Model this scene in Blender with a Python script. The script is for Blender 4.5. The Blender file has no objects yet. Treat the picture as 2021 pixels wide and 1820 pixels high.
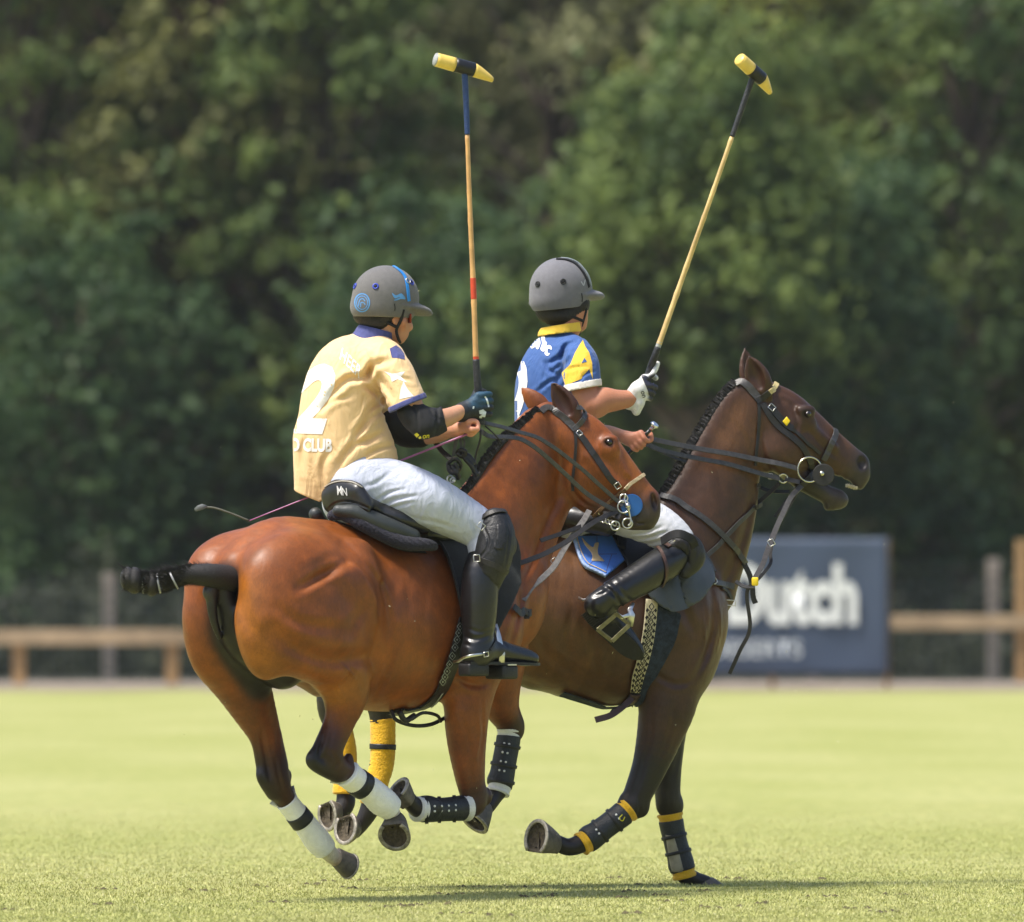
import bpy, bmesh, math, random
import numpy as np
from mathutils import Vector, Matrix
from mathutils.bvhtree import BVHTree
R_ = math.radians
C = bpy.context.scene.collection
SC = bpy.context.scene
random.seed(7); rng = np.random.default_rng(7)

# ------------------------------------------------------------ camera, sky, sun, exposure
DIST = 36.0; EYE = 1.2
PXM = 490.0; CU, CV = 1010.5, 1182.0          # measuring units of the photo: px per metre at DIST, principal column, horizon row
cam_d = bpy.data.cameras.new('camera'); cam = bpy.data.objects.new('camera', cam_d); C.objects.link(cam)
cam.location = (0, -DIST, EYE); cam.rotation_euler = (R_(90), 0, 0)
cam_d.sensor_width = 36; cam_d.lens = 36 * DIST * PXM / 2021.0
cam_d.shift_y = (CV - 910) / 2021.0
cam_d.clip_start = 1; cam_d.clip_end = 3000
cam_d.dof.use_dof = True; cam_d.dof.focus_distance = 36.3
cam_d.dof.aperture_fstop = (cam_d.lens / 1000) / 0.084
SC.camera = cam
SUN_DIR = Vector((-0.40, -0.20, 0.88)).normalized()
w = bpy.data.worlds.new('World'); SC.world = w; w.use_nodes = True
nt = w.node_tree; bg = nt.nodes['Background']
sky = nt.nodes.new('ShaderNodeTexSky'); sky.sky_type = 'NISHITA'; sky.sun_disc = False
sky.sun_elevation = math.asin(SUN_DIR.z); sky.sun_rotation = math.atan2(SUN_DIR.x, SUN_DIR.y)
sky.air_density = 1.0; sky.dust_density = 3.0; sky.ozone_density = 1.0
nt.links.new(sky.outputs[0], bg.inputs[0]); bg.inputs[1].default_value = 0.125
sl = bpy.data.lights.new('sun', 'SUN'); so = bpy.data.objects.new('sun', sl); C.objects.link(so)
sl.energy = 3.4; sl.angle = R_(10.0); sl.color = (1, .955, .88)
so.rotation_euler = SUN_DIR.to_track_quat('Z', 'Y').to_euler(); so.location = (0, 0, 30)
SC.view_settings.view_transform = 'Standard'; SC.view_settings.look = 'None'
SC.view_settings.exposure = 0.70; SC.view_settings.gamma = 1

# ------------------------------------------------------------ helpers
def P(u, v, Y):
    k = (DIST + Y) / DIST / PXM
    return Vector((k * (u - CU), Y, EYE + k * (CV - v)))
class Frame:
    """a horse's own axes: s forward, t to its right, z up"""
    def __init__(s, u0, Y0, th):
        s.Y0 = Y0; s.c = math.cos(th); s.n = math.sin(th)
        s.X0 = (u0 - CU) / PXM * (DIST + Y0) / DIST
        s.f = Vector((s.c, s.n, 0)); s.r = Vector((s.n, -s.c, 0))
    def mir(s, p):
        d = (Vector(p) - Vector((s.X0, s.Y0, 0))).dot(s.r); return Vector(p) - s.r * (2 * d)
    def L(s, a, t, z): return Vector((s.X0 + s.c * a + s.n * t, s.Y0 + s.n * a - s.c * t, z))
    def Q(s, u, v, t):
        a = (u - CU) / PXM / DIST
        q = (a * (DIST + s.Y0 - s.c * t) - s.X0 - s.n * t) / (s.c - a * s.n)
        return P(u, v, s.Y0 + s.n * q - s.c * t)
def nodes(name):
    m = bpy.data.materials.new(name); m.use_nodes = True
    return m, m.node_tree, m.node_tree.nodes['Principled BSDF']
def mat(name, col, rough=.6, var=.15, scale=30, bump=.0, bscale=None, metal=0, attr=False, spec=.5, sheen=0, trans=0, stretch=None, coat=0):
    m, nt, b = nodes(name)
    tc = nt.nodes.new('ShaderNodeTexCoord'); mp = nt.nodes.new('ShaderNodeMapping')
    nt.links.new(tc.outputs['Object'], mp.inputs[0])
    if stretch: mp.inputs['Scale'].default_value = stretch
    n = nt.nodes.new('ShaderNodeTexNoise'); n.inputs['Scale'].default_value = scale; n.inputs['Detail'].default_value = 5
    nt.links.new(mp.outputs[0], n.inputs['Vector'])
    hs = nt.nodes.new('ShaderNodeMixRGB'); hs.blend_type = 'MULTIPLY'; hs.inputs[0].default_value = 1
    r = nt.nodes.new('ShaderNodeMapRange'); r.inputs[1].default_value = .3; r.inputs[2].default_value = .7
    r.inputs[3].default_value = 1 - var; r.inputs[4].default_value = 1 + var
    nt.links.new(n.outputs[0], r.inputs[0])
    if attr:
        a = nt.nodes.new('ShaderNodeAttribute'); a.attribute_name = 'Col'; nt.links.new(a.outputs[0], hs.inputs[1])
    else: hs.inputs[1].default_value = (*col, 1)
    nt.links.new(r.outputs[0], hs.inputs[2]); nt.links.new(hs.outputs[0], b.inputs['Base Color'])
    b.inputs['Roughness'].default_value = rough; b.inputs['Metallic'].default_value = metal
    b.inputs['Specular IOR Level'].default_value = spec
    if sheen: b.inputs['Sheen Weight'].default_value = sheen
    if coat: b.inputs['Coat Weight'].default_value = coat; b.inputs['Coat Roughness'].default_value = .25
    if bump:
        n2 = nt.nodes.new('ShaderNodeTexNoise'); n2.inputs['Scale'].default_value = bscale or scale * 3; n2.inputs['Detail'].default_value = 4
        nt.links.new(mp.outputs[0], n2.inputs['Vector'])
        bp = nt.nodes.new('ShaderNodeBump'); bp.inputs['Strength'].default_value = bump; bp.inputs['Distance'].default_value = .01
        nt.links.new(n2.outputs[0], bp.inputs['Height']); nt.links.new(bp.outputs[0], b.inputs['Normal'])
    return m
def tag(o, label=None, cat=None, group=None, kind=None):
    if label: o['label'] = label
    if cat: o['category'] = cat
    if group: o['group'] = group
    if kind: o['kind'] = kind
    return o
def thing(name, loc, label, cat, group=None):
    o = bpy.data.objects.new(name, None); C.objects.link(o); o.location = loc
    o.empty_display_size = .1
    return tag(o, label, cat, group)
def link(name, me, m=None, parent=None, smooth=True):
    o = bpy.data.objects.new(name, me); C.objects.link(o)
    if m is not None:
        for mm in (m if isinstance(m, (list, tuple)) else [m]): me.materials.append(mm)
    if smooth: me.polygons.foreach_set('use_smooth', [True] * len(me.polygons))
    if parent is not None:
        o.parent = parent
        T = Vector((0, 0, 0)); q = parent
        while q is not None: T += q.location; q = q.parent
        o.matrix_parent_inverse = Matrix.Translation(-T) if parent.type == 'EMPTY' else Matrix.Identity(4)
    return o
def mk(name, vs, fs, m=None, parent=None, smooth=True, cols=None, mi=None):
    me = bpy.data.meshes.new(name)
    me.from_pydata([tuple(map(float, v)) for v in vs], [], fs); me.update()
    if cols is not None:
        a = me.color_attributes.new('Col', 'FLOAT_COLOR', 'POINT')
        c4 = np.ones((len(vs), 4), np.float32); c4[:, :3] = cols; a.data.foreach_set('color', c4.ravel())
    o = link(name, me, m, parent, smooth)
    if mi is not None: me.polygons.foreach_set('material_index', mi)
    return o
def fastmesh(name, v, f, m, parent=None, smooth=False, cols=None):
    """v (n,3), f (m,k) numpy"""
    me = bpy.data.meshes.new(name); k = f.shape[1]
    me.vertices.add(len(v)); me.vertices.foreach_set('co', np.asarray(v, np.float32).ravel())
    me.loops.add(f.size); me.loops.foreach_set('vertex_index', f.astype(np.int32).ravel())
    me.polygons.add(len(f)); me.polygons.foreach_set('loop_start', np.arange(0, f.size, k, dtype=np.int32))
    me.polygons.foreach_set('loop_total', np.full(len(f), k, np.int32))
    me.update(calc_edges=True); me.validate()
    if cols is not None:
        a = me.color_attributes.new('Col', 'FLOAT_COLOR', 'POINT')
        c4 = np.ones((len(v), 4), np.float32); c4[:, :3] = cols; a.data.foreach_set('color', c4.ravel())
    return link(name, me, m, parent, smooth)
def bvh(o): return BVHTree.FromPolygons([v.co.copy() for v in o.data.vertices], [tuple(p.vertices) for p in o.data.polygons])
CAMP = Vector((0, -DIST, EYE))
def on(b, u, v, off=.004, fallback=None):
    """the surface point seen at (u, v) and its normal"""
    d = (P(u, v, 0) - CAMP).normalized()
    h = b.ray_cast(CAMP, d)
    if h[0] is None: return (P(u, v, fallback if fallback is not None else 0), Vector((0, -1, 0)))
    n = h[1]
    if n.dot(d) > 0: n = -n
    return h[0] + n * off, n
def cr(pts, n=6):
    """Catmull-Rom through the rows of pts"""
    p = np.array([list(map(float, q)) for q in pts]); 
    if len(p) < 3: return np.array([p[0] + (p[-1] - p[0]) * i / n for i in range(n + 1)])
    e = np.vstack([2 * p[0] - p[1], p, 2 * p[-1] - p[-2]]); out = []
    for i in range(1, len(e) - 2):
        a, b, c, d = e[i - 1], e[i], e[i + 1], e[i + 2]
        for k in range(n):
            t = k / n
            out.append(.5 * (2 * b + (c - a) * t + (2 * a - 5 * b + 4 * c - d) * t * t + (3 * b - a - 3 * c + d) * t ** 3))
    out.append(p[-1]); return np.array(out)
def sweep(pts, prof, nrm=None, closed=False, caps=True):
    """sweep a list of 2D profiles (or one) along pts; x of the profile = tangent x normal, y = normal"""
    n = len(pts); vs = []; fs = []; m = len(prof[0]) if isinstance(prof[0][0], (list, tuple, np.ndarray)) else len(prof)
    many = isinstance(prof[0][0], (list, tuple, np.ndarray))
    prev = None
    for i in range(n):
        a = Vector(pts[(i - 1) % n if closed else max(i - 1, 0)]); b = Vector(pts[(i + 1) % n if closed else min(i + 1, n - 1)])
        t = (b - a).normalized()
        if nrm is None:
            if prev is None: prev = Vector((0, -1, 0)) if abs(t.y) < .9 else Vector((0, 0, 1))
            nn = prev
        else: nn = Vector(nrm[i]) if isinstance(nrm, list) else Vector(nrm)
        nn = (nn - t * nn.dot(t))
        nn = nn.normalized() if nn.length > 1e-6 else t.orthogonal().normalized()
        prev = nn; s = t.cross(nn)
        for (x, y) in (prof[i] if many else prof): vs.append(Vector(pts[i]) + s * x + nn * y)
    for i in range(n if closed else n - 1):
        for j in range(m):
            a = i * m + j; b = i * m + (j + 1) % m; c = ((i + 1) % n) * m + (j + 1) % m; d = ((i + 1) % n) * m + j
            fs.append((a, b, c, d))
    if caps and not closed: fs.append(tuple(range(m - 1, -1, -1))); fs.append(tuple((n - 1) * m + j for j in range(m)))
    return vs, fs
def rect(w, h, r=.3):
    a, b = w / 2, h / 2; c = min(a, b) * r * 2 * .5
    return [(-a + c, -b), (a - c, -b), (a, -b + c), (a, b - c), (a - c, b), (-a + c, b), (-a, b - c), (-a, -b + c)]
def circ(r, n=10): return [(r * math.cos(2 * math.pi * i / n), r * math.sin(2 * math.pi * i / n)) for i in range(n)]
def strap(name, pts, w, th, m, parent, nrm=None, n=6, closed=False):
    q = cr([tuple(p) for p in pts], n) if not closed else np.array([tuple(p) for p in pts])
    if nrm is not None and isinstance(nrm, list):
        nn = cr([tuple(x) for x in nrm], n); nrm = [Vector(x) for x in nn]
    v, f = sweep(q, rect(w, th), nrm, closed)
    return mk(name, v, f, m, parent, False)
def tubem(name, pts, r, m, parent, n=5, seg=10, closed=False):
    q = cr([tuple(p) + ((r,) if not isinstance(r, list) else (r[i],)) for i, p in enumerate(pts)], n) if not closed else np.array([tuple(p) + (r,) for p in pts])
    v, f = sweep(q[:, :3], [circ(x, seg) for x in q[:, 3]], None, closed)
    return mk(name, v, f, m, parent)
def merge(parts):
    vs = []; fs = []
    for v, f in parts:
        o = len(vs); vs += list(v); fs += [tuple(i + o for i in q) for q in f]
    return vs, fs
def ring(c, r, n, ax, seg=24):
    ax = Vector(ax).normalized(); a = ax.orthogonal().normalized(); b = ax.cross(a)
    return [c + a * r * math.cos(2 * math.pi * i / seg) + b * r * math.sin(2 * math.pi * i / seg) for i in range(seg)]
def boxm(c, sx, sy, sz, ax=None, bev=.0):
    """box as verts, faces; ax = 3 axes"""
    X, Y, Z = ax or (Vector((1, 0, 0)), Vector((0, 1, 0)), Vector((0, 0, 1)))
    c = Vector(c); v = [c + X * sx / 2 * a + Y * sy / 2 * b + Z * sz / 2 * d for a in (-1, 1) for b in (-1, 1) for d in (-1, 1)]
    return v, [(0, 1, 3, 2), (4, 6, 7, 5), (0, 4, 5, 1), (2, 3, 7, 6), (0, 2, 6, 4), (1, 5, 7, 3)]
def bevel(o, w=.004, seg=2):
    b = o.modifiers.new('bevel', 'BEVEL'); b.width = w; b.segments = seg; b.limit_method = 'ANGLE'; return o

# ------------------------------------------------------------ implicit surfaces: everything that is body or cloth
class Field:
    def __init__(s, h=.008): s.h = h; s.prims = []
    def chain(s, pts, k=.03, col=None, n=4, sq=None, sub=False, cuts=()):
        """pts: (Vector, r[, col]); tapered limb through the points; sq=(dir, factor) squashes it"""
        rows = [tuple(p[0]) + (p[1],) + tuple(p[2] if len(p) > 2 else (col or (1, 1, 1))) for p in pts]
        q = cr(rows, n) if len(rows) > 1 else np.array([rows[0], rows[0]])
        q[:, 3] = np.maximum(q[:, 3], .002)
        s.prims.append(dict(t='c', q=q, k=k, sq=sq, sub=sub, cuts=cuts)); return s
    def paint(s, pts, col, soft=.02, wt=8, n=4):
        rows = [tuple(p[0]) + (p[1],) + tuple(col) for p in pts]
        q = cr(rows, n) if len(rows) > 1 else np.array([rows[0], rows[0]])
        s.prims.append(dict(t='c', q=q, k=soft, sq=None, sub=False, cuts=(), paint=wt)); return s
    def ell(s, c, r, ax=None, k=.03, col=(1, 1, 1), sub=False, cuts=()):
        if not hasattr(r, '__len__'): r = (r, r, r)
        if ax is None: ax = (Vector((1, 0, 0)), Vector((0, 1, 0)), Vector((0, 0, 1)))
        ax = [Vector(a).normalized() for a in ax]
        s.prims.append(dict(t='e', c=np.array(c), r=np.array(r, float), ax=np.array([tuple(a) for a in ax]), k=k, col=np.array(col), sub=sub, cuts=cuts)); return s
    def cut(s, p, n):
        """keep the side where (x-p).n < 0"""
        s.prims.append(dict(t='p', p=np.array(p), n=np.array(Vector(n).normalized()), k=0, sub=False)); return s
    @staticmethod
    def seg(x, y, z, a, b, sq):
        d = b[:3] - a[:3]; L = max(float(d @ d), 1e-12)
        px, py, pz = x - a[0], y - a[1], z - a[2]
        t = np.clip((px * d[0] + py * d[1] + pz * d[2]) / L, 0, 1)
        px = px - t * d[0]; py = py - t * d[1]; pz = pz - t * d[2]
        if sq is not None:
            e = sq[0]; m = (px * e[0] + py * e[1] + pz * e[2]) * (1 / sq[1] - 1)
            px = px + m * e[0]; py = py + m * e[1]; pz = pz + m * e[2]
        return np.sqrt(px * px + py * py + pz * pz) - (a[3] + t * (b[3] - a[3])), t
    @staticmethod
    def elv(x, y, z, p):
        X, Y, Z = x - p['c'][0], y - p['c'][1], z - p['c'][2]; A = p['ax']; r = p['r']
        l = [(X * A[i][0] + Y * A[i][1] + Z * A[i][2]) for i in range(3)]
        k0 = np.sqrt(sum((l[i] / r[i]) ** 2 for i in range(3))); k1 = np.sqrt(sum((l[i] / r[i] ** 2) ** 2 for i in range(3)))
        return k0 * (k0 - 1) / np.maximum(k1, 1e-6)
    def build(s, name, m, parent=None, smooth_it=1, disp=None):
        h = s.h; lo = np.full(3, 1e9); hi = -lo
        for p in s.prims:
            if p['sub'] or p['t'] == 'p' or p.get('paint'): continue
            if p['t'] == 'c': a = (p['q'][:, :3] - p['q'][:, 3:4]).min(0); b = (p['q'][:, :3] + p['q'][:, 3:4]).max(0)
            else: a = p['c'] - p['r'].max(); b = p['c'] + p['r'].max()
            lo = np.minimum(lo, a); hi = np.maximum(hi, b)
        lo -= .03 + 3 * h; hi += .03 + 3 * h
        N = np.ceil((hi - lo) / h).astype(int) + 1
        D = np.full(N, .5, np.float32)
        ax = [np.float32(lo[i]) + np.float32(h) * np.arange(N[i], dtype=np.float32) for i in range(3)]
        def box(a, b):
            i0 = np.maximum(np.floor((a - lo) / h).astype(int), 0); i1 = np.minimum(np.ceil((b - lo) / h).astype(int) + 1, N)
            return i0, i1
        def grid(i0, i1): return ax[0][i0[0]:i1[0], None, None], ax[1][None, i0[1]:i1[1], None], ax[2][None, None, i0[2]:i1[2]]
        for p in s.prims:
            if p['t'] == 'p':
                x, y, z = grid((0, 0, 0), N); n = p['n']
                D = np.maximum(D, (x - p['p'][0]) * n[0] + (y - p['p'][1]) * n[1] + (z - p['p'][2]) * n[2]).astype(np.float32); continue
            if p.get('paint'): continue
            mg = p['k'] + 3 * h
            if p['t'] == 'c':
                q = p['q']; i0, i1 = box((q[:, :3] - q[:, 3:4]).min(0) - mg, (q[:, :3] + q[:, 3:4]).max(0) + mg)
                if (i1 <= i0).any(): continue
                T = np.full(i1 - i0, .5, np.float32)
                for a, b in zip(q[:-1], q[1:]):
                    j0, j1 = box(np.minimum(a[:3] - a[3], b[:3] - b[3]) - mg, np.maximum(a[:3] + a[3], b[:3] + b[3]) + mg)
                    j0 = np.maximum(j0, i0); j1 = np.minimum(j1, i1)
                    if (j1 <= j0).any(): continue
                    x, y, z = grid(j0, j1)
                    sl_ = tuple(slice(j0[i] - i0[i], j1[i] - i0[i]) for i in range(3))
                    T[sl_] = np.minimum(T[sl_], s.seg(x, y, z, a, b, p['sq'])[0])
            else:
                i0, i1 = box(p['c'] - p['r'].max() - mg, p['c'] + p['r'].max() + mg)
                if (i1 <= i0).any(): continue
                x, y, z = grid(i0, i1); T = s.elv(x, y, z, p).astype(np.float32)
            x, y, z = grid(i0, i1)
            for (cp, cn) in p['cuts']:
                cn = Vector(cn).normalized(); T = np.maximum(T, (x - cp[0]) * cn[0] + (y - cp[1]) * cn[1] + (z - cp[2]) * cn[2])
            sl_ = tuple(slice(i0[i], i1[i]) for i in range(3)); A = D[sl_]; k = max(p['k'], 1e-4)
            if p['sub']:
                g = np.clip(.5 - .5 * (A + T) / k, 0, 1); D[sl_] = A * (1 - g) - T * g + k * g * (1 - g)
            else:
                g = np.clip(.5 + .5 * (T - A) / k, 0, 1); D[sl_] = T * (1 - g) + A * g - k * g * (1 - g)
        if disp is not None:
            x, y, z = grid((0, 0, 0), N)
            nz = np.abs(D) < .05
            I = np.nonzero(nz); D[nz] += disp(ax[0][I[0]], ax[1][I[1]], ax[2][I[2]]).astype(np.float32)
        # surface nets
        S = D < 0
        c = [(0,0,0),(1,0,0),(0,1,0),(1,1,0),(0,0,1),(1,0,1),(0,1,1),(1,1,1)]
        cnt = np.zeros(N - 1, np.uint8)
        for a in c: cnt += S[a[0]:N[0]-1+a[0], a[1]:N[1]-1+a[1], a[2]:N[2]-1+a[2]]
        I = np.argwhere((cnt > 0) & (cnt < 8)); idx = np.full(N - 1, -1, np.int32); idx[tuple(I.T)] = np.arange(len(I))
        val = np.stack([D[I[:,0]+a[0], I[:,1]+a[1], I[:,2]+a[2]] for a in c], 1)
        acc = np.zeros((len(I), 3)); w_ = np.zeros(len(I)); ca = np.array(c, float)
        for a in range(8):
            for b in range(a + 1, 8):
                if bin(a ^ b).count('1') != 1: continue
                va, vb = val[:, a], val[:, b]; m_ = (va < 0) != (vb < 0)
                t = np.where(m_, va / np.where(m_, va - vb, 1), 0)
                acc += m_[:, None] * (ca[a] + t[:, None] * (ca[b] - ca[a])); w_ += m_
        V = lo + h * (I + acc / w_[:, None])
        F = []
        for d in range(3):
            e, g = (d + 1) % 3, (d + 2) % 3
            n0 = [slice(0, N[i] - 1) if i == d else slice(1, N[i] - 1) for i in range(3)]
            n1 = [slice(1, N[i]) if i == d else slice(1, N[i] - 1) for i in range(3)]
            A = S[tuple(n0)]; B = S[tuple(n1)]; J = np.argwhere(A != B)
            if not len(J): continue
            fl = A[tuple(J.T)]; J = J.copy(); 
            for i in range(3):
                if i != d: J[:, i] += 1
            def at(de, dg):
                K = J.copy(); K[:, e] += de; K[:, g] += dg; return idx[tuple(K.T)]
            Qd = np.stack([at(-1, -1), at(0, -1), at(0, 0), at(-1, 0)], 1)
            Qd[~fl] = Qd[~fl][:, ::-1]; F.append(Qd)
        F = np.vstack(F); F = F[(F >= 0).all(1)]
        for _ in range(smooth_it * 2):
            sm = np.zeros_like(V); cn = np.zeros(len(V))
            for i in range(4):
                a, b = F[:, i], F[:, (i + 1) % 4]
                for j in range(3):
                    sm[:, j] += np.bincount(a, V[b, j], len(V)) + np.bincount(b, V[a, j], len(V))
                cn += np.bincount(a, minlength=len(V)) + np.bincount(b, minlength=len(V))
            lam = .5 if _ % 2 == 0 else -.51
            V = V + lam * (sm / np.maximum(cn, 1)[:, None] - V)
        # colours by nearest shape
        cols = np.zeros((len(V), 3)); W = np.full(len(V), 1e-9); x, y, z = V[:, 0], V[:, 1], V[:, 2]
        for p in s.prims:
            if p['t'] == 'p': continue
            if p['sub']: 
                if p.get('col') is None or (np.asarray(p['col']) == 1).all(): continue
                d = np.abs(s.elv(x, y, z, p)); wt = np.exp(-np.clip(d, 0, 1) / .003) * 6; cols += wt[:, None] * p['col']; W += wt; continue
            if p['t'] == 'e':
                d = s.elv(x, y, z, p); cc = p['col'][None]
            else:
                d = np.full(len(V), 1e3); cc = np.zeros((len(V), 3)); q = p['q']
                a0 = (q[:, :3] - q[:, 3:4]).min(0) - .06; b0 = (q[:, :3] + q[:, 3:4]).max(0) + .06
                mm = np.nonzero(((V > a0) & (V < b0)).all(1))[0]
                if not len(mm): continue
                xx, yy, zz = x[mm], y[mm], z[mm]; dd = np.full(len(mm), 1e3); c2 = np.zeros((len(mm), 3))
                for a, b in zip(q[:-1], q[1:]):
                    e, t = s.seg(xx, yy, zz, a, b, p['sq']); k_ = e < dd; dd[k_] = e[k_]; c2[k_] = (a[4:7] + t[:, None] * (b[4:7] - a[4:7]))[k_]
                d[mm] = dd; cc[mm] = c2
            if p.get('paint'): wt = p['paint'] * np.exp(-np.clip(d, 0, 1) / p['k'] * 5) * 60
            elif p['sub'] : continue
            else: wt = np.exp(-np.clip(d, -.05, 1) / .012)
            cols += wt[:, None] * cc; W += wt
        cols /= W[:, None]
        o = fastmesh(name, V, F[:, ::-1], m, parent, True, cols)
        return o

def creases(lst, Yref):
    """cloth folds / muscle lines: polylines in the photo plane -> displacement along the surface"""
    k = (DIST + Yref) / DIST / PXM; S_ = []
    for pts, wpx, dep in lst:
        q = cr(pts, 3); S_.append((np.stack([k * (q[:, 0] - CU), EYE + k * (CV - q[:, 1])], 1), wpx * k, dep))
    def f(x, y, z):
        out = np.zeros_like(x)
        for q, w_, dep in S_:
            lo = q.min(0) - 3 * w_; hi = q.max(0) + 3 * w_
            mm = np.nonzero((x > lo[0]) & (x < hi[0]) & (z > lo[1]) & (z < hi[1]))[0]
            if not len(mm): continue
            xx, zz = x[mm], z[mm]; d2 = np.full(len(mm), 1e9); tt = np.zeros(len(mm)); n = len(q) - 1
            for i in range(n):
                a, b = q[i], q[i + 1]; e = b - a; t = np.clip(((xx - a[0]) * e[0] + (zz - a[1]) * e[1]) / (e @ e + 1e-12), 0, 1)
                d = (xx - a[0] - t * e[0]) ** 2 + (zz - a[1] - t * e[1]) ** 2; u_ = d < d2; d2[u_] = d[u_]; tt[u_] = ((i + t) / n)[u_]
            fade = np.sin(np.pi * np.clip(tt, .02, .98)) ** .5
            d = d2 / w_ ** 2
            out[mm] += dep * fade * (np.exp(-d) - .45 * np.exp(-(np.sqrt(d) - 1.9) ** 2))
        return out
    return f
# ------------------------------------------------------------ ground: mown turf, dirt strip, far bank
def grass_mat():
    m, nt, b = nodes('turf'); L = nt.links
    tc = nt.nodes.new('ShaderNodeTexCoord')
    def noise(sc, det, mp=None):
        n = nt.nodes.new('ShaderNodeTexNoise'); n.inputs['Scale'].default_value = sc; n.inputs['Detail'].default_value = det
        v = tc.outputs['Object']
        if mp: q = nt.nodes.new('ShaderNodeMapping'); q.inputs['Scale'].default_value = mp; L.new(v, q.inputs[0]); v = q.outputs[0]
        L.new(v, n.inputs['Vector']); return n
    a = noise(.5, 5, (1, .35, 1)); c = noise(9, 4, (1, .5, 1)); d = noise(90, 3)
    r1 = nt.nodes.new('ShaderNodeValToRGB'); r1.color_ramp.elements[0].position = .36; r1.color_ramp.elements[1].position = .66
    r1.color_ramp.elements[0].color = (.305, .325, .112, 1); r1.color_ramp.elements[1].color = (.365, .370, .155, 1)
    r2 = nt.nodes.new('ShaderNodeValToRGB'); r2.color_ramp.elements[0].position = .34; r2.color_ramp.elements[1].position = .72
    r2.color_ramp.elements[0].color = (.84, .88, .78, 1); r2.color_ramp.elements[1].color = (1.12, 1.05, 1.05, 1)
    L.new(a.outputs[0], r1.inputs[0]); L.new(c.outputs[0], r2.inputs[0])
    mx = nt.nodes.new('ShaderNodeMixRGB'); mx.blend_type = 'MULTIPLY'; mx.inputs[0].default_value = 1
    L.new(r1.outputs[0], mx.inputs[1]); L.new(r2.outputs[0], mx.inputs[2]); L.new(mx.outputs[0], b.inputs['Base Color'])
    b.inputs['Roughness'].default_value = .9; b.inputs['Specular IOR Level'].default_value = .15
    bp = nt.nodes.new('ShaderNodeBump'); bp.inputs['Strength'].default_value = .5; bp.inputs['Distance'].default_value = .02
    L.new(d.outputs[0], bp.inputs['Height']); L.new(bp.outputs[0], b.inputs['Normal'])
    return m
TURF = grass_mat()
def sheet(name, x0, x1, y0, y1, z, m, nx=1, ny=1, wob=0):
    vs = []; r = np.random.default_rng(3)
    for j in range(ny + 1):
        for i in range(nx + 1):
            y = y0 + (y1 - y0) * j / ny
            if j == 0 and wob: y += r.normal() * wob
            vs.append((x0 + (x1 - x0) * i / nx, y, z))
    fs = [(j * (nx + 1) + i, j * (nx + 1) + i + 1, (j + 1) * (nx + 1) + i + 1, (j + 1) * (nx + 1) + i) for j in range(ny) for i in range(nx)]
    return tag(mk(name, vs, fs, m), kind='structure')
sheet('ground', -150, 150, -42, 300, 0, TURF)
DIRT = mat('dirt', (.21, .165, .115), .95, .45, 1.2, .4, 20)
sheet('dirt_strip', -80, 80, 80.0, 93, .006, DIRT, 300, 1, .8)
GRAV = mat('gravel', (.42, .37, .31), .95, .25, 3, .4, 30)
sheet('gravel_path', 11.9, 40, 83.5, 92, .012, GRAV, 80, 1, .25)
sheet('gravel_path', -9, 8.0, 86.5, 92, .011, mat('gravel_dull', (.27, .225, .18), .95, .4, 2, .4, 30), 80, 1, .4)
UNDER = mat('woodland_floor', (.030, .034, .020), .95, .5, 1.5, .5, 12)
sheet('woodland_floor', -120, 120, 92.6, 260, .02, UNDER, 200, 1, .5)
# real blades of grass where the lens is sharp
BL = mat('grass_blade', (1, 1, 1), .8, .2, 3, attr=True, spec=.2)
n = 400000; r = np.random.default_rng(11)
y = -3.6 + 21 * r.random(n) ** 1.7; x = (r.random(n) * 2 - 1) * (3.6 + .05 * np.maximum(y, 0))
cl = np.sin(x * 3.1 + y * 1.3) * np.sin(y * 2.3 - x) + .6 * np.sin(x * 11 + 4 * np.sin(y * 5)) * np.sin(y * 7 + x * 2)
h = (.005 + .008 * r.random(n) * (1 + .35 * cl) + .008 * (r.random(n) < .02)) * np.clip(1.15 - y / 17, .15, 1)
wd = .0018 + .0016 * r.random(n); an = r.random(n) * 6.283; ln = r.normal(size=(n, 2)) * .006
b0 = np.stack([x - wd * np.cos(an), y - wd * np.sin(an), np.full(n, -.001)], 1); b1 = np.stack([x + wd * np.cos(an), y + wd * np.sin(an), np.full(n, -.001)], 1)
tp_ = np.stack([x + ln[:, 0], y + ln[:, 1], h], 1)
V = np.stack([b0, b1, tp_], 1).reshape(-1, 3); Fa = np.arange(3 * n).reshape(-1, 3)
g1 = np.array((.33, .35, .105)); g2 = np.array((.49, .48, .21)); q = np.clip(.5 + .22 * cl + .28 * r.normal(size=n), 0, 1)[:, None]
cc = g1 * (1 - q) + g2 * q; cc[r.random(n) < .025] = (.58, .55, .32); cc = np.repeat(cc, 3, 0)
tag(fastmesh('grass', V, Fa, BL, None, False, cc), 'short mown yellow-green grass of the polo field', 'grass', kind='stuff')

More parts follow.
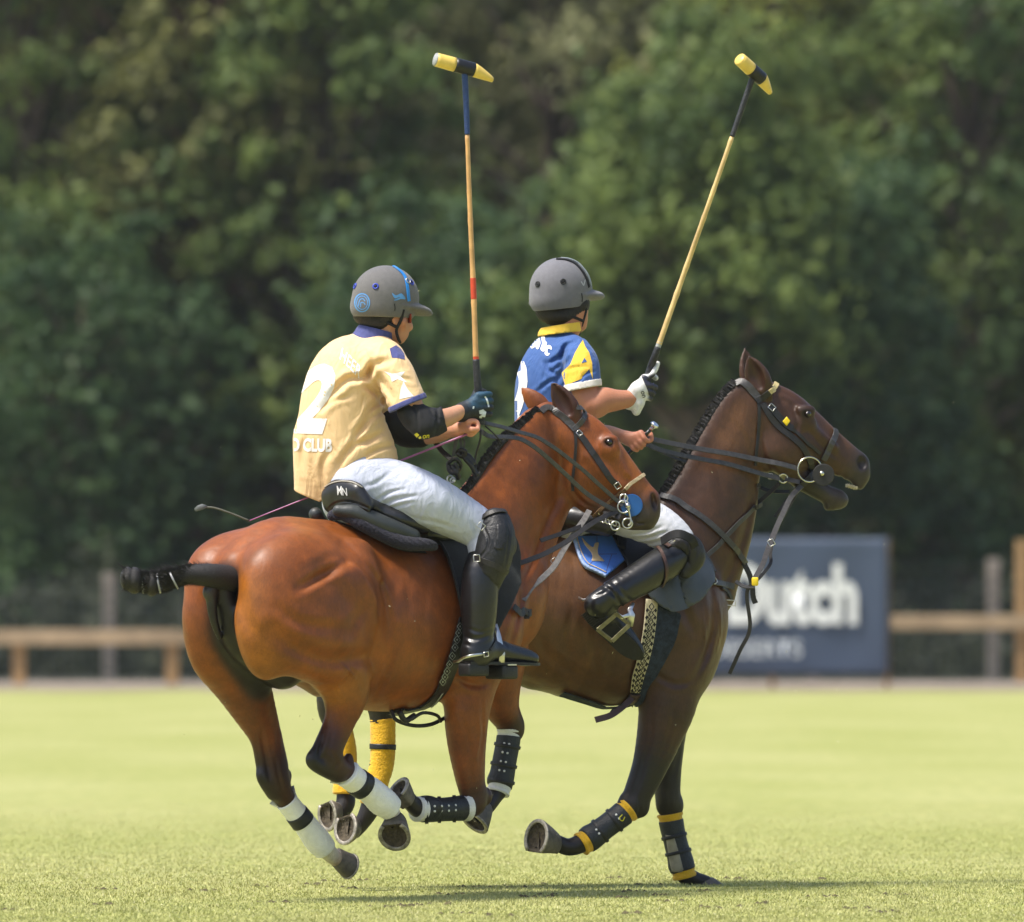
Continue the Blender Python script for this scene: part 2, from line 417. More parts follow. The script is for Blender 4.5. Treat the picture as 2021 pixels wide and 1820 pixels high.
# ------------------------------------------------------------ fence, wire fence, banner
def wood(name, c): return mat(name, c, .8, .3, 3, .4, 12, stretch=(1, 1, 8))
W1 = wood('fence_wood', (.36, .22, .095)); W2 = wood('weathered_wood', (.27, .23, .19)); WR = mat('rail_wood', (.37, .27, .16), .8, .25, 3, .3, 12)
def post(u, v0, v1, wpx, Y, m, name='post', parent=None, depth=.12):
    a = P(u, v0, Y); w_ = wpx * (DIST + Y) / DIST / PXM
    v, f = boxm((a.x, Y, (a.z + P(u, v1, Y).z) / 2), w_, depth, a.z - P(u, v1, Y).z)
    o = mk(name, v, f, m, parent, False); bevel(o, .012); return o
YF = 88.0
fl = thing('rail_fence', P(190, 1350, YF), 'low wooden post and rail fence with orange-brown posts, left of the bay pony', 'fence', 'rail fence sections')
for u in (-1180, -880, -570, -265, 38, 340, 640): 
    if u < 2000: post(u, 1246, 1356, 25, YF, W1, 'post', fl)
post(-425, 1243, 1273, 1560, YF - .12, WR, 'rail', fl, .05); post(500, 1244, 1272.5, 289, YF - .12, WR, 'rail', fl, .05)
YR = 85.0
fr = thing('rail_fence', P(1880, 1345, YR), 'taller wooden post and rail fence running off right from the blue banner', 'fence', 'rail fence sections')
for u in (2016, 2270, 2520, 2770, 3020): post(u, 1066 if u > 1800 else 1215, 1348, 22 if u > 1800 else 18, YR, W1, 'post', fr)
post(1885, 1214, 1243, 250, YR - .12, WR, 'rail', fr, .05); post(2520, 1214, 1243, 1019, YR - .12, WR, 'rail', fr, .05)
YW = 94.0
wf = thing('wire_fence', P(600, 1340, YW), 'tall grey wooden posts carrying thin wire mesh behind the low rails', 'fence')
for u, vt in ((215, 1132), (-120, 1130), (560, 1130), (905, 1130), (1250, 1120), (1960, 1103), (1605, 1112), (2300, 1103)): post(u, vt, 1346, 24, YW, W2, 'post', wf)
WIRE = mat('fence_wire', (.07, .08, .075), .6, .2, 5, metal=.3)
parts = []
for i in range(10): 
    a = P(-150, 1140 + i * 21, YW - .1); b = P(2300, 1112 + i * 22, YW - .1); parts.append(boxm((a + b) / 2, (b - a).length, .012, .012, ((b - a).normalized(), Vector((0, 1, 0)), Vector((0, 0, 1)))))
for i in range(130):
    a = P(-150 + i * 19, 1135, YW - .1); parts.append(boxm((a.x, YW - .1, .75), .010, .010, 1.4))
mk('wire_mesh', *merge(parts), WIRE, wf, False)
# banner on its frame
YB = 82.5
BAN = mat('banner_cloth', (.050, .072, .120), .55, .12, .8, .15, 2)
WHT = mat('white_print', (.78, .80, .78), .6, .05, 5)
bn = thing('banner', P(1560, 1335, YB), 'slate blue advertising banner with big white Dutch lettering behind the dark pony', 'banner')
L_, R__, T_, B__ = P(1300, 1062, YB), P(1753, 1062, YB), P(1500, 1062, YB), P(1500, 1333, YB)
nx, nz = 40, 22; vs = []; fs = []
for j in range(nz + 1):
    for i in range(nx + 1):
        a, b = i / nx, j / nz; vs.append((L_.x + (R__.x - L_.x) * a, YB + .02 * math.sin(a * 17) * math.sin(b * 3.1) - .01, B__.z + (T_.z - B__.z) * b))
fs = [(j * (nx + 1) + i, j * (nx + 1) + i + 1, (j + 1) * (nx + 1) + i + 1, (j + 1) * (nx + 1) + i) for j in range(nz) for i in range(nx)]
o = mk('panel', vs, fs, BAN, bn); so_ = o.modifiers.new('s', 'SOLIDIFY'); so_.thickness = .02; so_.offset = 1 if False else -1
for u in (1302, 1525, 1751):
    v, f = boxm((P(u, 0, YB).x, YB + .10, (T_.z) / 2), .07, .07, T_.z); mk('frame_post', v, f, W1, bn, False)
def text(name, s, size, m, parent, M, bold=.0, font=None, ext=.0, align='LEFT', sx=1.0, space=1.0):
    cu = bpy.data.curves.new(name, 'FONT'); cu.body = s; cu.size = size; cu.align_x = align; cu.offset = bold; cu.extrude = ext; cu.space_character = space
    o = bpy.data.objects.new(name, cu); me = bpy.data.meshes.new_from_object(o); bpy.data.objects.remove(o)
    me.transform(Matrix.Diagonal((sx, 1, 1, 1))); me.transform(M); return link(name, me, m, parent, False)
RX = Matrix.Rotation(R_(90), 4, 'X')
kB = (DIST + YB) / DIST / PXM
p = P(1432, 1226, YB); text('lettering', 'Dutch', 150 * kB * 1.05, WHT, bn, Matrix.Translation((p.x, YB - .05, p.z)) @ RX, bold=.042, sx=.66, space=1.0)
p = P(1400, 1296, YB); text('lettering', 'DESERTS', 46 * kB, mat('grey_print', (.62, .66, .68), .6, .05, 5), bn, Matrix.Translation((p.x, YB - .05, p.z)) @ RX, bold=.004, sx=.95, space=1.1)

# ------------------------------------------------------------ the wood behind: each tree with trunk, limbs and leafy crown
LEAF = mat('leaf', (1, 1, 1), .6, .25, 1.2, attr=True, spec=.3)
nt = LEAF.node_tree; pb = nt.nodes['Principled BSDF']; tr = nt.nodes.new('ShaderNodeBsdfTranslucent'); mxs = nt.nodes.new('ShaderNodeMixShader'); mxs.inputs[0].default_value = .40
nt.links.new(pb.inputs['Base Color'].links[0].from_socket, tr.inputs[0]); nt.links.new(pb.outputs[0], mxs.inputs[1]); nt.links.new(tr.outputs[0], mxs.inputs[2]); nt.links.new(mxs.outputs[0], nt.nodes['Material Output'].inputs[0])
BARK = mat('bark', (.10, .075, .055), .9, .4, 4, .6, 12, stretch=(1, 1, .3)); BARKR = mat('bark_red', (.13, .065, .045), .9, .4, 4, .6, 12, stretch=(1, 1, .3)); BARKP = mat('bark_pale', (.26, .20, .13), .9, .3, 4, .6, 12, stretch=(1, 1, .3))
def tree(x, y, H, Rad, low, col, col2, seed, label, nm='broadleaf_tree', bark=None, leaf=.17, nleaf=9000, trunk=.22, lean=0):
    r = np.random.default_rng(seed)
    t = thing(nm, (x, y, 0), label, 'tree', 'trees of the wood behind the field')
    top = Vector((x + lean * H, y, H * .88)); pts = [((x, y, -.1), trunk * 1.3), ((x + lean * H * .2, y, H * .2), trunk), ((x + lean * H * .5, y + .2, H * .5), trunk * .7), (tuple(top), trunk * .15)]
    q = cr([p_ + (rr,) for p_, rr in pts], 4); tv = [sweep(q[:, :3], [circ(z_, 8) for z_ in q[:, 3]])]
    cl = []
    nb = 46
    for i in range(nb):
        hh = low + (H * .97 - low) * (i + .5) / nb; f = (hh - low) / (H - low)
        env = Rad * (1 - abs(f * 1.7 - .75) ** 2.2 * .62) * (.72 + .5 * r.random())
        a = i * 2.4 + r.random()
        for kk in range(3):
            rr = env * (.30 + .70 * r.random() ** .6); a += 2.1
            c = np.array((x + lean * hh + rr * math.cos(a), y + rr * math.sin(a), hh + r.normal() * .4)); cl.append((c, .28 + .62 * r.random() ** 1.5))
            if kk == 0:
                s0 = Vector((x + lean * hh * .7, y, hh * .72)); e = Vector(c); mid = (s0 + e) / 2 + Vector((0, 0, -.1))
                qq = cr([tuple(s0) + (trunk * .30,), tuple(mid) + (trunk * .2,), tuple(e) + (.02,)], 3); tv.append(sweep(qq[:, :3], [circ(z_, 5) for z_ in qq[:, 3]]))
    mk('trunk', *merge(tv), bark or BARK, t)
    per = nleaf // len(cl); Vs = []; Cs = []
    for c, s in cl:
        per_ = int(per * (.5 + s)); d = r.normal(size=(per_, 3)); d /= np.linalg.norm(d, axis=1)[:, None]
        rad = s * (r.random(per_) ** .5) * (1 + .35 * np.sin(d[:, 0] * 5 + c[0]) + .4 * r.random(per_) ** 3)
        st = np.array((1.0 + .5 * r.random(), 1.1, .7 + .7 * r.random())); tl = r.normal() * .4
        pos = d * rad[:, None] * st; pos[:, 0] += pos[:, 2] * tl; pos = pos + c
        n_ = d + r.normal(size=(per_, 3)) * .6 + np.array((0, -.15, .45)); n_ /= np.linalg.norm(n_, axis=1)[:, None]
        a_ = np.cross(n_, r.normal(size=(per_, 3))); a_ /= np.linalg.norm(a_, axis=1)[:, None]; b_ = np.cross(n_, a_)
        sz = leaf * (.5 + .9 * r.random(per_))[:, None]
        Vs.append(np.stack([pos - a_ * sz, pos - b_ * sz * .6, pos + a_ * sz, pos + b_ * sz * .6], 1).reshape(-1, 3))
        k_ = np.clip(r.normal() * .26 + .45 + r.normal(size=per_) * .18, 0, 1)[:, None]
        cc = (np.array(col) * (1 - k_) + np.array(col2) * k_) * 1.38; Cs.append(np.repeat(cc, 4, 0))
    V = np.vstack(Vs); fastmesh('crown', V, np.arange(len(V)).reshape(-1, 4), LEAF, t, False, np.vstack(Cs))
def ux(u, Y): return P(u, 0, Y).x
G = dict(dk=((.030, .060, .024), (.066, .112, .034)), md=((.052, .088, .026), (.135, .178, .042)), ol=((.078, .090, .030), (.200, .205, .060)), br=((.072, .078, .028), (.165, .170, .050)), yg=((.072, .104, .024), (.235, .255, .050)), gy=((.095, .105, .050), (.220, .225, .105)))
TR = [ # u, Y, height, radius, low, kind, label
 (60, 112, 15.5, 3.0, .8, 'md', 'mid green tree at the far left edge, pale patches down its side'),
 (300, 116, 16.5, 3.0, 3.2, 'yg', 'yellow-green topped tree with dark trunk above the tied tail'),
 (180, 108, 7.0, 2.6, .3, 'dk', 'low dark bushy tree behind the left fence'),
 (405, 112, 16.5, 2.8, 6.6, 'br', 'brownish green tree with a red-brown trunk, left of the yellow shirt'),
 (620, 111, 12.5, 2.7, .6, 'md', 'green tree standing behind the left mallet rider'),
 (800, 122, 17, 3.2, 1.5, 'ol', 'tall olive tree rising behind the left mallet head'),
 (900, 107, 7.4, 2.5, .3, 'dk', 'low dark tree between the two riders'),
 (1070, 117, 16.5, 3.5, 3.0, 'gy', 'pale grey-green tree with the broad crown at top centre'),
 (1290, 123, 17, 3.0, .8, 'dk', 'darkest green tree right of top centre'),
 (1372, 104, 9.8, 2.0, 4.6, 'md', 'green tree with a pale brown trunk between the mallets'),
 (1500, 115, 15.5, 3.0, .8, 'yg', 'bright leafed tree behind the right mallet head'),
 (1640, 108, 8.2, 2.6, .3, 'dk', 'low dark green tree above the blue banner'),
 (1730, 121, 17, 3.1, 1.0, 'ol', 'tall olive-green tree right of the right mallet'),
 (1900, 112, 13.5, 2.8, .5, 'md', 'mid green tree near the right frame edge'),
 (2080, 118, 16.5, 3.2, .6, 'yg', 'yellow-green tree cut by the right frame edge'),
 (-130, 118, 16, 3.0, .6, 'dk', 'dark tree cut by the left frame edge'),
 (-420, 114, 15.5, 3.2, .5, 'md', 'green tree standing well left of the frame edge'),
 (-760, 117, 16, 3.4, .5, 'ol', 'olive tree farthest left along the wood'),
 (2400, 114, 15.5, 3.2, .5, 'md', 'green tree standing well right of the frame edge'),
 (2740, 117, 16, 3.4, .5, 'dk', 'dark tree farthest right along the wood'),
 (1110, 106, 6.2, 2.3, .3, 'md', 'low green tree behind the blue shirt'),
]
for i, (u, Y, H, Rd, lo, kd, lb) in enumerate(TR):
    tree(ux(u, Y), Y, H, Rd, lo, *G[kd], seed=20 + i, label=lb, bark=BARKP if 'pale brown' in lb else (BARKR if 'red-brown' in lb else None), leaf=.105, nleaf=21000 if H > 9 else 13000, trunk=.32 if 'brown trunk' in lb else .26 if H > 9 else .14, lean=(.0, .02, -.02)[i % 3])
# the deeper wood behind them reads as one mass
r = np.random.default_rng(77); n = 150000
xs = (r.random(n) * 2 - 1) * 32; ys = 127 + 4 * r.random(n) + 1.2 * np.sin(xs * 1.3); zs = 17.5 * r.random(n)
pos = np.stack([xs, ys, zs], 1); n_ = r.normal(size=(n, 3)) + np.array((0, -.8, .5)); n_ /= np.linalg.norm(n_, axis=1)[:, None]
a_ = np.cross(n_, r.normal(size=(n, 3))); a_ /= np.linalg.norm(a_, axis=1)[:, None]; b_ = np.cross(n_, a_); sz = (.15 + .16 * r.random(n))[:, None]
V = np.stack([pos - a_ * sz, pos - b_ * sz * .7, pos + a_ * sz, pos + b_ * sz * .7], 1).reshape(-1, 3)
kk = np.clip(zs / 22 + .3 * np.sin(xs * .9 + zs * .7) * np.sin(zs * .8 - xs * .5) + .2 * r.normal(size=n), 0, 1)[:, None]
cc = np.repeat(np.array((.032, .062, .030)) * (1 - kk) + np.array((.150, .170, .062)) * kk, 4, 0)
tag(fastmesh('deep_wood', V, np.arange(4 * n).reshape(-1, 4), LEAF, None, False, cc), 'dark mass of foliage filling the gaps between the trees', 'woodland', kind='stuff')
# undergrowth under the trees
n = 52000; xs = (r.random(n) * 2 - 1) * 30; ys = 97 + 8 * r.random(n); zs = (.75 + .35 * np.sin(xs * 1.7) + .25 * np.sin(xs * 4.1 + ys)) * r.random(n) * (1 + (ys - 97) * .12)
pos = np.stack([xs, ys, zs], 1); n_ = r.normal(size=(n, 3)) + np.array((0, -.5, .8)); n_ /= np.linalg.norm(n_, axis=1)[:, None]
a_ = np.cross(n_, r.normal(size=(n, 3))); a_ /= np.linalg.norm(a_, axis=1)[:, None]; b_ = np.cross(n_, a_); sz = (.06 + .09 * r.random(n))[:, None]
V = np.stack([pos - a_ * sz, pos - b_ * sz * .6, pos + a_ * sz, pos + b_ * sz * .6], 1).reshape(-1, 3)
kk = r.random(n)[:, None]; cc = np.repeat(np.array((.018, .026, .012)) * (1 - kk) + np.array((.045, .055, .024)) * kk, 4, 0)
tag(fastmesh('undergrowth', V, np.arange(4 * n).reshape(-1, 4), LEAF, None, False, cc), 'dull green undergrowth along the foot of the wood', 'undergrowth', kind='stuff')

HZ = bpy.data.materials.new('haze'); HZ.use_nodes = True; nt = HZ.node_tree; nt.nodes.remove(nt.nodes['Principled BSDF'])
pv = nt.nodes.new('ShaderNodeVolumePrincipled'); pv.inputs['Density'].default_value = .00018; pv.inputs['Color'].default_value = (.88, .92, .94, 1); pv.inputs['Anisotropy'].default_value = .2
nt.links.new(pv.outputs[0], nt.nodes['Material Output'].inputs['Volume'])
v, f = boxm((0, 130, 10), 320, 360, 22); tag(mk('haze', v, f, HZ, None, False), 'thin summer haze over the field', 'haze', kind='stuff')

# bits of cut grass and turf thrown up by the hooves
r = np.random.default_rng(9); parts = []
for i in range(95):
    u = 360 + abs(r.normal()) * 420 if i < 70 else r.random() * 2000; v = (1150 + r.random() * 620) if i < 70 else 500 + r.random() * 1200
    c = P(min(u, 2000), v, -1.2 + 2.2 * r.random()); d = Vector(r.normal(size=3)).normalized(); e = d.orthogonal().normalized() * (.0008 + .0012 * r.random()); L = .005 + .010 * r.random()
    parts.append(([c - d * L / 2, c + e, c + d * L / 2, c - e, c + d.cross(e).normalized() * .0012], [(0, 1, 4), (1, 2, 4), (2, 3, 4), (3, 0, 4), (0, 3, 2, 1)]))
tag(mk('flying_grass', *merge(parts), mat('cut_grass', (.50, .48, .30), .8, .3, 40), None, False), 'tiny bits of cut grass thrown into the air by the hooves', 'grass bits', kind='stuff')
EARTH = mat('earth', (.085, .070, .030), .95, .5, 60, .8, 120); parts = []
for i in range(42):
    x0 = r.normal() * 1.1; y0_ = -2.6 + 5 * r.random(); 
    for k in range(5):
        c = Vector((x0 + r.normal() * .04, y0_ + r.normal() * .05, .003)); q = .006 + .012 * r.random()
        parts.append(([c + Vector((q * math.cos(a) * (1 + .3 * r.random()), q * math.sin(a), 0)) for a in (0, 1.2, 2.4, 3.7, 5)] + [c + Vector((0, 0, q * .6))], [(0, 1, 5), (1, 2, 5), (2, 3, 5), (3, 4, 5), (4, 0, 5)]))
tag(mk('turf_crumbs', *merge(parts), EARTH, None, True), 'loose crumbs of dark turf lying on the grass', 'turf', kind='stuff')
# ------------------------------------------------------------ the two ponies
COAT = mat('coat', (1, 1, 1), .50, .16, 14, .12, 140, attr=True, spec=.38, coat=.14)
def coat_mat(m):
    nt = m.node_tree; b = nt.nodes['Principled BSDF']; L = nt.links; b.inputs['Coat Roughness'].default_value = .34
    tc = nt.nodes.new('ShaderNodeTexCoord')
    def nz(sc, det, st, lo, hi, dist=0):
        mp = nt.nodes.new('ShaderNodeMapping'); mp.inputs['Scale'].default_value = st; L.new(tc.outputs['Object'], mp.inputs[0])
        n = nt.nodes.new('ShaderNodeTexNoise'); n.inputs['Scale'].default_value = sc; n.inputs['Detail'].default_value = det; n.inputs['Distortion'].default_value = dist; L.new(mp.outputs[0], n.inputs['Vector'])
        r = nt.nodes.new('ShaderNodeMapRange'); r.inputs[1].default_value = .3; r.inputs[2].default_value = .7; r.inputs[3].default_value = lo; r.inputs[4].default_value = hi; L.new(n.outputs[0], r.inputs[0]); return n, r
    src = b.inputs['Base Color'].links[0].from_socket
    for sc, det, st, lo, hi in ((3.5, 3, (1, 1, 1), .80, 1.20), (330, 2, (1, 1, .22), .84, 1.16), (60, 4, (1, 1, .5), .90, 1.10)):
        n, r = nz(sc, det, st, lo, hi); mx = nt.nodes.new('ShaderNodeMixRGB'); mx.blend_type = 'MULTIPLY'; mx.inputs[0].default_value = 1; L.new(src, mx.inputs[1]); L.new(r.outputs[0], mx.inputs[2]); src = mx.outputs[0]
    L.new(src, b.inputs['Base Color'])
    n, r = nz(9, 5, (1, 1, 1), .38, .62, .6); L.new(r.outputs[0], b.inputs['Roughness'])
    n, r = nz(420, 2, (1, 1, .18), 0, 1); bp = nt.nodes.new('ShaderNodeBump'); bp.inputs['Strength'].default_value = .16; bp.inputs['Distance'].default_value = .004; L.new(n.outputs[0], bp.inputs['Height'])
    n, r = nz(26, 4, (1, 1, .6), 0, 1, .8); bp2 = nt.nodes.new('ShaderNodeBump'); bp2.inputs['Strength'].default_value = .22; bp2.inputs['Distance'].default_value = .010; L.new(n.outputs[0], bp2.inputs['Height']); L.new(bp.outputs[0], bp2.inputs['Normal'])
    L.new(bp2.outputs[0], b.inputs['Normal'])
coat_mat(COAT)
HAIR = mat('black_hair', (.012, .010, .009), .55, .5, 120, .5, 300, stretch=(1, 1, 1))
HOOF = mat('hoof_horn', (.11, .095, .078), .6, .35, 40, .3, 90)
SOLE = mat('hoof_sole', (.07, .055, .035), .9, .5, 60, .8, 120)
STEEL = mat('steel', (.62, .61, .58), .28, .1, 60, metal=1)
SHOE = mat('worn_horseshoe', (.34, .31, .26), .55, .4, 60, .4, 90, metal=.6)
EYE_M = mat('eye', (.012, .008, .006), .06, .1, 10, spec=.8)
def hoof(parent, top, bot, toe, rt=.034, rb=.056, shoe=True, k=1.0):
    top = Vector(top); bot = Vector(bot); n = (bot - top).normalized(); toe = Vector(toe); toe = (toe - n * toe.dot(n)).normalized(); s = n.cross(toe)
    def outline(r, sh=0):
        o = []
        for i in range(28):
            a = 2 * math.pi * i / 28; x = math.cos(a); y = math.sin(a)
            x = max(x, -.78); o.append(toe * (x * r * (1.14) + sh) + s * y * r)
        return o
    L = (bot - top).length
    vs = []; fs = []
    prof = [(0, rt * .8, -.012), (.05, rt * 1.02, -.012), (.12, rt * 1.10, -.010), (.5, (rt + rb) / 2 * 1.02, -.004), (.95, rb, 0), (1, rb * .98, 0)]
    for (t, r, sh) in prof: vs += [top + n * L * t + q for q in outline(r, sh)]
    m = 28
    for i in range(len(prof) - 1):
        for j in range(m): fs.append((i * m + j, i * m + (j + 1) % m, (i + 1) * m + (j + 1) % m, (i + 1) * m + j))
    fs.append(tuple(range(m - 1, -1, -1)))
    h = mk('hoof', vs, fs, HOOF, parent)
    # underside: rim, concave sole, frog
    vs = []; fs = []
    for (d, r) in ((0, .97), (0, .80), (-.010, .70), (-.014, .3)):
        vs += [bot + n * (.0008 + d) + q * r for q in outline(rb * 1.0)]
    for i in range(3):
        for j in range(m): fs.append((i * m + j, i * m + (j + 1) % m, (i + 1) * m + (j + 1) % m, (i + 1) * m + j))
    fs.append(tuple(3 * m + j for j in range(m)))
    o = len(vs); fr = [toe * .35 * rb, -toe * .8 * rb + s * .33 * rb, -toe * .5 * rb, -toe * .8 * rb - s * .33 * rb]
    vs += [bot + q - n * .004 for q in fr] + [bot + q - n * .014 for q in fr]
    fs += [(o, o + 1, o + 2), (o, o + 2, o + 3)] + [(o + i, o + (i + 1) % 4, o + 4 + (i + 1) % 4, o + 4 + i) for i in range(4)]
    mk('sole', vs, fs, SOLE, h)
    if shoe:
        pts = [bot + n * .004 + (toe * math.cos(a) * rb * 1.04 + s * math.sin(a) * rb * .9) for a in np.linspace(-2.45, 2.45, 26)]
        v, f = sweep(pts, rect(.016, .008), [n] * 26); mk('horseshoe', v, f, SHOE, h)
    return h
def ear(F, base, tip, face, wdt, col, dark):
    """a leaf-shaped ear, hollow towards 'face'"""
    b = Vector(base); t = Vector(tip); a = (t - b); L = a.length; a.normalize()
    f = Vector(face); f = (f - a * f.dot(a)).normalized(); s = a.cross(f)
    pts = [(b - a * .01, wdt * .75, col), (b + a * L * .3, wdt * 1.0, col), (b + a * L * .6, wdt * .78, col), (b + a * L * .85, wdt * .36, col), (t, .004, dark)]
    F.chain(pts, k=.012, sq=(f, .45))
    F.chain([(b + a * L * .18 + f * wdt * .42, wdt * .35), (b + a * L * .45 + f * wdt * .50, wdt * .62), (b + a * L * .72 + f * wdt * .33, wdt * .40), (b + a * L * .92 + f * .004, .003)], k=.006, sub=True, sq=(f, .8))
def mane_strip(parent, pts, nrm, hgt, wdt, name='mane', seed=1, bead=0):
    """hogged mane: a dense low brush of hair on the crest"""
    r = np.random.default_rng(seed); q = cr(pts, 8); nn = cr(nrm, 8); V = []; F_ = []
    n = len(q)
    side = Vector((q[-1] - q[0])).cross(Vector(nn[n // 2])).normalized(); side = np.array(side)
    for k in range(5200):
        t = r.random() * (n - 1.001); i = int(t); f = t - i
        c = q[i] * (1 - f) + q[i + 1] * f; m_ = nn[i] * (1 - f) + nn[i + 1] * f; m_ = m_ / np.linalg.norm(m_)
        tg = (q[i + 1] - q[i]); tg /= np.linalg.norm(tg)
        lump = 1 + .06 * math.sin(t * 2.2) + .05 * math.sin(t * 5.1)
        b = c + side * r.normal() * wdt * .55 - m_ * .010
        L = (hgt + .012) * lump * (.75 + .35 * r.random())
        d = m_ + side * r.normal() * .10 + tg * (r.normal() * .10 - .1); d /= np.linalg.norm(d)
        o = len(V); wv = tg * .0035 + side * .002 * r.normal()
        V += [b - wv, b + wv, b + d * L * .7 + wv * .8, b + d * L, b + d * L * .7 - wv * .8]; F_.append((o, o + 1, o + 2, o + 3, o + 4))
    o = fastmesh(name, np.array(V), np.array(F_), HAIR, parent)
    G_ = Field(.0045); G_.chain([(Vector(q[i]) - Vector(nn[i]).normalized() * (.012 - hgt * .25), wdt * 1.15 + bead * (i % 2)) for i in range(1, n - 1)], k=.004, n=2, sq=(tuple(side), 1.0)); G_.build('mane_base', HAIR, o); return o

# ===== the bay seen from behind =====
A = Frame(437, -.80, R_(45))
HA = thing('polo_horse', A.L(.8, 0, 0), 'glossy red-brown bay polo pony galloping away, black tied-up tail towards the camera, white leg wraps', 'horse', 'polo ponies')
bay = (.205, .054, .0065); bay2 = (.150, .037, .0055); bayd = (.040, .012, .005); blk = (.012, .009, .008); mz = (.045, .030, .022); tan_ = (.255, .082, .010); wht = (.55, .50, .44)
F = Field(.0075)
al, rl = A.f, A.r
up = Vector((0, 0, 1))
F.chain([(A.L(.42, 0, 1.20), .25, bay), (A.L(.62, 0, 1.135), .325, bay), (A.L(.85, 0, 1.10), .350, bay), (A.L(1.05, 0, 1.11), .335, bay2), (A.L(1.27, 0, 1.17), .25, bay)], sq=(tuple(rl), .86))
F.chain([(A.L(.62, 0, 1.39), .085, bay), (A.L(.95, 0, 1.38), .09, bay), (A.L(1.15, 0, 1.42), .10, bay), (A.L(1.35, 0, 1.40), .13, bay)], k=.08)
F.chain([(A.L(.10, 0, 1.32), .085, bay), (A.L(.27, 0, 1.40), .115, bay), (A.L(.45, 0, 1.39), .13, bay), (A.L(.65, 0, 1.345), .12, bay)], k=.10)
for t, dv in ((1, 1), (-1, 1)):
    F.ell(A.L(.28, .155 * t, 1.30), (.27, .15, .175), (al + rl * .12 * t, rl, up), k=.09, col=bay)          # gluteal mass
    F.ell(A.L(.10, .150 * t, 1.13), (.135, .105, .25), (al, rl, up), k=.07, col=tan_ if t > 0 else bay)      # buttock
    F.ell(A.L(.545, .21 * t, 1.37), (.07, .04, .06), (al, rl, up), k=.09, col=bay)                           # point of hip
    F.ell(A.L(1.34, .15 * t, 1.12), (.13, .13, .20), (al, rl, up + al * .3), k=.09, col=bay)                # shoulder
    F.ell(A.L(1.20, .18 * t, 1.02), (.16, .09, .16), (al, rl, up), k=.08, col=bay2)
# near (right) hind leg
Q = A.Q
F.ell(Q(612, 1215, .20), (.29, .155, .255), (al - up * .35, rl, up + al * .35), k=.07, col=bay)
F.ell(Q(700, 1180, .25), (.13, .09, .17), (al, rl, up), k=.06, col=bay)                                      # stifle bulge
F.chain([(Q(640, 1265, .19), .165, bay), (Q(676, 1340, .18), .118, tan_), (Q(679, 1385, .17), .090, bay), (Q(668, 1425, .165), .063, bay2), (Q(655, 1462, .16), .047, bayd)], k=.05, sq=(tuple(rl), .85))
F.chain([(Q(672, 1430, .16), .050, bay2), (Q(650, 1478, .155), .056, bayd), (Q(660, 1508, .15), .048, bayd), (Q(692, 1528, .15), .038, bayd), (Q(735, 1563, .15), .034, blk), (Q(758, 1584, .15), .038, wht), (Q(772, 1602, .14), .033, wht), (Q(781, 1620, .13), .033, (.34, .25, .20))], k=.02)
F.chain([(Q(660, 1430, .15), .024, bayd), (Q(628, 1478, .15), .024, blk), (Q(616, 1500, .15), .027, blk), (Q(632, 1514, .15), .03, blk), (Q(665, 1530, .15), .03, blk)], k=.028)      # tendon and point of hock
F.paint([(Q(440,1150,.0),.030),(Q(447,1230,.0),.036),(Q(480,1290,-.02),.040),(Q(515,1335,-.05),.050)], blk, .04)
# far (left) hind leg
F.chain([(Q(430, 1220, -.17), .125, tan_), (Q(445, 1290, -.16), .135, bay), (Q(478, 1350, -.15), .115, bay2), (Q(506, 1410, -.15), .086, bay2), (Q(526, 1455, -.14), .063, bay2), (Q(534, 1490, -.14), .054, bayd)], k=.06, sq=(tuple(rl), .9))
F.chain([(Q(528, 1460, -.14), .052, bay2), (Q(537, 1505, -.14), .062, bayd), (Q(545, 1540, -.13), .056, bayd), (Q(563, 1577, -.13), .041, bayd), (Q(605, 1630, -.12), .035, blk), (Q(636, 1666, -.12), .040, wht), (Q(650, 1684, -.12), .034, wht), (Q(664, 1695, -.12), .031, (.34, .25, .20))], k=.02)
F.chain([(Q(506, 1450, -.14), .022, bayd), (Q(517, 1508, -.14), .022, blk), (Q(519, 1535, -.13), .026, blk), (Q(540, 1565, -.13), .028, blk)], k=.028)
# cleft, sheath of dark skin between the buttocks
F.chain([(A.L(-.01, 0, 1.27), .03, blk), (A.L(.03, .0, 1.16), .045, blk), (A.L(.08, 0, 1.05), .06, blk), (A.L(.2, 0, .98), .08, blk), (A.L(.33, 0, .93), .09, blk)], k=.04)
F.chain([(A.L(-.055, 0, 1.24), .026, (.03, .027, .027)), (A.L(-.05, 0, 1.16), .02, (.03, .027, .027)), (A.L(-.035, .0, 1.10), .016, (.04, .036, .036)), (A.L(-.01, .0, 1.05), .012, blk)], k=.02)
F.ell(A.L(-.075, -.0, 1.225), (.02, .022, .028), k=.012, col=(.06, .056, .055))
# grooves between muscles of the haunch
F.chain([(Q(690, 1085, .34), .012), (Q(722, 1120, .335), .022), (Q(756, 1185, .345), .026), (Q(770, 1260, .335), .026), (Q(766, 1320, .29), .022)], k=.035, sub=True)
F.chain([(Q(555, 1248, .36), .008), (Q(600, 1275, .37), .018), (Q(655, 1292, .372), .022), (Q(735, 1300, .33), .014)], k=.045, sub=True)
F.chain([(Q(690, 1330, .29), .008), (Q(676, 1370, .265), .012), (Q(664, 1410, .235), .008)], k=.03, sub=True)
F.chain([(Q(470, 1100, .22), .010), (Q(490, 1180, .34), .014), (Q(540, 1290, .36), .012)], k=.06, sub=True)
F.chain([(Q(600, 1150, .345), .012), (Q(645, 1125, .34), .026), (Q(690, 1110, .33), .02)], k=.06, sub=True)
F.ell(Q(690, 1150, .31), (.10, .03, .05), (al - up * .5, rl, up + al * .5), k=.06, col=bay)
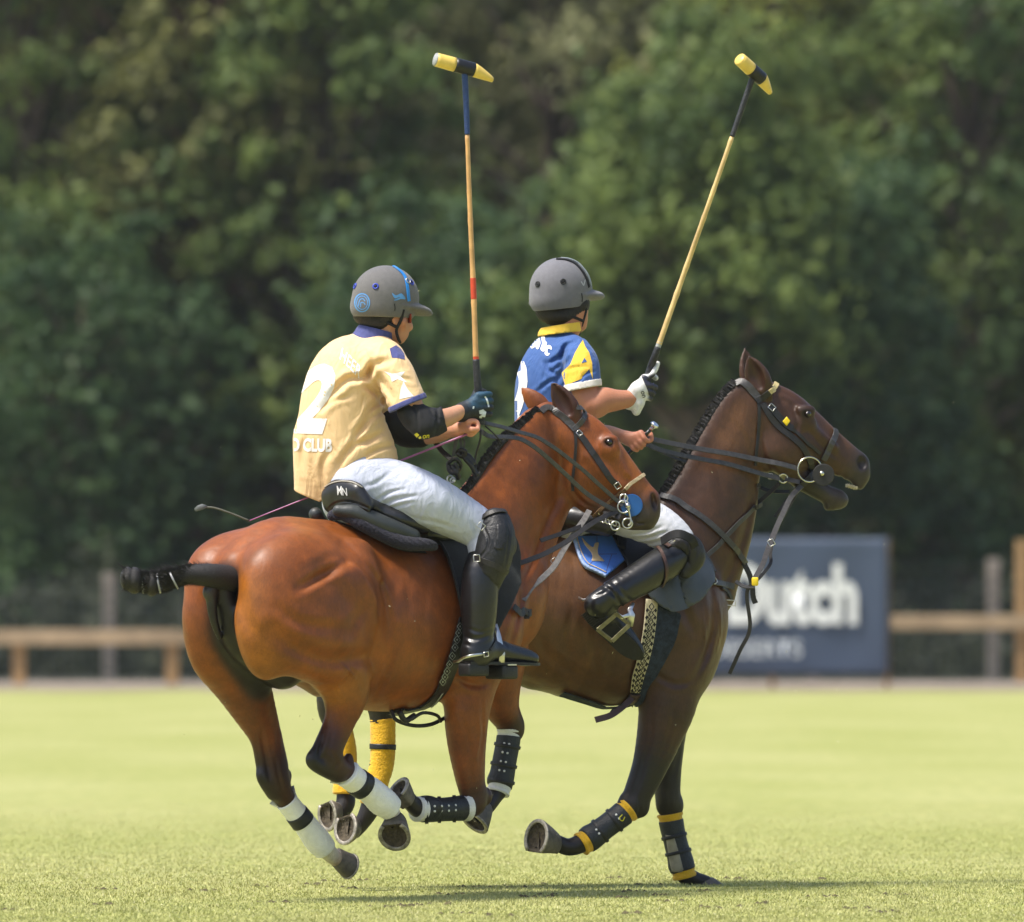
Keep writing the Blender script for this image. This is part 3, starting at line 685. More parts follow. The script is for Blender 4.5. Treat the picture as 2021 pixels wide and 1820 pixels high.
# fore legs
F.chain([(Q(960, 1240, .17), .14, bay), (Q(935, 1330, .17), .115, bay), (Q(922, 1400, .17), .100, bay), (Q(921, 1460, .16), .086, bay2), (Q(926, 1520, .16), .069, bay2), (Q(932, 1560, .16), .057, bayd), (Q(938, 1585, .16), .046, bayd)], k=.06, sq=(tuple(rl), .85))
F.chain([(Q(938, 1565, .16), .046, bayd), (Q(930, 1590, .16), .046, bayd), (Q(905, 1597, .155), .036, blk), (Q(850, 1598, .15), .034, blk), (Q(828, 1596, .145), .040, blk), (Q(812, 1585, .14), .034, blk), (Q(806, 1578, .14), .034, blk)], k=.02)
F.chain([(Q(985, 1280, -.13), .12, bay), (Q(985, 1350, -.13), .09, bay), (Q(990, 1395, -.13), .072, bay2), (Q(1003, 1420, -.13), .058, bayd), (Q(1008, 1438, -.13), .050, bayd)], k=.05)
F.chain([(Q(1006, 1430, -.13), .048, bayd), (Q(1004, 1455, -.13), .036, blk), (Q(994, 1505, -.13), .034, blk), (Q(987, 1550, -.13), .040, blk), (Q(975, 1573, -.13), .034, blk), (Q(962, 1592, -.13), .032, blk)], k=.02)
F.ell(Q(1018, 1438, -.13), (.03, .03, .05), k=.03, col=bayd)
# chest, neck
F.ell(Q(985, 1180, .0), (.20, .19, .24), (al, rl, up), k=.08, col=bay)
F.chain([(Q(930, 1150, 0), .27, bay), (Q(985, 1040, 0), .215, bay), (Q(1030, 950, 0), .170, bay), (Q(1060, 880, 0), .125, bay), (Q(1082, 838, 0), .090, bay)], k=.05, sq=(tuple(rl), .56))
F.chain([(Q(905, 1005, 0), .05, bay), (Q(950, 948, 0), .04, bay), (Q(1003, 875, 0), .035, bay), (Q(1050, 828, 0), .035, bay)], k=.06)
F.chain([(Q(1110, 985, .02), .045, bay), (Q(1072, 1060, .03), .06, bay), (Q(1035, 1150, .05), .08, bay)], k=.07)
# head, nearly in profile
hy = A.Q(1085, 835, 0).y
def Hh(u, v, dy=0): return P(u, v, hy + dy)
sqh = ((0, 1, 0), .62)
F.chain([(Hh(1085, 850), .105, bay), (Hh(1130, 868), .118, bay), (Hh(1168, 905), .118, bay), (Hh(1200, 940), .098, bay), (Hh(1235, 975), .076, bay2), (Hh(1262, 1003), .068, mz), (Hh(1268, 1012), .062, mz)], k=.03, sq=sqh)
F.ell(Hh(1148, 945), (.105, .06, .10), k=.05, col=bay)
F.chain([(Hh(1105, 838), .040, bay), (Hh(1150, 838), .04, bay), (Hh(1188, 866), .040, bay), (Hh(1226, 908), .034, tan_), (Hh(1262, 956), .034, tan_), (Hh(1283, 982), .034, bay2)], k=.04)
F.chain([(Hh(1280, 990), .040, mz), (Hh(1285, 1012), .034, mz), (Hh(1280, 1032), .026, mz)], k=.03, sq=((0, 1, 0), .9))
F.chain([(Hh(1268, 1020), .036, mz), (Hh(1245, 1030), .034, mz), (Hh(1205, 1012), .038, mz), (Hh(1160, 992), .044, bay2)], k=.03)
F.ell(Hh(1203, 868, -.055), (.036, .026, .022), k=.02, col=bay2)
F.ell(Hh(1200, 886, -.06), (.05, .02, .03), k=.03, col=bay)
F.chain([(Hh(1205, 893, -.055), .012, bay), (Hh(1232, 935, -.045), .010, bay)], k=.03)
F.ell(Hh(1202, 873, -.080), (.018, .014, .013), k=.006, col=blk, sub=True)
F.ell(Hh(1291, 990, -.040), (.013, .024, .036), (Vector((1, 0, .2)), Vector((0, 1, 0)), Vector((-.2, 0, 1))), k=.008, col=(.01, .005, .004), sub=True)
F.chain([(Hh(1285, 1026, -.05), .004), (Hh(1262, 1030, -.055), .004), (Hh(1238, 1012, -.055), .003)], k=.010, sub=True)
ear(F, Hh(1132, 826, -.05), Hh(1089, 753, -.05), (-.35, -.9, .1), .052, bayd, blk)
ear(F, Hh(1078, 815, .07), Hh(1028, 764, .09), (.2, .9, .1), .044, bay, blk)
F.paint([(Hh(1202, 874, -.07), .010)], (.060, .020, .006), .012, 2)
F.chain([(Hh(1160, 900, -.06), .012, bay), (Hh(1190, 930, -.055), .014, bay), (Hh(1225, 960, -.05), .010, bay)], k=.03)
vein = lambda pts, w=2.2, d=-.005: (pts, w, d)
F.ell(Q(958, 1572, .16), (.026, .03, .038), (al, rl, up), k=.02, col=bayd); F.ell(Q(566, 1532, -.13), (.020, .024, .030), k=.02, col=bayd); F.ell(Q(688, 1500, .15), (.020, .024, .028), k=.02, col=bayd)
gA_ = [([(1290, 1024), (1265, 1030), (1240, 1014)], 2.0, .007), ([(655, 1478), (668, 1500), (660, 1520)], 3, .006), ([(545, 1490), (552, 1530), (560, 1560)], 3, .006), ([(518, 1450), (524, 1490)], 3, .005), ([(648, 1420), (640, 1460), (630, 1490)], 3.5, .007), ([(925, 1500), (932, 1550)], 3, .005), ([(1278, 960), (1285, 975), (1282, 1010)], 3, .003),
 ([(1128, 925), (1135, 965), (1160, 992), (1190, 1002)], 4, .006), ([(1108, 975), (1080, 1030), (1050, 1110), (1030, 1150)], 6, .010), ([(1000, 1040), (968, 1110), (950, 1200), (955, 1270)], 9, .016), ([(1035, 1150), (1020, 1220), (1000, 1290)], 6, .008),
 ([(890, 1330), (930, 1352), (965, 1350)], 6, .008), ([(905, 1400), (925, 1460), (935, 1530)], 4, .004), ([(950, 1370), (952, 1440), (945, 1510)], 3, .004), vein([(940, 1400), (948, 1450), (938, 1500)]), ([(790, 1240), (775, 1300), (755, 1350), (740, 1390)], 6, .008),
 ([(820, 1110), (808, 1180), (812, 1260)], 6, .0014), ([(850, 1110), (840, 1190), (842, 1290)], 6, .0014), ([(790, 1120), (780, 1170), (785, 1220)], 6, .0014), vein([(640, 1330), (670, 1350), (690, 1400), (680, 1440)]), vein([(660, 1295), (700, 1330), (715, 1370)]),
 ([(475, 1090), (478, 1150), (492, 1215), (520, 1265)], 13, .008), ([(548, 1246), (595, 1280), (660, 1302), (745, 1296)], 15, .020), ([(680, 1075), (715, 1105), (742, 1140), (764, 1195), (770, 1260), (764, 1320)], 8, .012), ([(610, 1345), (640, 1385), (648, 1430)], 5, .006), ([(720, 1200), (700, 1240), (705, 1290)], 10, .007), ([(598, 1164), (638, 1138), (685, 1116)], 8, .012), ([(560, 1200), (600, 1230), (690, 1240)], 10, .006), ([(640, 1455), (632, 1490)], 4, .006), ([(660, 1440), (652, 1480)], 3, .004), ([(520, 1440), (528, 1500), (535, 1540)], 4, .006), ([(548, 1440), (552, 1500)], 3, .004),
 ([(1170, 850), (1185, 880), (1180, 905)], 4, .004), ([(1215, 890), (1235, 930), (1262, 965)], 4, .004), vein([(1165, 940), (1190, 965), (1205, 990)], 1.6, -.002), ([(1252, 985), (1262, 1005), (1255, 1030)], 4, .004), ([(980, 920), (1010, 960), (1030, 1010)], 8, .005), ([(940, 980), (960, 1040), (965, 1090)], 8, .005)]
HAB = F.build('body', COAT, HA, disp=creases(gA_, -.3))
bA = bvh(HAB)
mk('eye', *(lambda q: (q[0], q[1]))(sweep([Hh(1202, 873, -.087 + .004 * i) for i in range(9)], [circ(.0165 * math.sin(math.pi * (i + .5) / 9), 12) for i in range(9)])), EYE_M, HA)
hoof(HA, Q(783, 1622, .13), Q(779, 1648, .13) + Vector((0, -.062, 0)), (.05, -.3, -1), .040, .064)
hoof(HA, Q(662, 1694, -.12), Q(688, 1709, -.12), (.6, -.2, -1), .033, .048)
hoof(HA, Q(808, 1580, .14), Q(787, 1560, .13), (-.6, -.1, 1), .034, .054)
hoof(HA, Q(962, 1590, -.13), Q(938, 1622, -.13), (.5, -.3, -1), .034, .054)
# tail: dock hair, taped and clubbed
tail = Field(.005); tz = P(437, 1145, -.83)
tp = [(P(450, 1143, -.80), .054), (P(415, 1136, -.86), .047), (P(375, 1134, -.90), .038), (P(342, 1142, -.93), .030)]
tail.chain([(a, b, blk) for a, b in tp], k=.01)
for (u, v, r, yy) in ((330, 1147, .040, -.93), (299, 1153, .048, -.95), (265, 1146, .053, -.97), (252, 1142, .046, -.98)): tail.ell(P(u, v, yy), (r * .66, r, r), k=.004, col=blk)
TL = tail.build('tail', HAIR, HA)
V = []; F_ = []; r = np.random.default_rng(5)
for k in range(7000):
    t = r.random()
    i = min(int(t * 7), 6); pp = [tp[0][0], tp[1][0], tp[2][0], tp[3][0], P(330, 1147, -.93), P(300, 1151, -.95), P(268, 1146, -.97), P(246, 1142, -.98)]
    f = t * 7 - i; c = np.array(pp[i] * (1 - f) + pp[i + 1] * f); a = r.random() * 6.28; d = np.array((0, math.cos(a), math.sin(a)))
    tg = np.array((-1., 0, .0)); L = .009 + (.030 * r.random() ** 7 if d[2] > .3 else .008 * r.random())
    b = c + d * (.036 if i < 3 else .040); dd = d * .6 + tg * (.9 if r.random() < .8 else .1); wv = np.array((.001, .0, .0012))
    o = len(V); V += [b - wv, b + wv, b + dd * L * 1.4]; F_.append((o, o + 1, o + 2))
fastmesh('loose_hair', np.array(V), np.array(F_), HAIR, TL)
TAPE = mat('tape', (.28, .28, .29), .4, .2, 50)
for (u, v, rr, tt) in ((343, 1145, .038, .5), (313, 1151, .040, .2), (281, 1149, .044, .1)):
    c = P(u, v, -.945); ax = Vector((1, 0, tt)); rg = ring(c, rr, 24, ax)
    v_, f_ = sweep(rg, rect(.010, .004), None, True, False)
    v_, f_ = sweep(rg, rect(.007, .003), [(q - c).normalized() for q in rg], True); mk('tape_band', v_, f_, TAPE, TL)
mane_strip(HA, [A.Q(899, 984, .02), A.Q(925, 960, .02), A.Q(962, 902, .02), A.Q(1000, 858, .02), A.Q(1036, 829, .02), A.Q(1062, 808, .02)], [(-.5, -.2, .75)] * 6, .015, .012, seed=3)

# ===== the dark brown seen from the side =====
B = Frame(733, .88, R_(20))
HB = thing('polo_horse', B.L(.8, 0, 0), 'dark brown polo pony behind the bay, mouth open, yellow leg wraps under black boots', 'horse', 'polo ponies')
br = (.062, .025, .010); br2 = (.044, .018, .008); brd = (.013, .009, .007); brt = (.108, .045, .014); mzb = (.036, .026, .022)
F = Field(.0075); al, rl = B.f, B.r; Q = B.Q; s20 = tuple(rl)
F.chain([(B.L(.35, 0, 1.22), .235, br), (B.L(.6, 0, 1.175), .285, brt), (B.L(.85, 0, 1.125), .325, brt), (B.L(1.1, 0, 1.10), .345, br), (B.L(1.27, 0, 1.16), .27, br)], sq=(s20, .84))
F.chain([(B.L(.1, 0, 1.34), .10, br), (B.L(.3, 0, 1.40), .12, br), (B.L(.6, 0, 1.37), .12, br), (B.L(.95, 0, 1.38), .10, br), (B.L(1.17, 0, 1.46), .09, br), (B.L(1.3, 0, 1.44), .10, br)], k=.09)
for t in (1, -1):
    F.ell(B.L(.28, .15 * t, 1.28), (.27, .15, .19), (al, rl, up), k=.09, col=br)
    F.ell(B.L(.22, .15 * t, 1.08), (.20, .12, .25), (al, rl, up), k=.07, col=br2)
    F.ell(B.L(1.28, .165 * t, 1.16), (.15, .12, .25), (al, rl, up + al * .35), k=.08, col=br)
F.chain([(Q(735, 1255, .15), .14, br2), (Q(748, 1330, .14), .10, brd), (Q(752, 1385, .14), .065, brd), (Q(753, 1415, .14), .050, brd), (Q(752, 1470, .14), .038, blk), (Q(742, 1535, .14), .036, blk), (Q(731, 1592, .13), .040, blk), (Q(716, 1622, .12), .033, blk), (Q(700, 1640, .11), .032, blk)], k=.05)
F.chain([(Q(700, 1250, -.15), .14, br2), (Q(665, 1330, -.14), .085, brd), (Q(652, 1395, -.14), .055, brd), (Q(662, 1430, -.14), .048, brd), (Q(680, 1480, -.14), .038, blk), (Q(681, 1550, -.14), .036, blk), (Q(682, 1585, -.13), .040, blk), (Q(668, 1610, -.12), .032, blk)], k=.05)
F.ell(Q(1045, 1335, 0), (.075, .06, .045), (Vector((1, 0, -.35)), Vector((0, 1, 0)), Vector((.35, 0, 1))), k=.03, col=(.03, .03, .02))
# chest, fore legs
F.ell(Q(1350, 1215, .03), (.175, .20, .24), (al, rl, up + al * .2), k=.07, col=brt)
F.ell(Q(1345, 1310, .10), (.14, .12, .15), (al, rl, up), k=.07, col=br)
F.chain([(Q(1330, 1320, .15), .13, br), (Q(1318, 1390, .15), .122, br2), (Q(1302, 1450, .15), .098, br2), (Q(1283, 1510, .15), .076, brd), (Q(1262, 1560, .15), .063, brd), (Q(1247, 1590, .15), .055, brd), (Q(1238, 1600, .15), .048, brd)], k=.06, sq=(s20, .8))
F.chain([(Q(1244, 1590, .15), .046, brd), (Q(1222, 1612, .15), .036, blk), (Q(1175, 1645, .15), .034, blk), (Q(1148, 1664, .15), .040, blk), (Q(1122, 1672, .15), .036, blk), (Q(1100, 1664, .15), .034, blk)], k=.02)
F.chain([(Q(1325, 1340, -.15), .11, br2), (Q(1318, 1420, -.15), .088, brd), (Q(1316, 1490, -.15), .068, brd), (Q(1317, 1550, -.15), .056, brd), (Q(1319, 1582, -.15), .052, brd), (Q(1324, 1615, -.15), .036, blk), (Q(1336, 1670, -.15), .034, blk), (Q(1350, 1722, -.15), .042, blk), (Q(1372, 1736, -.15), .034, blk), (Q(1392, 1741, -.15), .030, blk)], k=.05)
# neck
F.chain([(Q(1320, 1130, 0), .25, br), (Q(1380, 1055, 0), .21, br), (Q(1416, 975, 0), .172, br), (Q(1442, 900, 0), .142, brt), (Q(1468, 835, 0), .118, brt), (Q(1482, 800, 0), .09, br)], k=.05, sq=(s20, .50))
F.chain([(Q(1310, 1010, 0), .05, br), (Q(1350, 945, 0), .04, br2), (Q(1390, 865, 0), .035, br2), (Q(1432, 795, 0), .035, br), (Q(1466, 765, 0), .035, br)], k=.06)
F.chain([(Q(1462, 985, 0), .045, brt), (Q(1443, 1100, 0), .055, br), (Q(1418, 1170, 0), .075, br)], k=.06, sq=(s20, .7))
# head
sqb = (s20, .60)
F.chain([(Q(1492, 805, 0), .095, br), (Q(1530, 832, 0), .125, br), (Q(1568, 865, 0), .125, br), (Q(1608, 885, 0), .092, br2), (Q(1650, 905, 0), .068, br), (Q(1685, 925, 0), .056, mzb), (Q(1692, 932, 0), .05, mzb)], k=.03, sq=sqb)
F.ell(Q(1545, 890, .03), (.115, .06, .105), (al, rl, up), k=.05, col=br)
F.chain([(Q(1512, 772, 0), .045, br), (Q(1560, 798, 0), .05, br), (Q(1600, 830, 0), .045, br), (Q(1645, 866, 0), .034, brt), (Q(1690, 904, 0), .030, mzb)], k=.04, sq=(s20, .8))
F.chain([(Q(1698, 915, 0), .034, mzb), (Q(1700, 940, 0), .030, mzb), (Q(1696, 957, 0), .022, mzb)], k=.03)
F.chain([(Q(1560, 930, 0), .05, br2), (Q(1600, 957, 0), .044, brd), (Q(1630, 975, 0), .040, mzb), (Q(1650, 985, 0), .044, mzb), (Q(1658, 987, 0), .036, mzb)], k=.02, sq=(s20, .85))
F.ell(Q(1636, 1000, 0), (.022, .02, .018), k=.02, col=mzb)
F.ell(Q(1590, 810, .070), (.045, .024, .024), (al, rl, up), k=.02, col=br2)
F.ell(Q(1588, 832, .065), (.05, .02, .03), (al, rl, up), k=.03, col=br2)
F.chain([(Q(1600, 842, .06), .010, br), (Q(1648, 882, .045), .010, br)], k=.03)
F.ell(Q(1594, 817, .098), (.018, .012, .012), k=.006, col=blk, sub=True)
F.ell(Q(1703, 913, .040), (.022, .024, .030), k=.008, col=(.01, .005, .005), sub=True)
F.chain([(Q(1690, 965, 0), .008), (Q(1660, 960, 0), .012), (Q(1628, 950, 0), .010), (Q(1612, 945, 0), .004)], k=.008, sub=True, sq=(s20, 3.2))
ear(F, Q(1506, 772, .05), Q(1478, 702, .05), (-.25, -.95, .05), .054, br2, blk)
ear(F, Q(1480, 762, -.06), Q(1470, 686, -.08), (.5, -.8, 0), .044, br, blk)
F.ell(Q(1266, 1592, .15), (.034, .03, .045), (al, rl, up), k=.02, col=brd); F.ell(Q(1233, 1582, .15), (.022, .022, .03), k=.02, col=brd); F.ell(Q(1336, 1590, -.15), (.028, .03, .045), k=.02, col=brd); F.ell(Q(1305, 1590, -.15), (.02, .022, .035), k=.015, col=brd)
gB_ = [([(1640, 985), (1650, 1000), (1640, 1010)], 3, .003), ([(1258, 1560), (1262, 1600), (1250, 1615)], 3, .005), ([(1322, 1560), (1326, 1600)], 3, .004), ([(1280, 1470), (1262, 1540), (1245, 1580)], 4, .005), ([(1345, 1480), (1330, 1540)], 4, .004), ([(1450, 830), (1470, 860), (1485, 920)], 6, .005),
 ([(1502, 850), (1512, 900), (1540, 940), (1575, 955)], 5, .008), ([(1490, 960), (1478, 1030), (1455, 1100), (1430, 1160)], 7, .010), ([(1340, 1060), (1330, 1120), (1345, 1190), (1370, 1250)], 9, .014), ([(1400, 1150), (1410, 1220), (1395, 1290), (1370, 1340)], 6, .011),
 ([(1290, 1330), (1330, 1350), (1365, 1345)], 6, .007), ([(1285, 1400), (1285, 1460), (1265, 1520)], 4, .004), ([(1330, 1390), (1320, 1450), (1295, 1510)], 4, .004), vein([(1420, 1190), (1425, 1240), (1415, 1290)]), vein([(1385, 1200), (1392, 1260), (1385, 1300)]),
 ([(1180, 1210), (1170, 1270), (1180, 1330)], 7, .003), ([(1130, 1200), (1120, 1260), (1130, 1320)], 7, .003), ([(1060, 1240), (1080, 1290), (1140, 1330), (1220, 1350)], 9, .006), ([(1570, 795), (1580, 830), (1570, 860)], 5, .005), ([(1600, 845), (1630, 880), (1670, 905)], 4, .005),
 ([(1590, 870), (1610, 900), (1600, 930)], 3, .003), vein([(1600, 850), (1620, 880), (1640, 890)], 1.8, -.003), vein([(1560, 880), (1575, 915), (1570, 945)], 1.8, -.002), ([(1540, 775), (1565, 785), (1580, 800)], 4, -.004), ([(1400, 880), (1420, 930), (1430, 990)], 9, .006), ([(1340, 980), (1360, 1040), (1355, 1090)], 8, .006), ([(1680, 925), (1668, 940), (1655, 950)], 4, .004)]
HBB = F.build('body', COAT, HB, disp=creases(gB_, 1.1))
bB = bvh(HBB)
mk('eye', *sweep([Q(1594, 817, .104 - .0045 * i) for i in range(9)], [circ(.0165 * math.sin(math.pi * (i + .5) / 9), 12) for i in range(9)]), EYE_M, HB)
TEETH = mat('teeth', (.5, .42, .26), .4, .2, 60)
mk('teeth', *merge([boxm(Q(1688 - 5 * i, 963 - 1.5 * i, .010), .008, .03, .014, (al, rl, up)) for i in range(4)]), TEETH, HB)
hoof(HB, Q(1098, 1662, .15), Q(1060, 1655, .15) + Vector((0, -.050, .004)), (-.1, -.2, 1), .040, .068)
hoof(HB, Q(1392, 1736, -.15), Q(1400, 1756, -.15), (1, .1, -.1), .036, .052)
hoof(HB, Q(703, 1640, .11), Q(684, 1634, .09) + Vector((0, -.05, 0)), (.1, -.3, -1), .036, .062)
hoof(HB, Q(668, 1608, -.12), Q(648, 1608, -.13) + Vector((0, -.03, 0)), (.2, -.2, -1), .036, .060)
mane_strip(HB, [Q(1300, 991, 0.01), Q(1326, 946, .01), Q(1358, 888, .01), Q(1392, 830, .01), Q(1424, 782, .01), Q(1451, 754, .01)], [(-.75, 0, .6)] * 6, .018, .013, seed=4, bead=.0018)
F = Field(.006)
F.chain([(B.L(.03, 0, 1.38), .045), (B.L(-.10, 0, 1.36), .04), (B.L(-.2, 0, 1.34), .04), (B.L(-.27, 0, 1.33), .045)], k=.01)
F.build('tail', HAIR, HB)
# ------------------------------------------------------------ surface pieces that follow what they lie on
def Z(ox, oy, s): return lambda x, y: ((ox + x / s) / 1.431, (oy + y / s) / 1.431)
Z0 = Z(780, 700, 2.6); Z1 = Z(1400, 680, 3.033); Z3 = Z(1300, 950, 2.427); Z4 = Z(1800, 940, 2.394); Z4b = Z(1500, 1400, 2.677); Z6 = Z(1100, 1350, 2.427); Z8 = Z(880, 1320, 4.136); Zh = Z(1180, 1120, 5.6875)
def surf_mesh(bm, b, off, g, name, m, parent, thick):
    """bm in the photo's measuring plane (x=u, y=-v); cut to a grid, then laid on the surface b"""
    xs = [v.co.x for v in bm.verts]; ys = [v.co.y for v in bm.verts]
    for ax, lo, hi in ((0, min(xs), max(xs)), (1, min(ys), max(ys))):
        k = math.floor(lo / g) * g + g
        while k < hi:
            co = (k, 0, 0) if ax == 0 else (0, k, 0); no = (1, 0, 0) if ax == 0 else (0, 1, 0)
            bmesh.ops.bisect_plane(bm, geom=bm.verts[:] + bm.edges[:] + bm.faces[:], dist=1e-5, plane_co=co, plane_no=no); k += g
    miss = []
    for v in bm.verts:
        u, vv = v.co.x, -v.co.y
        d = (P(u, vv, 0) - CAMP).normalized(); h = b.ray_cast(CAMP, d)
        if h[0] is None: miss.append(v); continue
        n = h[1]
        if n.dot(d) > 0: n = -n
        v.co = h[0] + n * off
    bmesh.ops.delete(bm, geom=miss, context='VERTS')
    bmesh.ops.recalc_face_normals(bm, faces=bm.faces)
    me = bpy.data.meshes.new(name); bm.to_mesh(me); bm.free()
    n = sum((p.normal.y * p.area for p in me.polygons), 0)
    if n > 0: me.flip_normals()
    o = link(name, me, m, parent, True)
    if thick: q = o.modifiers.new('solid', 'SOLIDIFY'); q.thickness = thick; q.offset = -1
    return o
def decal(name, polys, b, m, parent, off=.002, g=6, thick=0, holes=()):
    bm = bmesh.new()
    for pl in polys:
        vs = [bm.verts.new((u, -v, 0)) for u, v in pl]
        bm.faces.new(vs)
    bmesh.ops.remove_doubles(bm, verts=bm.verts, dist=1e-3)
    bmesh.ops.triangulate(bm, faces=bm.faces[:])
    return surf_mesh(bm, b, off, g, name, m, parent, thick)
def smooth_poly(pts, n=5):
    p = [np.array(q, float) for q in pts]; N = len(p); out = []
    for i in range(N):
        a, b, c, d = p[i - 1], p[i], p[(i + 1) % N], p[(i + 2) % N]
        for k in range(n):
            t = k / n; out.append(tuple(.5 * (2 * b + (c - a) * t + (2 * a - 5 * b + 4 * c - d) * t * t + (3 * b - a - 3 * c + d) * t ** 3)))
    return out
def tdecal(name, s, org, ex, ey, b, m, parent, bold=.0, off=.002, g=7):
    """text with its baseline start at org, ex / ey = em vectors in measuring units"""
    cu = bpy.data.curves.new(name, 'FONT'); cu.body = s; cu.size = 1; cu.offset = bold; cu.resolution_u = 3
    o = bpy.data.objects.new(name, cu); me = bpy.data.meshes.new_from_object(o); bpy.data.objects.remove(o)
    bm = bmesh.new(); bm.from_mesh(me); bpy.data.meshes.remove(me)
    bmesh.ops.remove_doubles(bm, verts=bm.verts, dist=1e-4)
    for v in bm.verts:
        x, y = v.co.x, v.co.y; v.co = (org[0] + ex[0] * x + ey[0] * y, -(org[1] + ex[1] * x + ey[1] * y), 0)
    return surf_mesh(bm, b, off, g, name, m, parent, 0)
def band_poly(pts, w, k=5):
    q = cr(pts, k); L = []; R__ = []
    for i in range(len(q)):
        t = q[min(i + 1, len(q) - 1)] - q[max(i - 1, 0)]; t = t / (np.linalg.norm(t) + 1e-9); n = np.array((-t[1], t[0])); ww = (w if not isinstance(w, (list, tuple)) else w[0] + (w[1] - w[0]) * i / (len(q) - 1)) / 2
        L.append(tuple(q[i] + n * ww)); R__.append(tuple(q[i] - n * ww))
    return L + R__[::-1]
def bq(pts, w, lin=False):
    o = []
    p = band_poly(pts, w, 1 if lin else 5); n = len(p) // 2; L = p[:n]; R__ = p[n:][::-1]
    return [[L[i], L[i + 1], R__[i + 1], R__[i]] for i in range(n - 1)]
def strap_on(name, pts, w, b, m, parent, off=.005, th=.004, n=5):
    """leather strap lying on surface b along photo points"""
    q = cr(pts, n); P_ = []; N_ = []
    for u, v in q:
        if b.ray_cast(CAMP, (P(u, v, 0) - CAMP).normalized())[0] is None: continue
        p, nn = on(b, u, v, off); P_.append(p); N_.append(nn)
    md = sorted(p.y for p in P_)[len(P_) // 2]; kp = [i for i in range(len(P_)) if abs(P_[i].y - md) < .45]; P_ = [P_[i] for i in kp]; N_ = [N_[i] for i in kp]
    N2 = []
    for i in range(len(N_)):
        a = sum((N_[j] for j in range(max(0, i - 2), min(len(N_), i + 3))), Vector((0, 0, 0))); N2.append(a.normalized())
    v, f = sweep(P_, rect(w, th), N2); return mk(name, v, f, m, parent, False)
def fist(F, c, a, n, w, R=.018, s=1.0, col=(1, 1, 1), palm=True, thumb=True, index_up=0, wr=None):
    """a hand closed round a handle: a = handle direction (thumb side up), n = knuckle side, w = towards the wrist"""
    a = Vector(a).normalized(); n = Vector(n); n = (n - a * n.dot(a)).normalized(); w = Vector(w); w = (w - a * w.dot(a)); w = (w - n * w.dot(n)).normalized(); e = -w
    wr = c + w * .085 + n * .008 if wr is None else Vector(wr); wm = lambda t, q: (c + n * R) * (1 - t) + wr * t + q
    for i, (ln, rr) in enumerate(((.97, .0098), (1, .0103), (.97, .0098), (.86, .0088))):
        o = c + a * (.033 - .0215 * i) * s; q = R + rr * s
        if i == 0 and index_up:
            F.chain([(o + n * q * .9 + w * .012, rr * 1.15 * s, col), (o + n * q * .9 + e * .012 + a * .015, rr * s, col), (o + n * q * .5 + e * .018 + a * .045, rr * .98 * s, col), (o + n * q * .2 + e * .018 + a * .072, rr * .9 * s, col)], k=.004); continue
        F.chain([(o + n * q + w * .014 * s, rr * 1.15 * s, col), (o + n * q * 1.02 + e * .012 * s, rr * 1.12 * s, col), (o + n * q * .55 + e * q * 1.15 * ln, rr * 1.02 * s, col), (o - n * q * .35 + e * q * 1.12 * ln, rr * 1.0 * s, col), (o - n * q * .98 + e * q * .35, rr * .95 * s, col), (o - n * q * .85 - e * .010, rr * .85 * s, col)], k=.0035, n=3)
    if palm:
        F.chain([(c + n * (R + .006) + w * .012 + a * .024 * s, .0165 * s, col), (wm(.5, n * .004 + a * .016 * s), .020 * s, col), (wr, .024 * s, col)], k=.012)
        F.chain([(c + n * (R + .005) + w * .012 - a * .022 * s, .0155 * s, col), (wm(.5, n * .004 - a * .016 * s), .019 * s, col), (wr, .024 * s, col)], k=.012)
        F.chain([(c + n * (R + .006) + w * .010, .016 * s, col), (wm(.5, n * .006), .021 * s, col)], k=.012)
    if thumb:
        F.chain([(wm(.62, a * .012 - n * .008), .017 * s, col), (wm(.28, a * .034 * s - n * .018), .0135 * s, col), (c + w * .004 + a * .050 * s - n * (R + .006), .0115 * s, col), (c - w * .022 + a * .044 * s - n * (R + .004), .0095 * s, col)], k=.008)
SKIN = mat('skin', (1, 1, 1), .5, .08, 18, .12, 130, attr=True, spec=.4)
SKIN.node_tree.nodes['Principled BSDF'].inputs['Subsurface Weight'].default_value = .12; SKIN.node_tree.nodes['Principled BSDF'].inputs['Subsurface Radius'].default_value = (.01, .004, .002)
def cloth(name, c, rough=.75, var=.06, bump=.12, sheen=.15, bs=420, attr=False, crumple=.55):
    m = mat(name, c, rough, var, 9, bump, bs, sheen=sheen, attr=attr); nt = m.node_tree; b = nt.nodes['Principled BSDF']
    tc = nt.nodes.new('ShaderNodeTexCoord'); mp = nt.nodes.new('ShaderNodeMapping'); mp.inputs['Rotation'].default_value = (.3, .6, .2); mp.inputs['Scale'].default_value = (1, 1, .42); nt.links.new(tc.outputs['Object'], mp.inputs[0])
    n = nt.nodes.new('ShaderNodeTexNoise'); n.inputs['Scale'].default_value = 17; n.inputs['Detail'].default_value = 3; n.inputs['Distortion'].default_value = 1.4; nt.links.new(mp.outputs[0], n.inputs['Vector'])
    bp = nt.nodes.new('ShaderNodeBump'); bp.inputs['Strength'].default_value = crumple; bp.inputs['Distance'].default_value = .018; nt.links.new(n.outputs[0], bp.inputs['Height'])
    old = b.inputs['Normal'].links[0].from_socket; nt.links.new(old, bp.inputs['Normal']); nt.links.new(bp.outputs[0], b.inputs['Normal']); return m
YEL = cloth('yellow_jersey', (.80, .545, .275)); NAVY = cloth('navy_trim', (.055, .065, .22)); PRINT = mat('white_lettering', (.84, .82, .80), .6, .04, 20)
BREECH = cloth('white_breeches', (.47, .50, .60), .7, .03, .1, .1); BREECH2 = cloth('breeches_white', (.56, .57, .61), .7, .03, .1, .1)
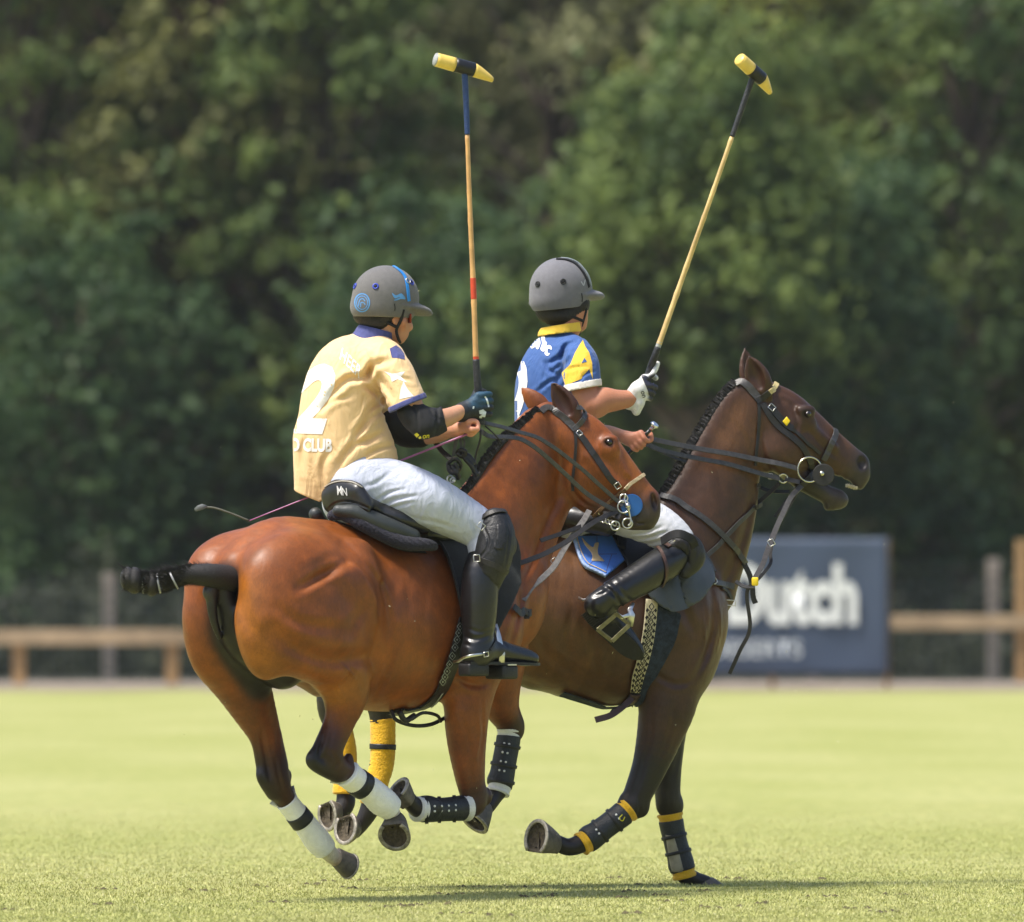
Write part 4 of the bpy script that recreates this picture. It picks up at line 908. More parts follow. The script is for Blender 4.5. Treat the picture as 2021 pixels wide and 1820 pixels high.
LEA = mat('black_leather', (.007, .007, .008), .32, .25, 30, .14, 60, spec=.5, coat=.2); LEAM = mat('matt_black_leather', (.010, .010, .011), .48, .25, 40, .25, 160)
SUEDE = mat('black_suede', (.009, .010, .013), .9, .3, 30, .3, 200, sheen=.08); NEO = mat('black_neoprene', (.007, .007, .008), .75, .2, 25, .2, 200)
STRAP = mat('dark_strap_leather', (.016, .014, .013), .48, .3, 60, .15, 200, spec=.5); STRAPG = mat('worn_strap_leather', (.050, .046, .044), .42, .3, 60, .15, 200)
BROWNL = mat('brown_leather', (.055, .026, .018), .4, .3, 40, .1, 150)
HELM = mat('grey_helmet', (.125, .120, .118), .75, .08, 60, .35, 500, sheen=.2); HELM2 = mat('blue_grey_helmet', (.150, .148, .165), .75, .08, 60, .35, 500, sheen=.2)
BLUE = mat('blue_strap', (.02, .22, .62), .35, .1, 40); LBLUE = mat('light_blue_emblem', (.10, .30, .62), .5, .1, 40); RBLUE = mat('blue_rubber', (.03, .06, .45), .4, .1, 30)
sk = (.54, .275, .165); skr = (.46, .195, .110)
XW = Vector((1, 0, 0)); UPV = Vector((0, 0, 1))

def helmet(parent, u, v, Y, th, mt, rot, sc=1.0):
    """polo helmet: dome, peak; th = heading, rot = tilt"""
    f = Vector((math.cos(th), math.sin(th), 0)); lat = Vector((math.sin(th), -math.cos(th), 0))
    R2 = Matrix.Rotation(rot, 3, lat); f2 = R2 @ f; u2 = R2 @ UPV; c = P(u, v, Y)
    F = Field(.004)
    F.ell(c, (.138 * sc, .112 * sc, .132 * sc), (f2, lat, u2), k=.01)
    F.chain([(c - f2 * .07 - u2 * .045, .068 * sc), (c - f2 * .02 - u2 * .05, .09 * sc)], k=.04, sq=(tuple(u2), .75))
    F.cut(c - u2 * .078 * sc + f2 * .0, -u2 + f2 * .0)
    F.chain([(c + f2 * .050 - u2 * .030, .106 * sc), (c + f2 * .10 - u2 * .040, .088 * sc), (c + f2 * .150 - u2 * .052, .052 * sc), (c + f2 * .182 * sc - u2 * .060, .016)], k=.010, sq=(tuple(u2), .24))
    return F, c, f2, lat, u2
def grommet(u, v, b, m, parent, r=.010):
    p, n = on(b, u, v, .001); vv, ff = sweep(ring(p, r, 14, n, 14), circ(.0035, 6), None, True); g_ = mk('vent', vv, ff, m, parent)
    vv, ff = sweep([p, p + n * .002], circ(r * .7, 12)); mk('vent_hole', vv, ff, NEO, g_)

# ================= rider of the bay =================
RA = thing('person', P(705, 945, -.2), 'rider in a pale yellow number 2 jersey and white breeches, dark glove on the mallet', 'person', 'polo riders')
yT = A.Q(700, 900, -.07).y; th = R_(26); fT = Vector((math.cos(th), math.sin(th), 0)); rT = Vector((math.sin(th), -math.cos(th), 0)); sqT = (tuple(fT), .80)
def T(u, v, t=0): return P(u, v, yT) + Vector((0, rT.y * t, 0))
gA = P(944, 800, yT - .02)   # grip
B_ = Field(.0048)
B_.chain([(T(706, 950), .135), (T(690, 880), .13), (T(684, 800), .14), (T(696, 745), .115), (T(720, 702), .072), (T(740, 670), .056), (T(752, 650), .054), (T(760, 625), .056)], col=sk, k=.03, sq=sqT)
hdA = Vector((math.cos(R_(22)), math.sin(R_(22)), 0)); hlA = Vector((math.sin(R_(22)), -math.cos(R_(22)), 0))
B_.ell(T(764, 592), (.098, .078, .105), (hdA, hlA, UPV), k=.03, col=sk)
B_.chain([(T(775, 628), .064), (T(786, 652), .044), (T(789, 666), .026)], col=sk, k=.03, sq=(tuple(hlA), .85))
B_.ell(T(790, 636, .02), (.022, .05, .03), (hdA, hlA, UPV), k=.03, col=skr)
B_.chain([(T(800, 628), .016), (T(809, 645), .013), (T(805, 650), .010)], col=sk, k=.01)
B_.chain([(T(800, 659), .012), (T(799, 664), .010)], col=skr, k=.008)
B_.ell(T(781, 631, .07), (.014, .009, .026), (hdA, hlA, UPV), k=.006, col=skr)
B_.ell(T(783, 632, .082), (.006, .006, .014), (hdA, hlA, UPV), k=.004, col=skr, sub=True)
B_.chain([(T(770, 712, .15), .055), (T(800, 770, .20), .047), (T(832, 832, .22), .042), (T(875, 828, .17), .039), (T(905, 815, .10), .030), (T(922, 808, .05), .027)], col=sk, k=.03)
B_.chain([(T(690, 715, -.15), .055), (T(740, 790, -.17), .045), (T(800, 850, -.14), .042), (T(850, 858, -.08), .037), (T(890, 850, .0), .028), (T(905, 848, .02), .025)], col=sk, k=.03)
hL = T(929, 846, .05)
fist(B_, hL, (.15, -.9, .25), (0, 0, 1), (-1, 0, .1), R=.012, s=.95, col=(.60, .27, .17), wr=T(903, 848, .02))
Q = A.Q
legA = [(Q(712, 955, -.0), .11), (Q(770, 964, .09), .10), (Q(840, 988, .22), .088), (Q(905, 1020, .29), .073), (Q(950, 1052, .345), .062), (Q(955, 1095, .37), .052), (Q(946, 1180, .38), .054), (Q(945, 1225, .38), .042), (Q(943, 1270, .38), .036), (Q(960, 1290, .385), .034), (Q(1005, 1294, .39), .028), (Q(1040, 1299, .395), .02)]
B_.chain(legA, col=sk, k=.03); B_.chain([(A.mir(p), r) for p, r in legA], col=sk, k=.03)
BA = B_.build('body', SKIN, RA)
# jersey
S = Field(.005)
S.chain([(T(690, 965), .165), (T(675, 915), .176), (T(668, 860), .180), (T(672, 800), .182), (T(684, 752), .170), (T(703, 722), .128), (T(722, 697), .092), (T(737, 674), .070)], k=.02, sq=(tuple(fT), .86))
S.chain([(T(700, 855), .140), (T(714, 905), .152), (T(716, 950), .16)], k=.04, sq=(tuple(fT), .92))
S.chain([(T(625, 870), .09), (T(622, 930), .085), (T(617, 975), .075), (T(612, 1015), .07)], k=.06)
S.ell(T(752, 705, .06), (.09, .11, .07), (fT, rT, UPV), k=.05)
S.cut(P(786, 907, yT), Vector((85, 0, -156)))
S.cut(P(612, 980, yT), Vector((-.38, .1, -1)))
S.chain([(T(752, 712, .12), .080), (T(778, 735, .16), .076), (T(795, 770, .19), .074), (T(806, 800, .205), .078), (T(812, 815, .21), .08)], k=.035, cuts=((P(800, 800, yT), (P(814, 820, yT) - P(770, 715, yT))),))
S.chain([(T(690, 712, -.12), .075), (T(735, 785, -.17), .07), (T(750, 805, -.17), .07)], k=.035)
jf = creases([([Z0(840, 830), Z0(730, 860), Z0(640, 950), Z0(520, 970), Z0(400, 1090), Z0(340, 1180)], 7, 0.0174),
  ([Z0(780, 1110), Z0(700, 1180), Z0(640, 1290), Z0(560, 1400)], 6, 0.0130), ([Z0(820, 1180), Z0(720, 1230), Z0(600, 1380), Z0(500, 1500)], 5, 0.0101),
  ([Z0(800, 1340), Z0(700, 1400), Z0(580, 1450), Z0(480, 1560), Z0(450, 1640)], 6, 0.0130), ([Z0(860, 1450), Z0(740, 1480), Z0(620, 1560), Z0(520, 1660)], 5, 0.0101),
  ([Z0(640, 1010), Z0(720, 1060), Z0(780, 1130)], 5, 0.0116), ([Z0(200, 1640), Z0(190, 1500), Z0(220, 1380)], 6, 0.0072), ([Z0(360, 1760), Z0(340, 1600), Z0(400, 1480)], 6, 0.0087),
  ([Z0(720, 900), Z0(800, 1000), Z0(850, 1100)], 5, 0.0087), ([Z0(700, 800), Z0(690, 900), Z0(670, 1000)], 6, 0.0116), ([Z0(870, 930), Z0(930, 960), Z0(990, 980)], 4, 0.0058), ([Z0(300, 1200), Z0(420, 1130), Z0(560, 1080)], 5, 0.0058), ([Z0(560, 1690), Z0(640, 1600), Z0(760, 1540)], 4, 0.0072)], yT - .15)
JA = S.build('jersey', YEL, RA, disp=jf); bJ = bvh(JA)
tdecal('number', '2', Z0(100, 1335), (132, 4), (56, -178), bJ, PRINT, JA, bold=.040)
tdecal('lettering', 'O CLUB', (573, 889), (23.0, .5), (.5, -34), bJ, PRINT, JA, bold=.045)
tdecal('lettering', 'HEER', Z0(462, 812), (17.0, 17), (8, -31), bJ, PRINT, JA, bold=.012)
decal('shoulder_patch', [[Z0(*q) for q in ((832, 742), (880, 716), (915, 745), (938, 780), (944, 822), (900, 812), (850, 808))]], bJ, NAVY, JA, .0015)
decal('sleeve_print', [[Z0(*q) for q in ((790, 905), (850, 925), (945, 910), (915, 948), (960, 990), (890, 965), (850, 985), (840, 945))], [Z0(*q) for q in ((935, 980), (965, 1040), (1010, 1090), (905, 1112), (915, 1040))]], bJ, PRINT, JA, .0015, g=4)
cf = []
for i in range(25):
    a = i / 24; cf.append(Z0(852 + (1052 - 852) * a, 1196 - (1196 - 1112) * a + 14 * math.sin(a * 3.14)))
S2 = Field(.004); d0 = (P(814, 820, yT) - P(770, 715, yT)).normalized()
S2.chain([(T(803, 792, .203), .081), (T(812, 815, .21), .083)], k=.01, cuts=((P(802, 804, yT), d0), (P(798, 794, yT), -d0)))
S2.build('sleeve_cuff', NAVY, JA)
S2 = Field(.004); S2.chain([(T(731, 678), .088), (T(745, 652), .074)], k=.01, cuts=((P(746, 650, yT), (.25, 0, 1)), (P(730, 676, yT), (-.35, 0, -1))), sq=(tuple(fT), .9)); S2.build('collar', NAVY, JA)
# elbow guard, glove
E = Field(.0045)
E.chain([(T(812, 815, .21), .056), (T(828, 830, .22), .062), (T(850, 836, .205), .060), (T(872, 830, .18), .050), (T(880, 826, .17), .049)], k=.02, cuts=((P(878, 828, yT), (1, 0, .25)),))
E.ell(T(838, 845, .25), (.055, .04, .05), k=.012)
E.build('elbow_guard', NEO, RA, disp=creases([([(808, 800), (822, 812), (826, 850)], 3, .004), ([(862, 800), (864, 830), (858, 862)], 3, .004), ([(846, 806), (858, 822), (880, 838)], 3, .003)], yT - .2))
EG = [o for o in RA.children if o.name.startswith('elbow_guard')][0]; bE = bvh(EG)
LOGO = mat('yellow_print', (.75, .66, .02), .5, .05, 10)
tdecal('logo', 'on', (833.5, 865), (13, -1), (2, -14), bE, LOGO, EG, bold=.01, g=5)
decal('logo', [[(818, 857), (823, 854), (828, 858), (823, 863)], [(826, 863), (830, 860), (832, 864), (828, 866)]], bE, LOGO, EG, .002)
E = Field(.0045); E.chain([(T(775, 835, -.12), .058), (T(800, 850, -.14), .064), (T(828, 856, -.11), .055)], k=.02); E.build('elbow_guard', NEO, RA)
grip_dir = (P(940, 720, yT) - P(947, 800, yT)).normalized()
GL = Field(.0035); gk = (.010, .011, .013); gb = (.012, .055, .10)
fist(GL, gA + Vector((.012, 0, 0)), grip_dir, (.25, -1, 0), (-1, -.35, -.15), R=.019, s=1.22, col=gk, wr=T(914, 813, .07))
GL.chain([(gA + Vector((-.045, -.03, -.018)), .030, gk), (T(918, 812, .06), .034, gk), (T(910, 816, .08), .036, gk)], k=.02)
GL.paint([(P(945, 782, yT - .09), .02), (P(962, 775, yT - .07), .02)], gb, .03, 6)
GLO = GL.build('glove', mat('glove_cloth', (1, 1, 1), .6, .35, 60, .3, 200, attr=True), RA); bG = bvh(GLO)
GW = mat('glove_print', (.55, .60, .62), .5, .2, 60)
for pl_ in (band_poly([Zh(1075, 0), Zh(1110, 60), Zh(1140, 170)], 3.2), band_poly([Zh(880, 175), Zh(905, 180)], 5), [Zh(980, 225), Zh(1050, 205), Zh(1100, 250), Zh(1080, 330), Zh(1000, 385), Zh(985, 320), Zh(1030, 290), Zh(990, 280)]): decal('glove_mark', [pl_], bG, GW, GLO, .0015, g=3)
# breeches
K = Field(.005); Q = A.Q
K.chain([(T(704, 960), .140), (T(692, 925), .125), (T(690, 895), .12)], k=.04, sq=sqT)
K.chain([(Q(712, 962, 0), .130), (Q(770, 966, .09), .122), (Q(840, 988, .22), .110), (Q(905, 1020, .29), .093), (Q(950, 1050, .345), .080), (Q(957, 1085, .37), .068), (Q(955, 1120, .37), .06)], k=.05)
K.chain([(A.mir(p), r) for p, r in [(Q(712, 962, 0), .130), (Q(770, 966, .09), .122), (Q(840, 988, .22), .110), (Q(905, 1020, .29), .093), (Q(950, 1050, .345), .080), (Q(957, 1085, .37), .068), (Q(955, 1120, .37), .06)]], k=.05)
BRA = K.build('breeches', BREECH, RA, disp=creases([([Z8(740, 400), Z8(900, 300), Z8(1100, 250)], 3, .005), ([Z8(830, 440), Z8(1000, 370), Z8(1250, 330)], 3.5, .006), ([Z8(900, 480), Z8(1050, 440), Z8(1200, 400)], 3, .004), ([Z8(620, 220), Z8(760, 180), Z8(950, 40)], 4, .004), ([Z8(1200, 590), Z8(1450, 640), Z8(1700, 720)], 4, .004), ([Z6(560, 300), Z6(590, 350), Z6(600, 400)], 4, .004)], yT - .2))
# boots
def rider_boot(parent, rows, foot, sole, m=LEA, h=.0045, cr_=None, Yr=0, name='riding_boot'):
    F = Field(h); F.chain(rows, k=.03); F.chain(foot, k=.035); o = F.build(name, m, parent, disp=creases(cr_, Yr) if cr_ else None)
    return o
ya = Q(945, 1200, .38).y
BTA = rider_boot(RA, [(Q(963, 1088, .37), .070), (Q(950, 1130, .38), .074), (Q(946, 1180, .38), .075), (Q(945, 1225, .38), .069), (Q(943, 1258, .38), .059), (Q(943, 1288, .38), .057)],
  [(Q(935, 1290, .38), .052), (Q(970, 1284, .385), .050), (Q(1005, 1291, .39), .042), (Q(1035, 1297, .395), .036), (Q(1050, 1300, .40), .028)], None,
  cr_=[([(918, 1255), (940, 1262), (970, 1250)], 4, .004), ([(925, 1240), (950, 1248), (978, 1238)], 3, .003), ([(975, 1262), (990, 1268), (1000, 1276)], 3, .003), ([(910, 1268), (930, 1275)], 3, .002)], Yr=ya)
bBA = bvh(BTA)
mirb = lambda rows, fr_: [(fr_.mir(p), r) for p, r in rows]
rider_boot(RA, mirb([(Q(963, 1088, .37), .070), (Q(946, 1180, .38), .075), (Q(945, 1225, .38), .069), (Q(943, 1288, .38), .057)], A), mirb([(Q(935, 1290, .38), .052), (Q(1005, 1291, .39), .042), (Q(1050, 1300, .40), .028)], A), None, h=.007)
d_ = A.f; lt = A.r
v1, f1 = boxm(Q(935, 1322, .38), .115, .07, .052, (d_, lt, UPV)); o = mk('boot_heel', v1, f1, LEAM, BTA); bevel(o, .010, 3)
q = cr([tuple(Q(918, 1309, .38)) + (.034,), tuple(Q(960, 1309, .385)) + (.040,), tuple(Q(1010, 1310, .395)) + (.047,), tuple(Q(1045, 1311, .40)) + (.040,), tuple(Q(1062, 1311, .40)) + (.012,)], 5)
v1, f1 = sweep(q[:, :3], [[(-w_, -.006), (w_, -.006), (w_, .006), (-w_, .006)] for w_ in q[:, 3]], (0, 0, 1)); mk('boot_sole', v1, f1, LEAM, BTA, False)
strap_on('spur_strap', [Z6(690, 1180), Z6(720, 1130), Z6(740, 1085)], .010, bBA, LEAM, BTA, .003)
v1, f1 = sweep([P(*Z6(437, 1262), ya - .02), P(*Z6(475, 1255), ya - .03), P(*Z6(510, 1232), ya - .075), P(*Z6(560, 1218), ya - .085), P(*Z6(640, 1206), ya - .075)], rect(.011, .005), (0, -1, 0)); SPA = mk('spur', v1, f1, STEEL, BTA)
def buckle(u, v, Y, w_, h_, rot, m=STEEL, parent=None, b=None, r=.0022, name='buckle', off=.008):
    c, n = (on(b, u, v, off) if b else (P(u, v, Y), Vector((0, -1, 0))))
    X = Vector((math.cos(rot), 0, math.sin(rot))); X = (X - n * X.dot(n)).normalized(); Yv = n.cross(X)
    pts = [c + X * w_ / 2 * a + Yv * h_ / 2 * d for a, d in ((-1, -1), (0, -1.0), (1, -1), (1, 0), (1, 1), (0, 1), (-1, 1), (-1, 0))]
    vv, ff = sweep(pts, circ(r, 6), None, True); return mk(name, vv, ff, m, parent)
buckle(*Z6(655, 1208), 0, .022, .018, .1, parent=SPA, b=bBA)
# knee guard
KG = Field(.004)
KG.chain([(Q(978, 1034, .41), .064), (Q(979, 1064, .42), .078), (Q(972, 1105, .42), .076), (Q(966, 1138, .41), .058), (Q(972, 1162, .40), .026)], k=.02)
KG.ell(Q(1003, 1075, .40), (.035, .05, .055), k=.02)
KGA = KG.build('knee_guard', LEAM, RA, disp=creases([([Z6(*q) for q in ((700, 250), (690, 300), (650, 340), (680, 420), (660, 500), (600, 570), (620, 650), (700, 700), (760, 760))], 2.2, .004), ([Z6(*q) for q in ((800, 280), (820, 380), (810, 500), (790, 600))], 2.2, .004)], ya)); bK = bvh(KGA)
decal('pad_panel', [smooth_poly([Z6(*q) for q in ((735, 322), (800, 325), (795, 400), (775, 490), (715, 475), (735, 400))], 3)], bK, LEAM, KGA, .006, thick=.006)
strap_on('knee_strap', [Z6(600, 330), Z6(640, 275), Z6(700, 240), Z6(770, 228), Z6(830, 245)], .022, bK, STRAP, KGA, .005)
strap_on('knee_strap', [Z6(590, 545), Z6(650, 570), Z6(720, 600), Z6(780, 635), Z6(820, 655)], .022, bK, STRAP, KGA, .005)
for q, rt in ((Z6(628, 330), .9), (Z6(598, 550), .05)): buckle(q[0], q[1], Q(950, q[1], .41).y - .05, .024, .026, rt, parent=KGA)
# stirrup
STA = thing('stirrup', Q(985, 1330, .39), 'steel stirrup with black tread pad under the boot of the yellow-shirted rider', 'stirrup', 'stirrups')
vv, ff = sweep([Q(979, 1232, .39), Q(984, 1255, .41), Q(991, 1290, .43), Q(990, 1308, .43)], [rect(.012, .004), rect(.020, .004), rect(.024, .004), rect(.024, .004)], [(.4, -1, 0)] * 4); mk('side_arm', vv, ff, STEEL, STA)
vv, ff = sweep([Q(979, 1232, .39), Q(978, 1255, .36), Q(985, 1300, .33)], rect(.012, .004), [(.4, -1, 0)] * 3); mk('side_arm', vv, ff, STEEL, STA)
vv, ff = boxm(Q(990, 1327, .385), .085, .11, .055, (A.f, A.r, UPV)); o = mk('tread', vv, ff, LEAM, STA); bevel(o, .01, 3)
vv, ff = boxm(Q(990, 1312, .385), .05, .12, .006, (A.f, A.r, UPV)); mk('tread_plate', vv, ff, STEEL, STA, False)
# helmet
Fh, c, f2, l2, u2 = helmet(RA, 761, 589, yT, R_(22), HELM, R_(-2))
HLA = Fh.build('helmet', HELM, RA); bH = bvh(HLA)
strap_on('helmet_strap', [Z0(800, 128), Z0(850, 134), Z0(905, 170), Z0(945, 220), Z0(962, 300), Z0(972, 392)], .014, bH, BLUE, HLA, .0035)
p, n_ = on(bH, *Z0(962, 245), .006); vv, ff = sweep(ring(p, .011, 18, n_, 18), circ(.0022, 6), None, True); mk('strap_ring', vv, ff, STEEL, HLA)
for q in (Z0(730, 283), Z0(993, 255), Z0(580, 282)): grommet(*q, bH, RBLUE, HLA)
ec = Z0(632, 403)
def circp(c, r, k=.82, n=28): return [(c[0] + r * k * math.cos(2 * math.pi * i / n), c[1] + r * math.sin(2 * math.pi * i / n)) for i in range(n)]
decal('emblem', bq(circp(ec, 17.5) + [circp(ec, 17.5)[0]], 2.4) + bq(circp(ec, 13) + [circp(ec, 13)[0]], 1.6) + bq([(ec[0] - 7, ec[1] + 7), (ec[0] - 5, ec[1] - 4), (ec[0] + 1, ec[1] - 8), (ec[0] + 6, ec[1] - 3)], 1.8) + bq([(ec[0] - 3, ec[1] + 9), (ec[0] - 2, ec[1]), (ec[0] + 4, ec[1] + 1), (ec[0] + 6, ec[1] + 5)], 1.8), bH, LBLUE, HLA, .0012, g=4)
decal('emblem', [smooth_poly([Z0(*q) for q in ((850, 332), (880, 350), (920, 335), (948, 375), (905, 362), (870, 372))], 3), smooth_poly([Z0(*q) for q in ((862, 385), (890, 372), (925, 362), (948, 378), (915, 376), (885, 386))], 3)], bH, LBLUE, HLA, .0012, g=4)
decal('brim_seam', [band_poly([Z0(868, 410), Z0(872, 440), Z0(870, 462)], 1.6)], bH, NEO, HLA, .0012, g=4)
bBd = bvh(BA)
# chin straps, glasses, hair
tubem('chin_strap', [T(797, 612, .085), T(792, 632, .075), T(783, 652, .065), T(786, 668, .05), T(790, 676, .02)], .006, NEO, RA)
tubem('chin_strap', [T(735, 632, .06), T(755, 634, .07), T(770, 640, .073), T(783, 647, .072)], .0065, NEO, RA)
HR = Field(.004); HR.chain([(T(728, 622, .0), .065), (T(748, 630, .01), .066), (T(768, 620, .02), .062)], k=.02, sq=(tuple(UPV), .7)); HR.ell(T(742, 640, .01), (.05, .06, .035), (hdA, hlA, UPV), k=.02); HR.ell(T(778, 615, .06), (.02, .018, .03), k=.01); HR.build('hair', HAIR, RA, disp=lambda x, y, z: .0015 * np.sin(x * 900 + z * 300))
GLS = mat('orange_lens', (.25, .03, .01), .15, .1, 10); vv, ff = boxm(T(807, 629, .03), .006, .05, .038, (hdA, hlA, UPV)); o = mk('sunglasses', vv, ff, GLS, RA); bevel(o, .003)
vv, ff = boxm(T(795, 622, .062), .05, .003, .006, (hdA, hlA, UPV)); mk('glasses_arm', vv, ff, NEO, o, False)

# mallets
CANE = mat('cane', (.60, .34, .125), .45, .25, 12, .1, 60); CANE2 = mat('pale_cane', (.66, .46, .19), .45, .25, 12, .1, 60)
MY = mat('yellow_paint', (.78, .55, .12), .4, .12, 25); MB = mat('black_paint', (.012, .012, .013), .4, .2, 25); BTAPE = mat('blue_wrap', (.02, .05, .16), .6, .2, 80, .5, 120); KTAPE = mat('black_wrap', (.022, .024, .028), .6, .3, 80, .5, 120); REDP = mat('red_label', (.58, .06, .02), .5, .15, 40); WLAB = mat('grey_label', (.35, .36, .34), .5, .4, 160)
def mallet(pts, Ys, head0, head1, hY, cane, wrap, label, bandsat, gripend, hr=.028):
    t = thing('mallet', P(pts[0][0], pts[0][1], Ys[0]), label, 'mallet', 'polo mallets')
    n = len(pts); P3 = [P(u, v, y) for (u, v), y in zip(pts, Ys)]
    q = cr([tuple(p) for p in P3], 14); m_ = len(q); seg = []
    L = [0]
    for i in range(1, m_): L.append(L[-1] + float(np.linalg.norm(q[i] - q[i - 1])))
    L = np.array(L) / L[-1]
    def sub(a, b, r0, r1, nm, mt, node=False):
        k = 40; ts = np.linspace(a, b, k); pp = np.stack([np.interp(ts, L, q[:, j]) for j in range(3)], 1)
        rr = np.linspace(r0, r1, k)
        if node: rr = rr * (1 + .16 * np.exp(-((ts * 13.0 % 1) - .5) ** 2 * 260))
        v, f = sweep(pp, [circ(x, 10) for x in rr]); return mk(nm, v, f, mt, t)
    sub(0, .18, .013, .0105, 'wrapped_neck', wrap); c_ = sub(.178, .82, .0088, .0112, 'cane_shaft', cane, True)
    for a, b, mt in bandsat: o = sub(a, b, .0118, .0118, 'label', mt); 
    g_ = sub(.815, 1.0, .0135, .019, 'grip', KTAPE)
    a, b = P(head0[0], head0[1], hY[0]), P(head1[0], head1[1], hY[1]); d = b - a
    def hseg(t0, t1, r0, r1, nm, mt, k=6): v, f = sweep([a + d * (t0 + (t1 - t0) * i / k) for i in range(k + 1)], [circ(r0 + (r1 - r0) * i / k, 20) for i in range(k + 1)]); return mk(nm, v, f, mt, t)
    hseg(0, .02, hr * .9, hr, 'head_end', MY if cane is CANE2 else WLAB, 2); hseg(.02, .34, hr, hr * 1.04, 'head', MY); hseg(.338, .66, hr * 1.055, hr * 1.055, 'head_band', MB)
    v, f = sweep([a + d * (.66 + .34 * i / 8) for i in range(9)], [[(hr * 1.03 - (hr * 1.03 - x) * (1 - .62 * (i / 8) ** 1.3), y * (1 - .45 * (i / 8) ** 1.5)) for x, y in circ(hr * 1.03, 20)] for i in range(9)], None); mk('head_tip', v, f, MY, t)
    return t
mallet([(917, 140), (921, 230), (927, 400), (934, 560), (940, 720), (947, 800), (948, 838)], [-.22] * 4 + [-.225, yT - .02, yT - .02], (858, 117), (974, 149), (-.26, -.18), CANE, BTAPE, 'long upright mallet with blue taped neck and red label, held by the yellow-shirted rider', [(.585, .645, REDP), (.80, .822, REDP)], None)
yM = 1.02
mallet([(1486, 152), (1457, 235), (1405, 385), (1350, 540), (1297, 690), (1283, 730), (1263, 800)], [yM - .1] * 3 + [yM - .05] * 2 + [yM, yM], (1459, 116), (1525, 176), (yM - .16, yM - .04), CANE2, KTAPE, 'leaning mallet with black taped neck and pale cane, held by the blue-shirted rider', [(.80, .825, WLAB)], None)

# ================= rider of the brown =================
RB = thing('person', P(1110, 1000, 1.17), 'rider in a blue number 2 jersey with yellow collar, white glove raised on the mallet', 'person', 'polo riders')
yB = 1.16; th = R_(20); fB = Vector((math.cos(th), math.sin(th), 0)); rB = Vector((math.sin(th), -math.cos(th), 0)); sqB = (tuple(fB), .80)
def U(u, v, t=0): return P(u, v, yB) + Vector((0, rB.y * t, 0))
gB = U(1272, 765, .16)
hB_ = Vector((math.cos(R_(38)), math.sin(R_(38)), 0)); hlB = Vector((math.sin(R_(38)), -math.cos(R_(38)), 0))
B_ = Field(.0048)
B_.chain([(U(1120, 1010), .135), (U(1100, 940), .13), (U(1095, 860), .14), (U(1098, 765), .12), (U(1106, 712), .08), (U(1114, 680), .060), (U(1120, 650), .060), (U(1124, 622), .062)], col=skr, k=.03, sq=sqB)
B_.ell(U(1112, 580), (.098, .080, .105), (hB_, hlB, UPV), k=.03, col=skr)
B_.chain([(U(1134, 600), .055), (U(1144, 625), .035), (U(1147, 642), .024)], col=skr, k=.03)
B_.ell(U(1148, 604, .03), (.014, .012, .026), (hB_, hlB, UPV), k=.006, col=skr)
B_.chain([(U(1152, 608, -.02), .014), (U(1155, 616, -.02), .012)], col=skr, k=.01)
B_.chain([(U(1136, 712, .13), .050), (U(1149, 760, .21), .055), (U(1168, 800, .24), .058), (U(1188, 793, .23), .056), (U(1215, 792, .21), .044), (U(1240, 789, .18), .036), (U(1256, 784, .17), .033)], col=skr, k=.03)
B_.chain([(U(1080, 710, -.16), .06), (U(1110, 800, -.18), .05), (U(1150, 850, -.14), .045), (U(1200, 856, -.06), .036), (U(1226, 861, -.02), .028), (U(1242, 866, 0), .025)], col=sk, k=.03)
hLB = U(1262, 872, .02)
fist(B_, hLB, (.75, -.35, .65), (.1, -.75, .55), (-1, 0, .35), R=.011, s=1.02, col=(.50, .20, .12), wr=U(1236, 864, 0))
Q = B.Q
legB = [(Q(1125, 1002, .06), .10), (Q(1190, 1000, .16), .09), (Q(1250, 1018, .26), .08), (Q(1300, 1045, .32), .07), (Q(1335, 1075, .37), .056), (Q(1305, 1116, .40), .053), (Q(1262, 1143, .42), .05), (Q(1222, 1166, .435), .04), (Q(1186, 1186, .43), .030), (Q(1206, 1221, .41), .025), (Q(1234, 1252, .41), .022), (Q(1250, 1274, .41), .015)]
B_.chain(legB, col=sk, k=.03); B_.chain([(B.mir(p), r) for p, r in legB], col=sk, k=.03)
BB = B_.build('body', SKIN, RB)
JB = cloth('blue_jersey', (.030, .095, .30)); GOLD = cloth('gold_panel', (.78, .50, .035)); CREAM = cloth('cream_cuff', (.74, .68, .60))
S = Field(.005)
S.chain([(U(1105, 1000), .150), (U(1088, 940), .160), (U(1086, 880), .162), (U(1086, 820), .166), (U(1090, 765), .172), (U(1096, 728), .150), (U(1106, 700), .105), (U(1112, 676), .078)], k=.02, sq=(tuple(fB), .88))
S.chain([(U(1132, 697, .12), .072), (U(1146, 720, .19), .074), (U(1149, 750, .22), .075), (U(1150, 775, .23), .078)], k=.035, cuts=((P(1150, 768, yB), (.18, 0, -1)),))
S.chain([(U(1080, 705, -.14), .075), (U(1110, 780, -.18), .07)], k=.035)
jb = creases([([Z1(690, 870), Z1(600, 900), Z1(560, 980), Z1(480, 1040), Z1(440, 1040)], 5, 0.0135), ([Z1(600, 920), Z1(560, 1040), Z1(500, 1110)], 5, 0.0135), ([Z1(540, 1150), Z1(470, 1120), Z1(400, 1020)], 4, 0.0081), ([Z1(520, 1230), Z1(560, 1120), Z1(620, 1020)], 5, 0.0121), ([Z1(350, 1300), Z1(440, 1220), Z1(520, 1180)], 4, 0.0081), ([Z1(700, 1230), Z1(760, 1150), Z1(840, 1120)], 3, 0.0054), ([Z1(640, 760), Z1(720, 800), Z1(760, 860)], 3, 0.0041), ([Z1(580, 1120), Z1(680, 1090), Z1(780, 1080)], 3, 0.0054)], yB - .2)
JBO = S.build('jersey', JB, RB, disp=jb); bQ = bvh(JBO)
tdecal('number', '2', (998, 846), (88, 6), (6, -200), bQ, PRINT, JBO, bold=.045)
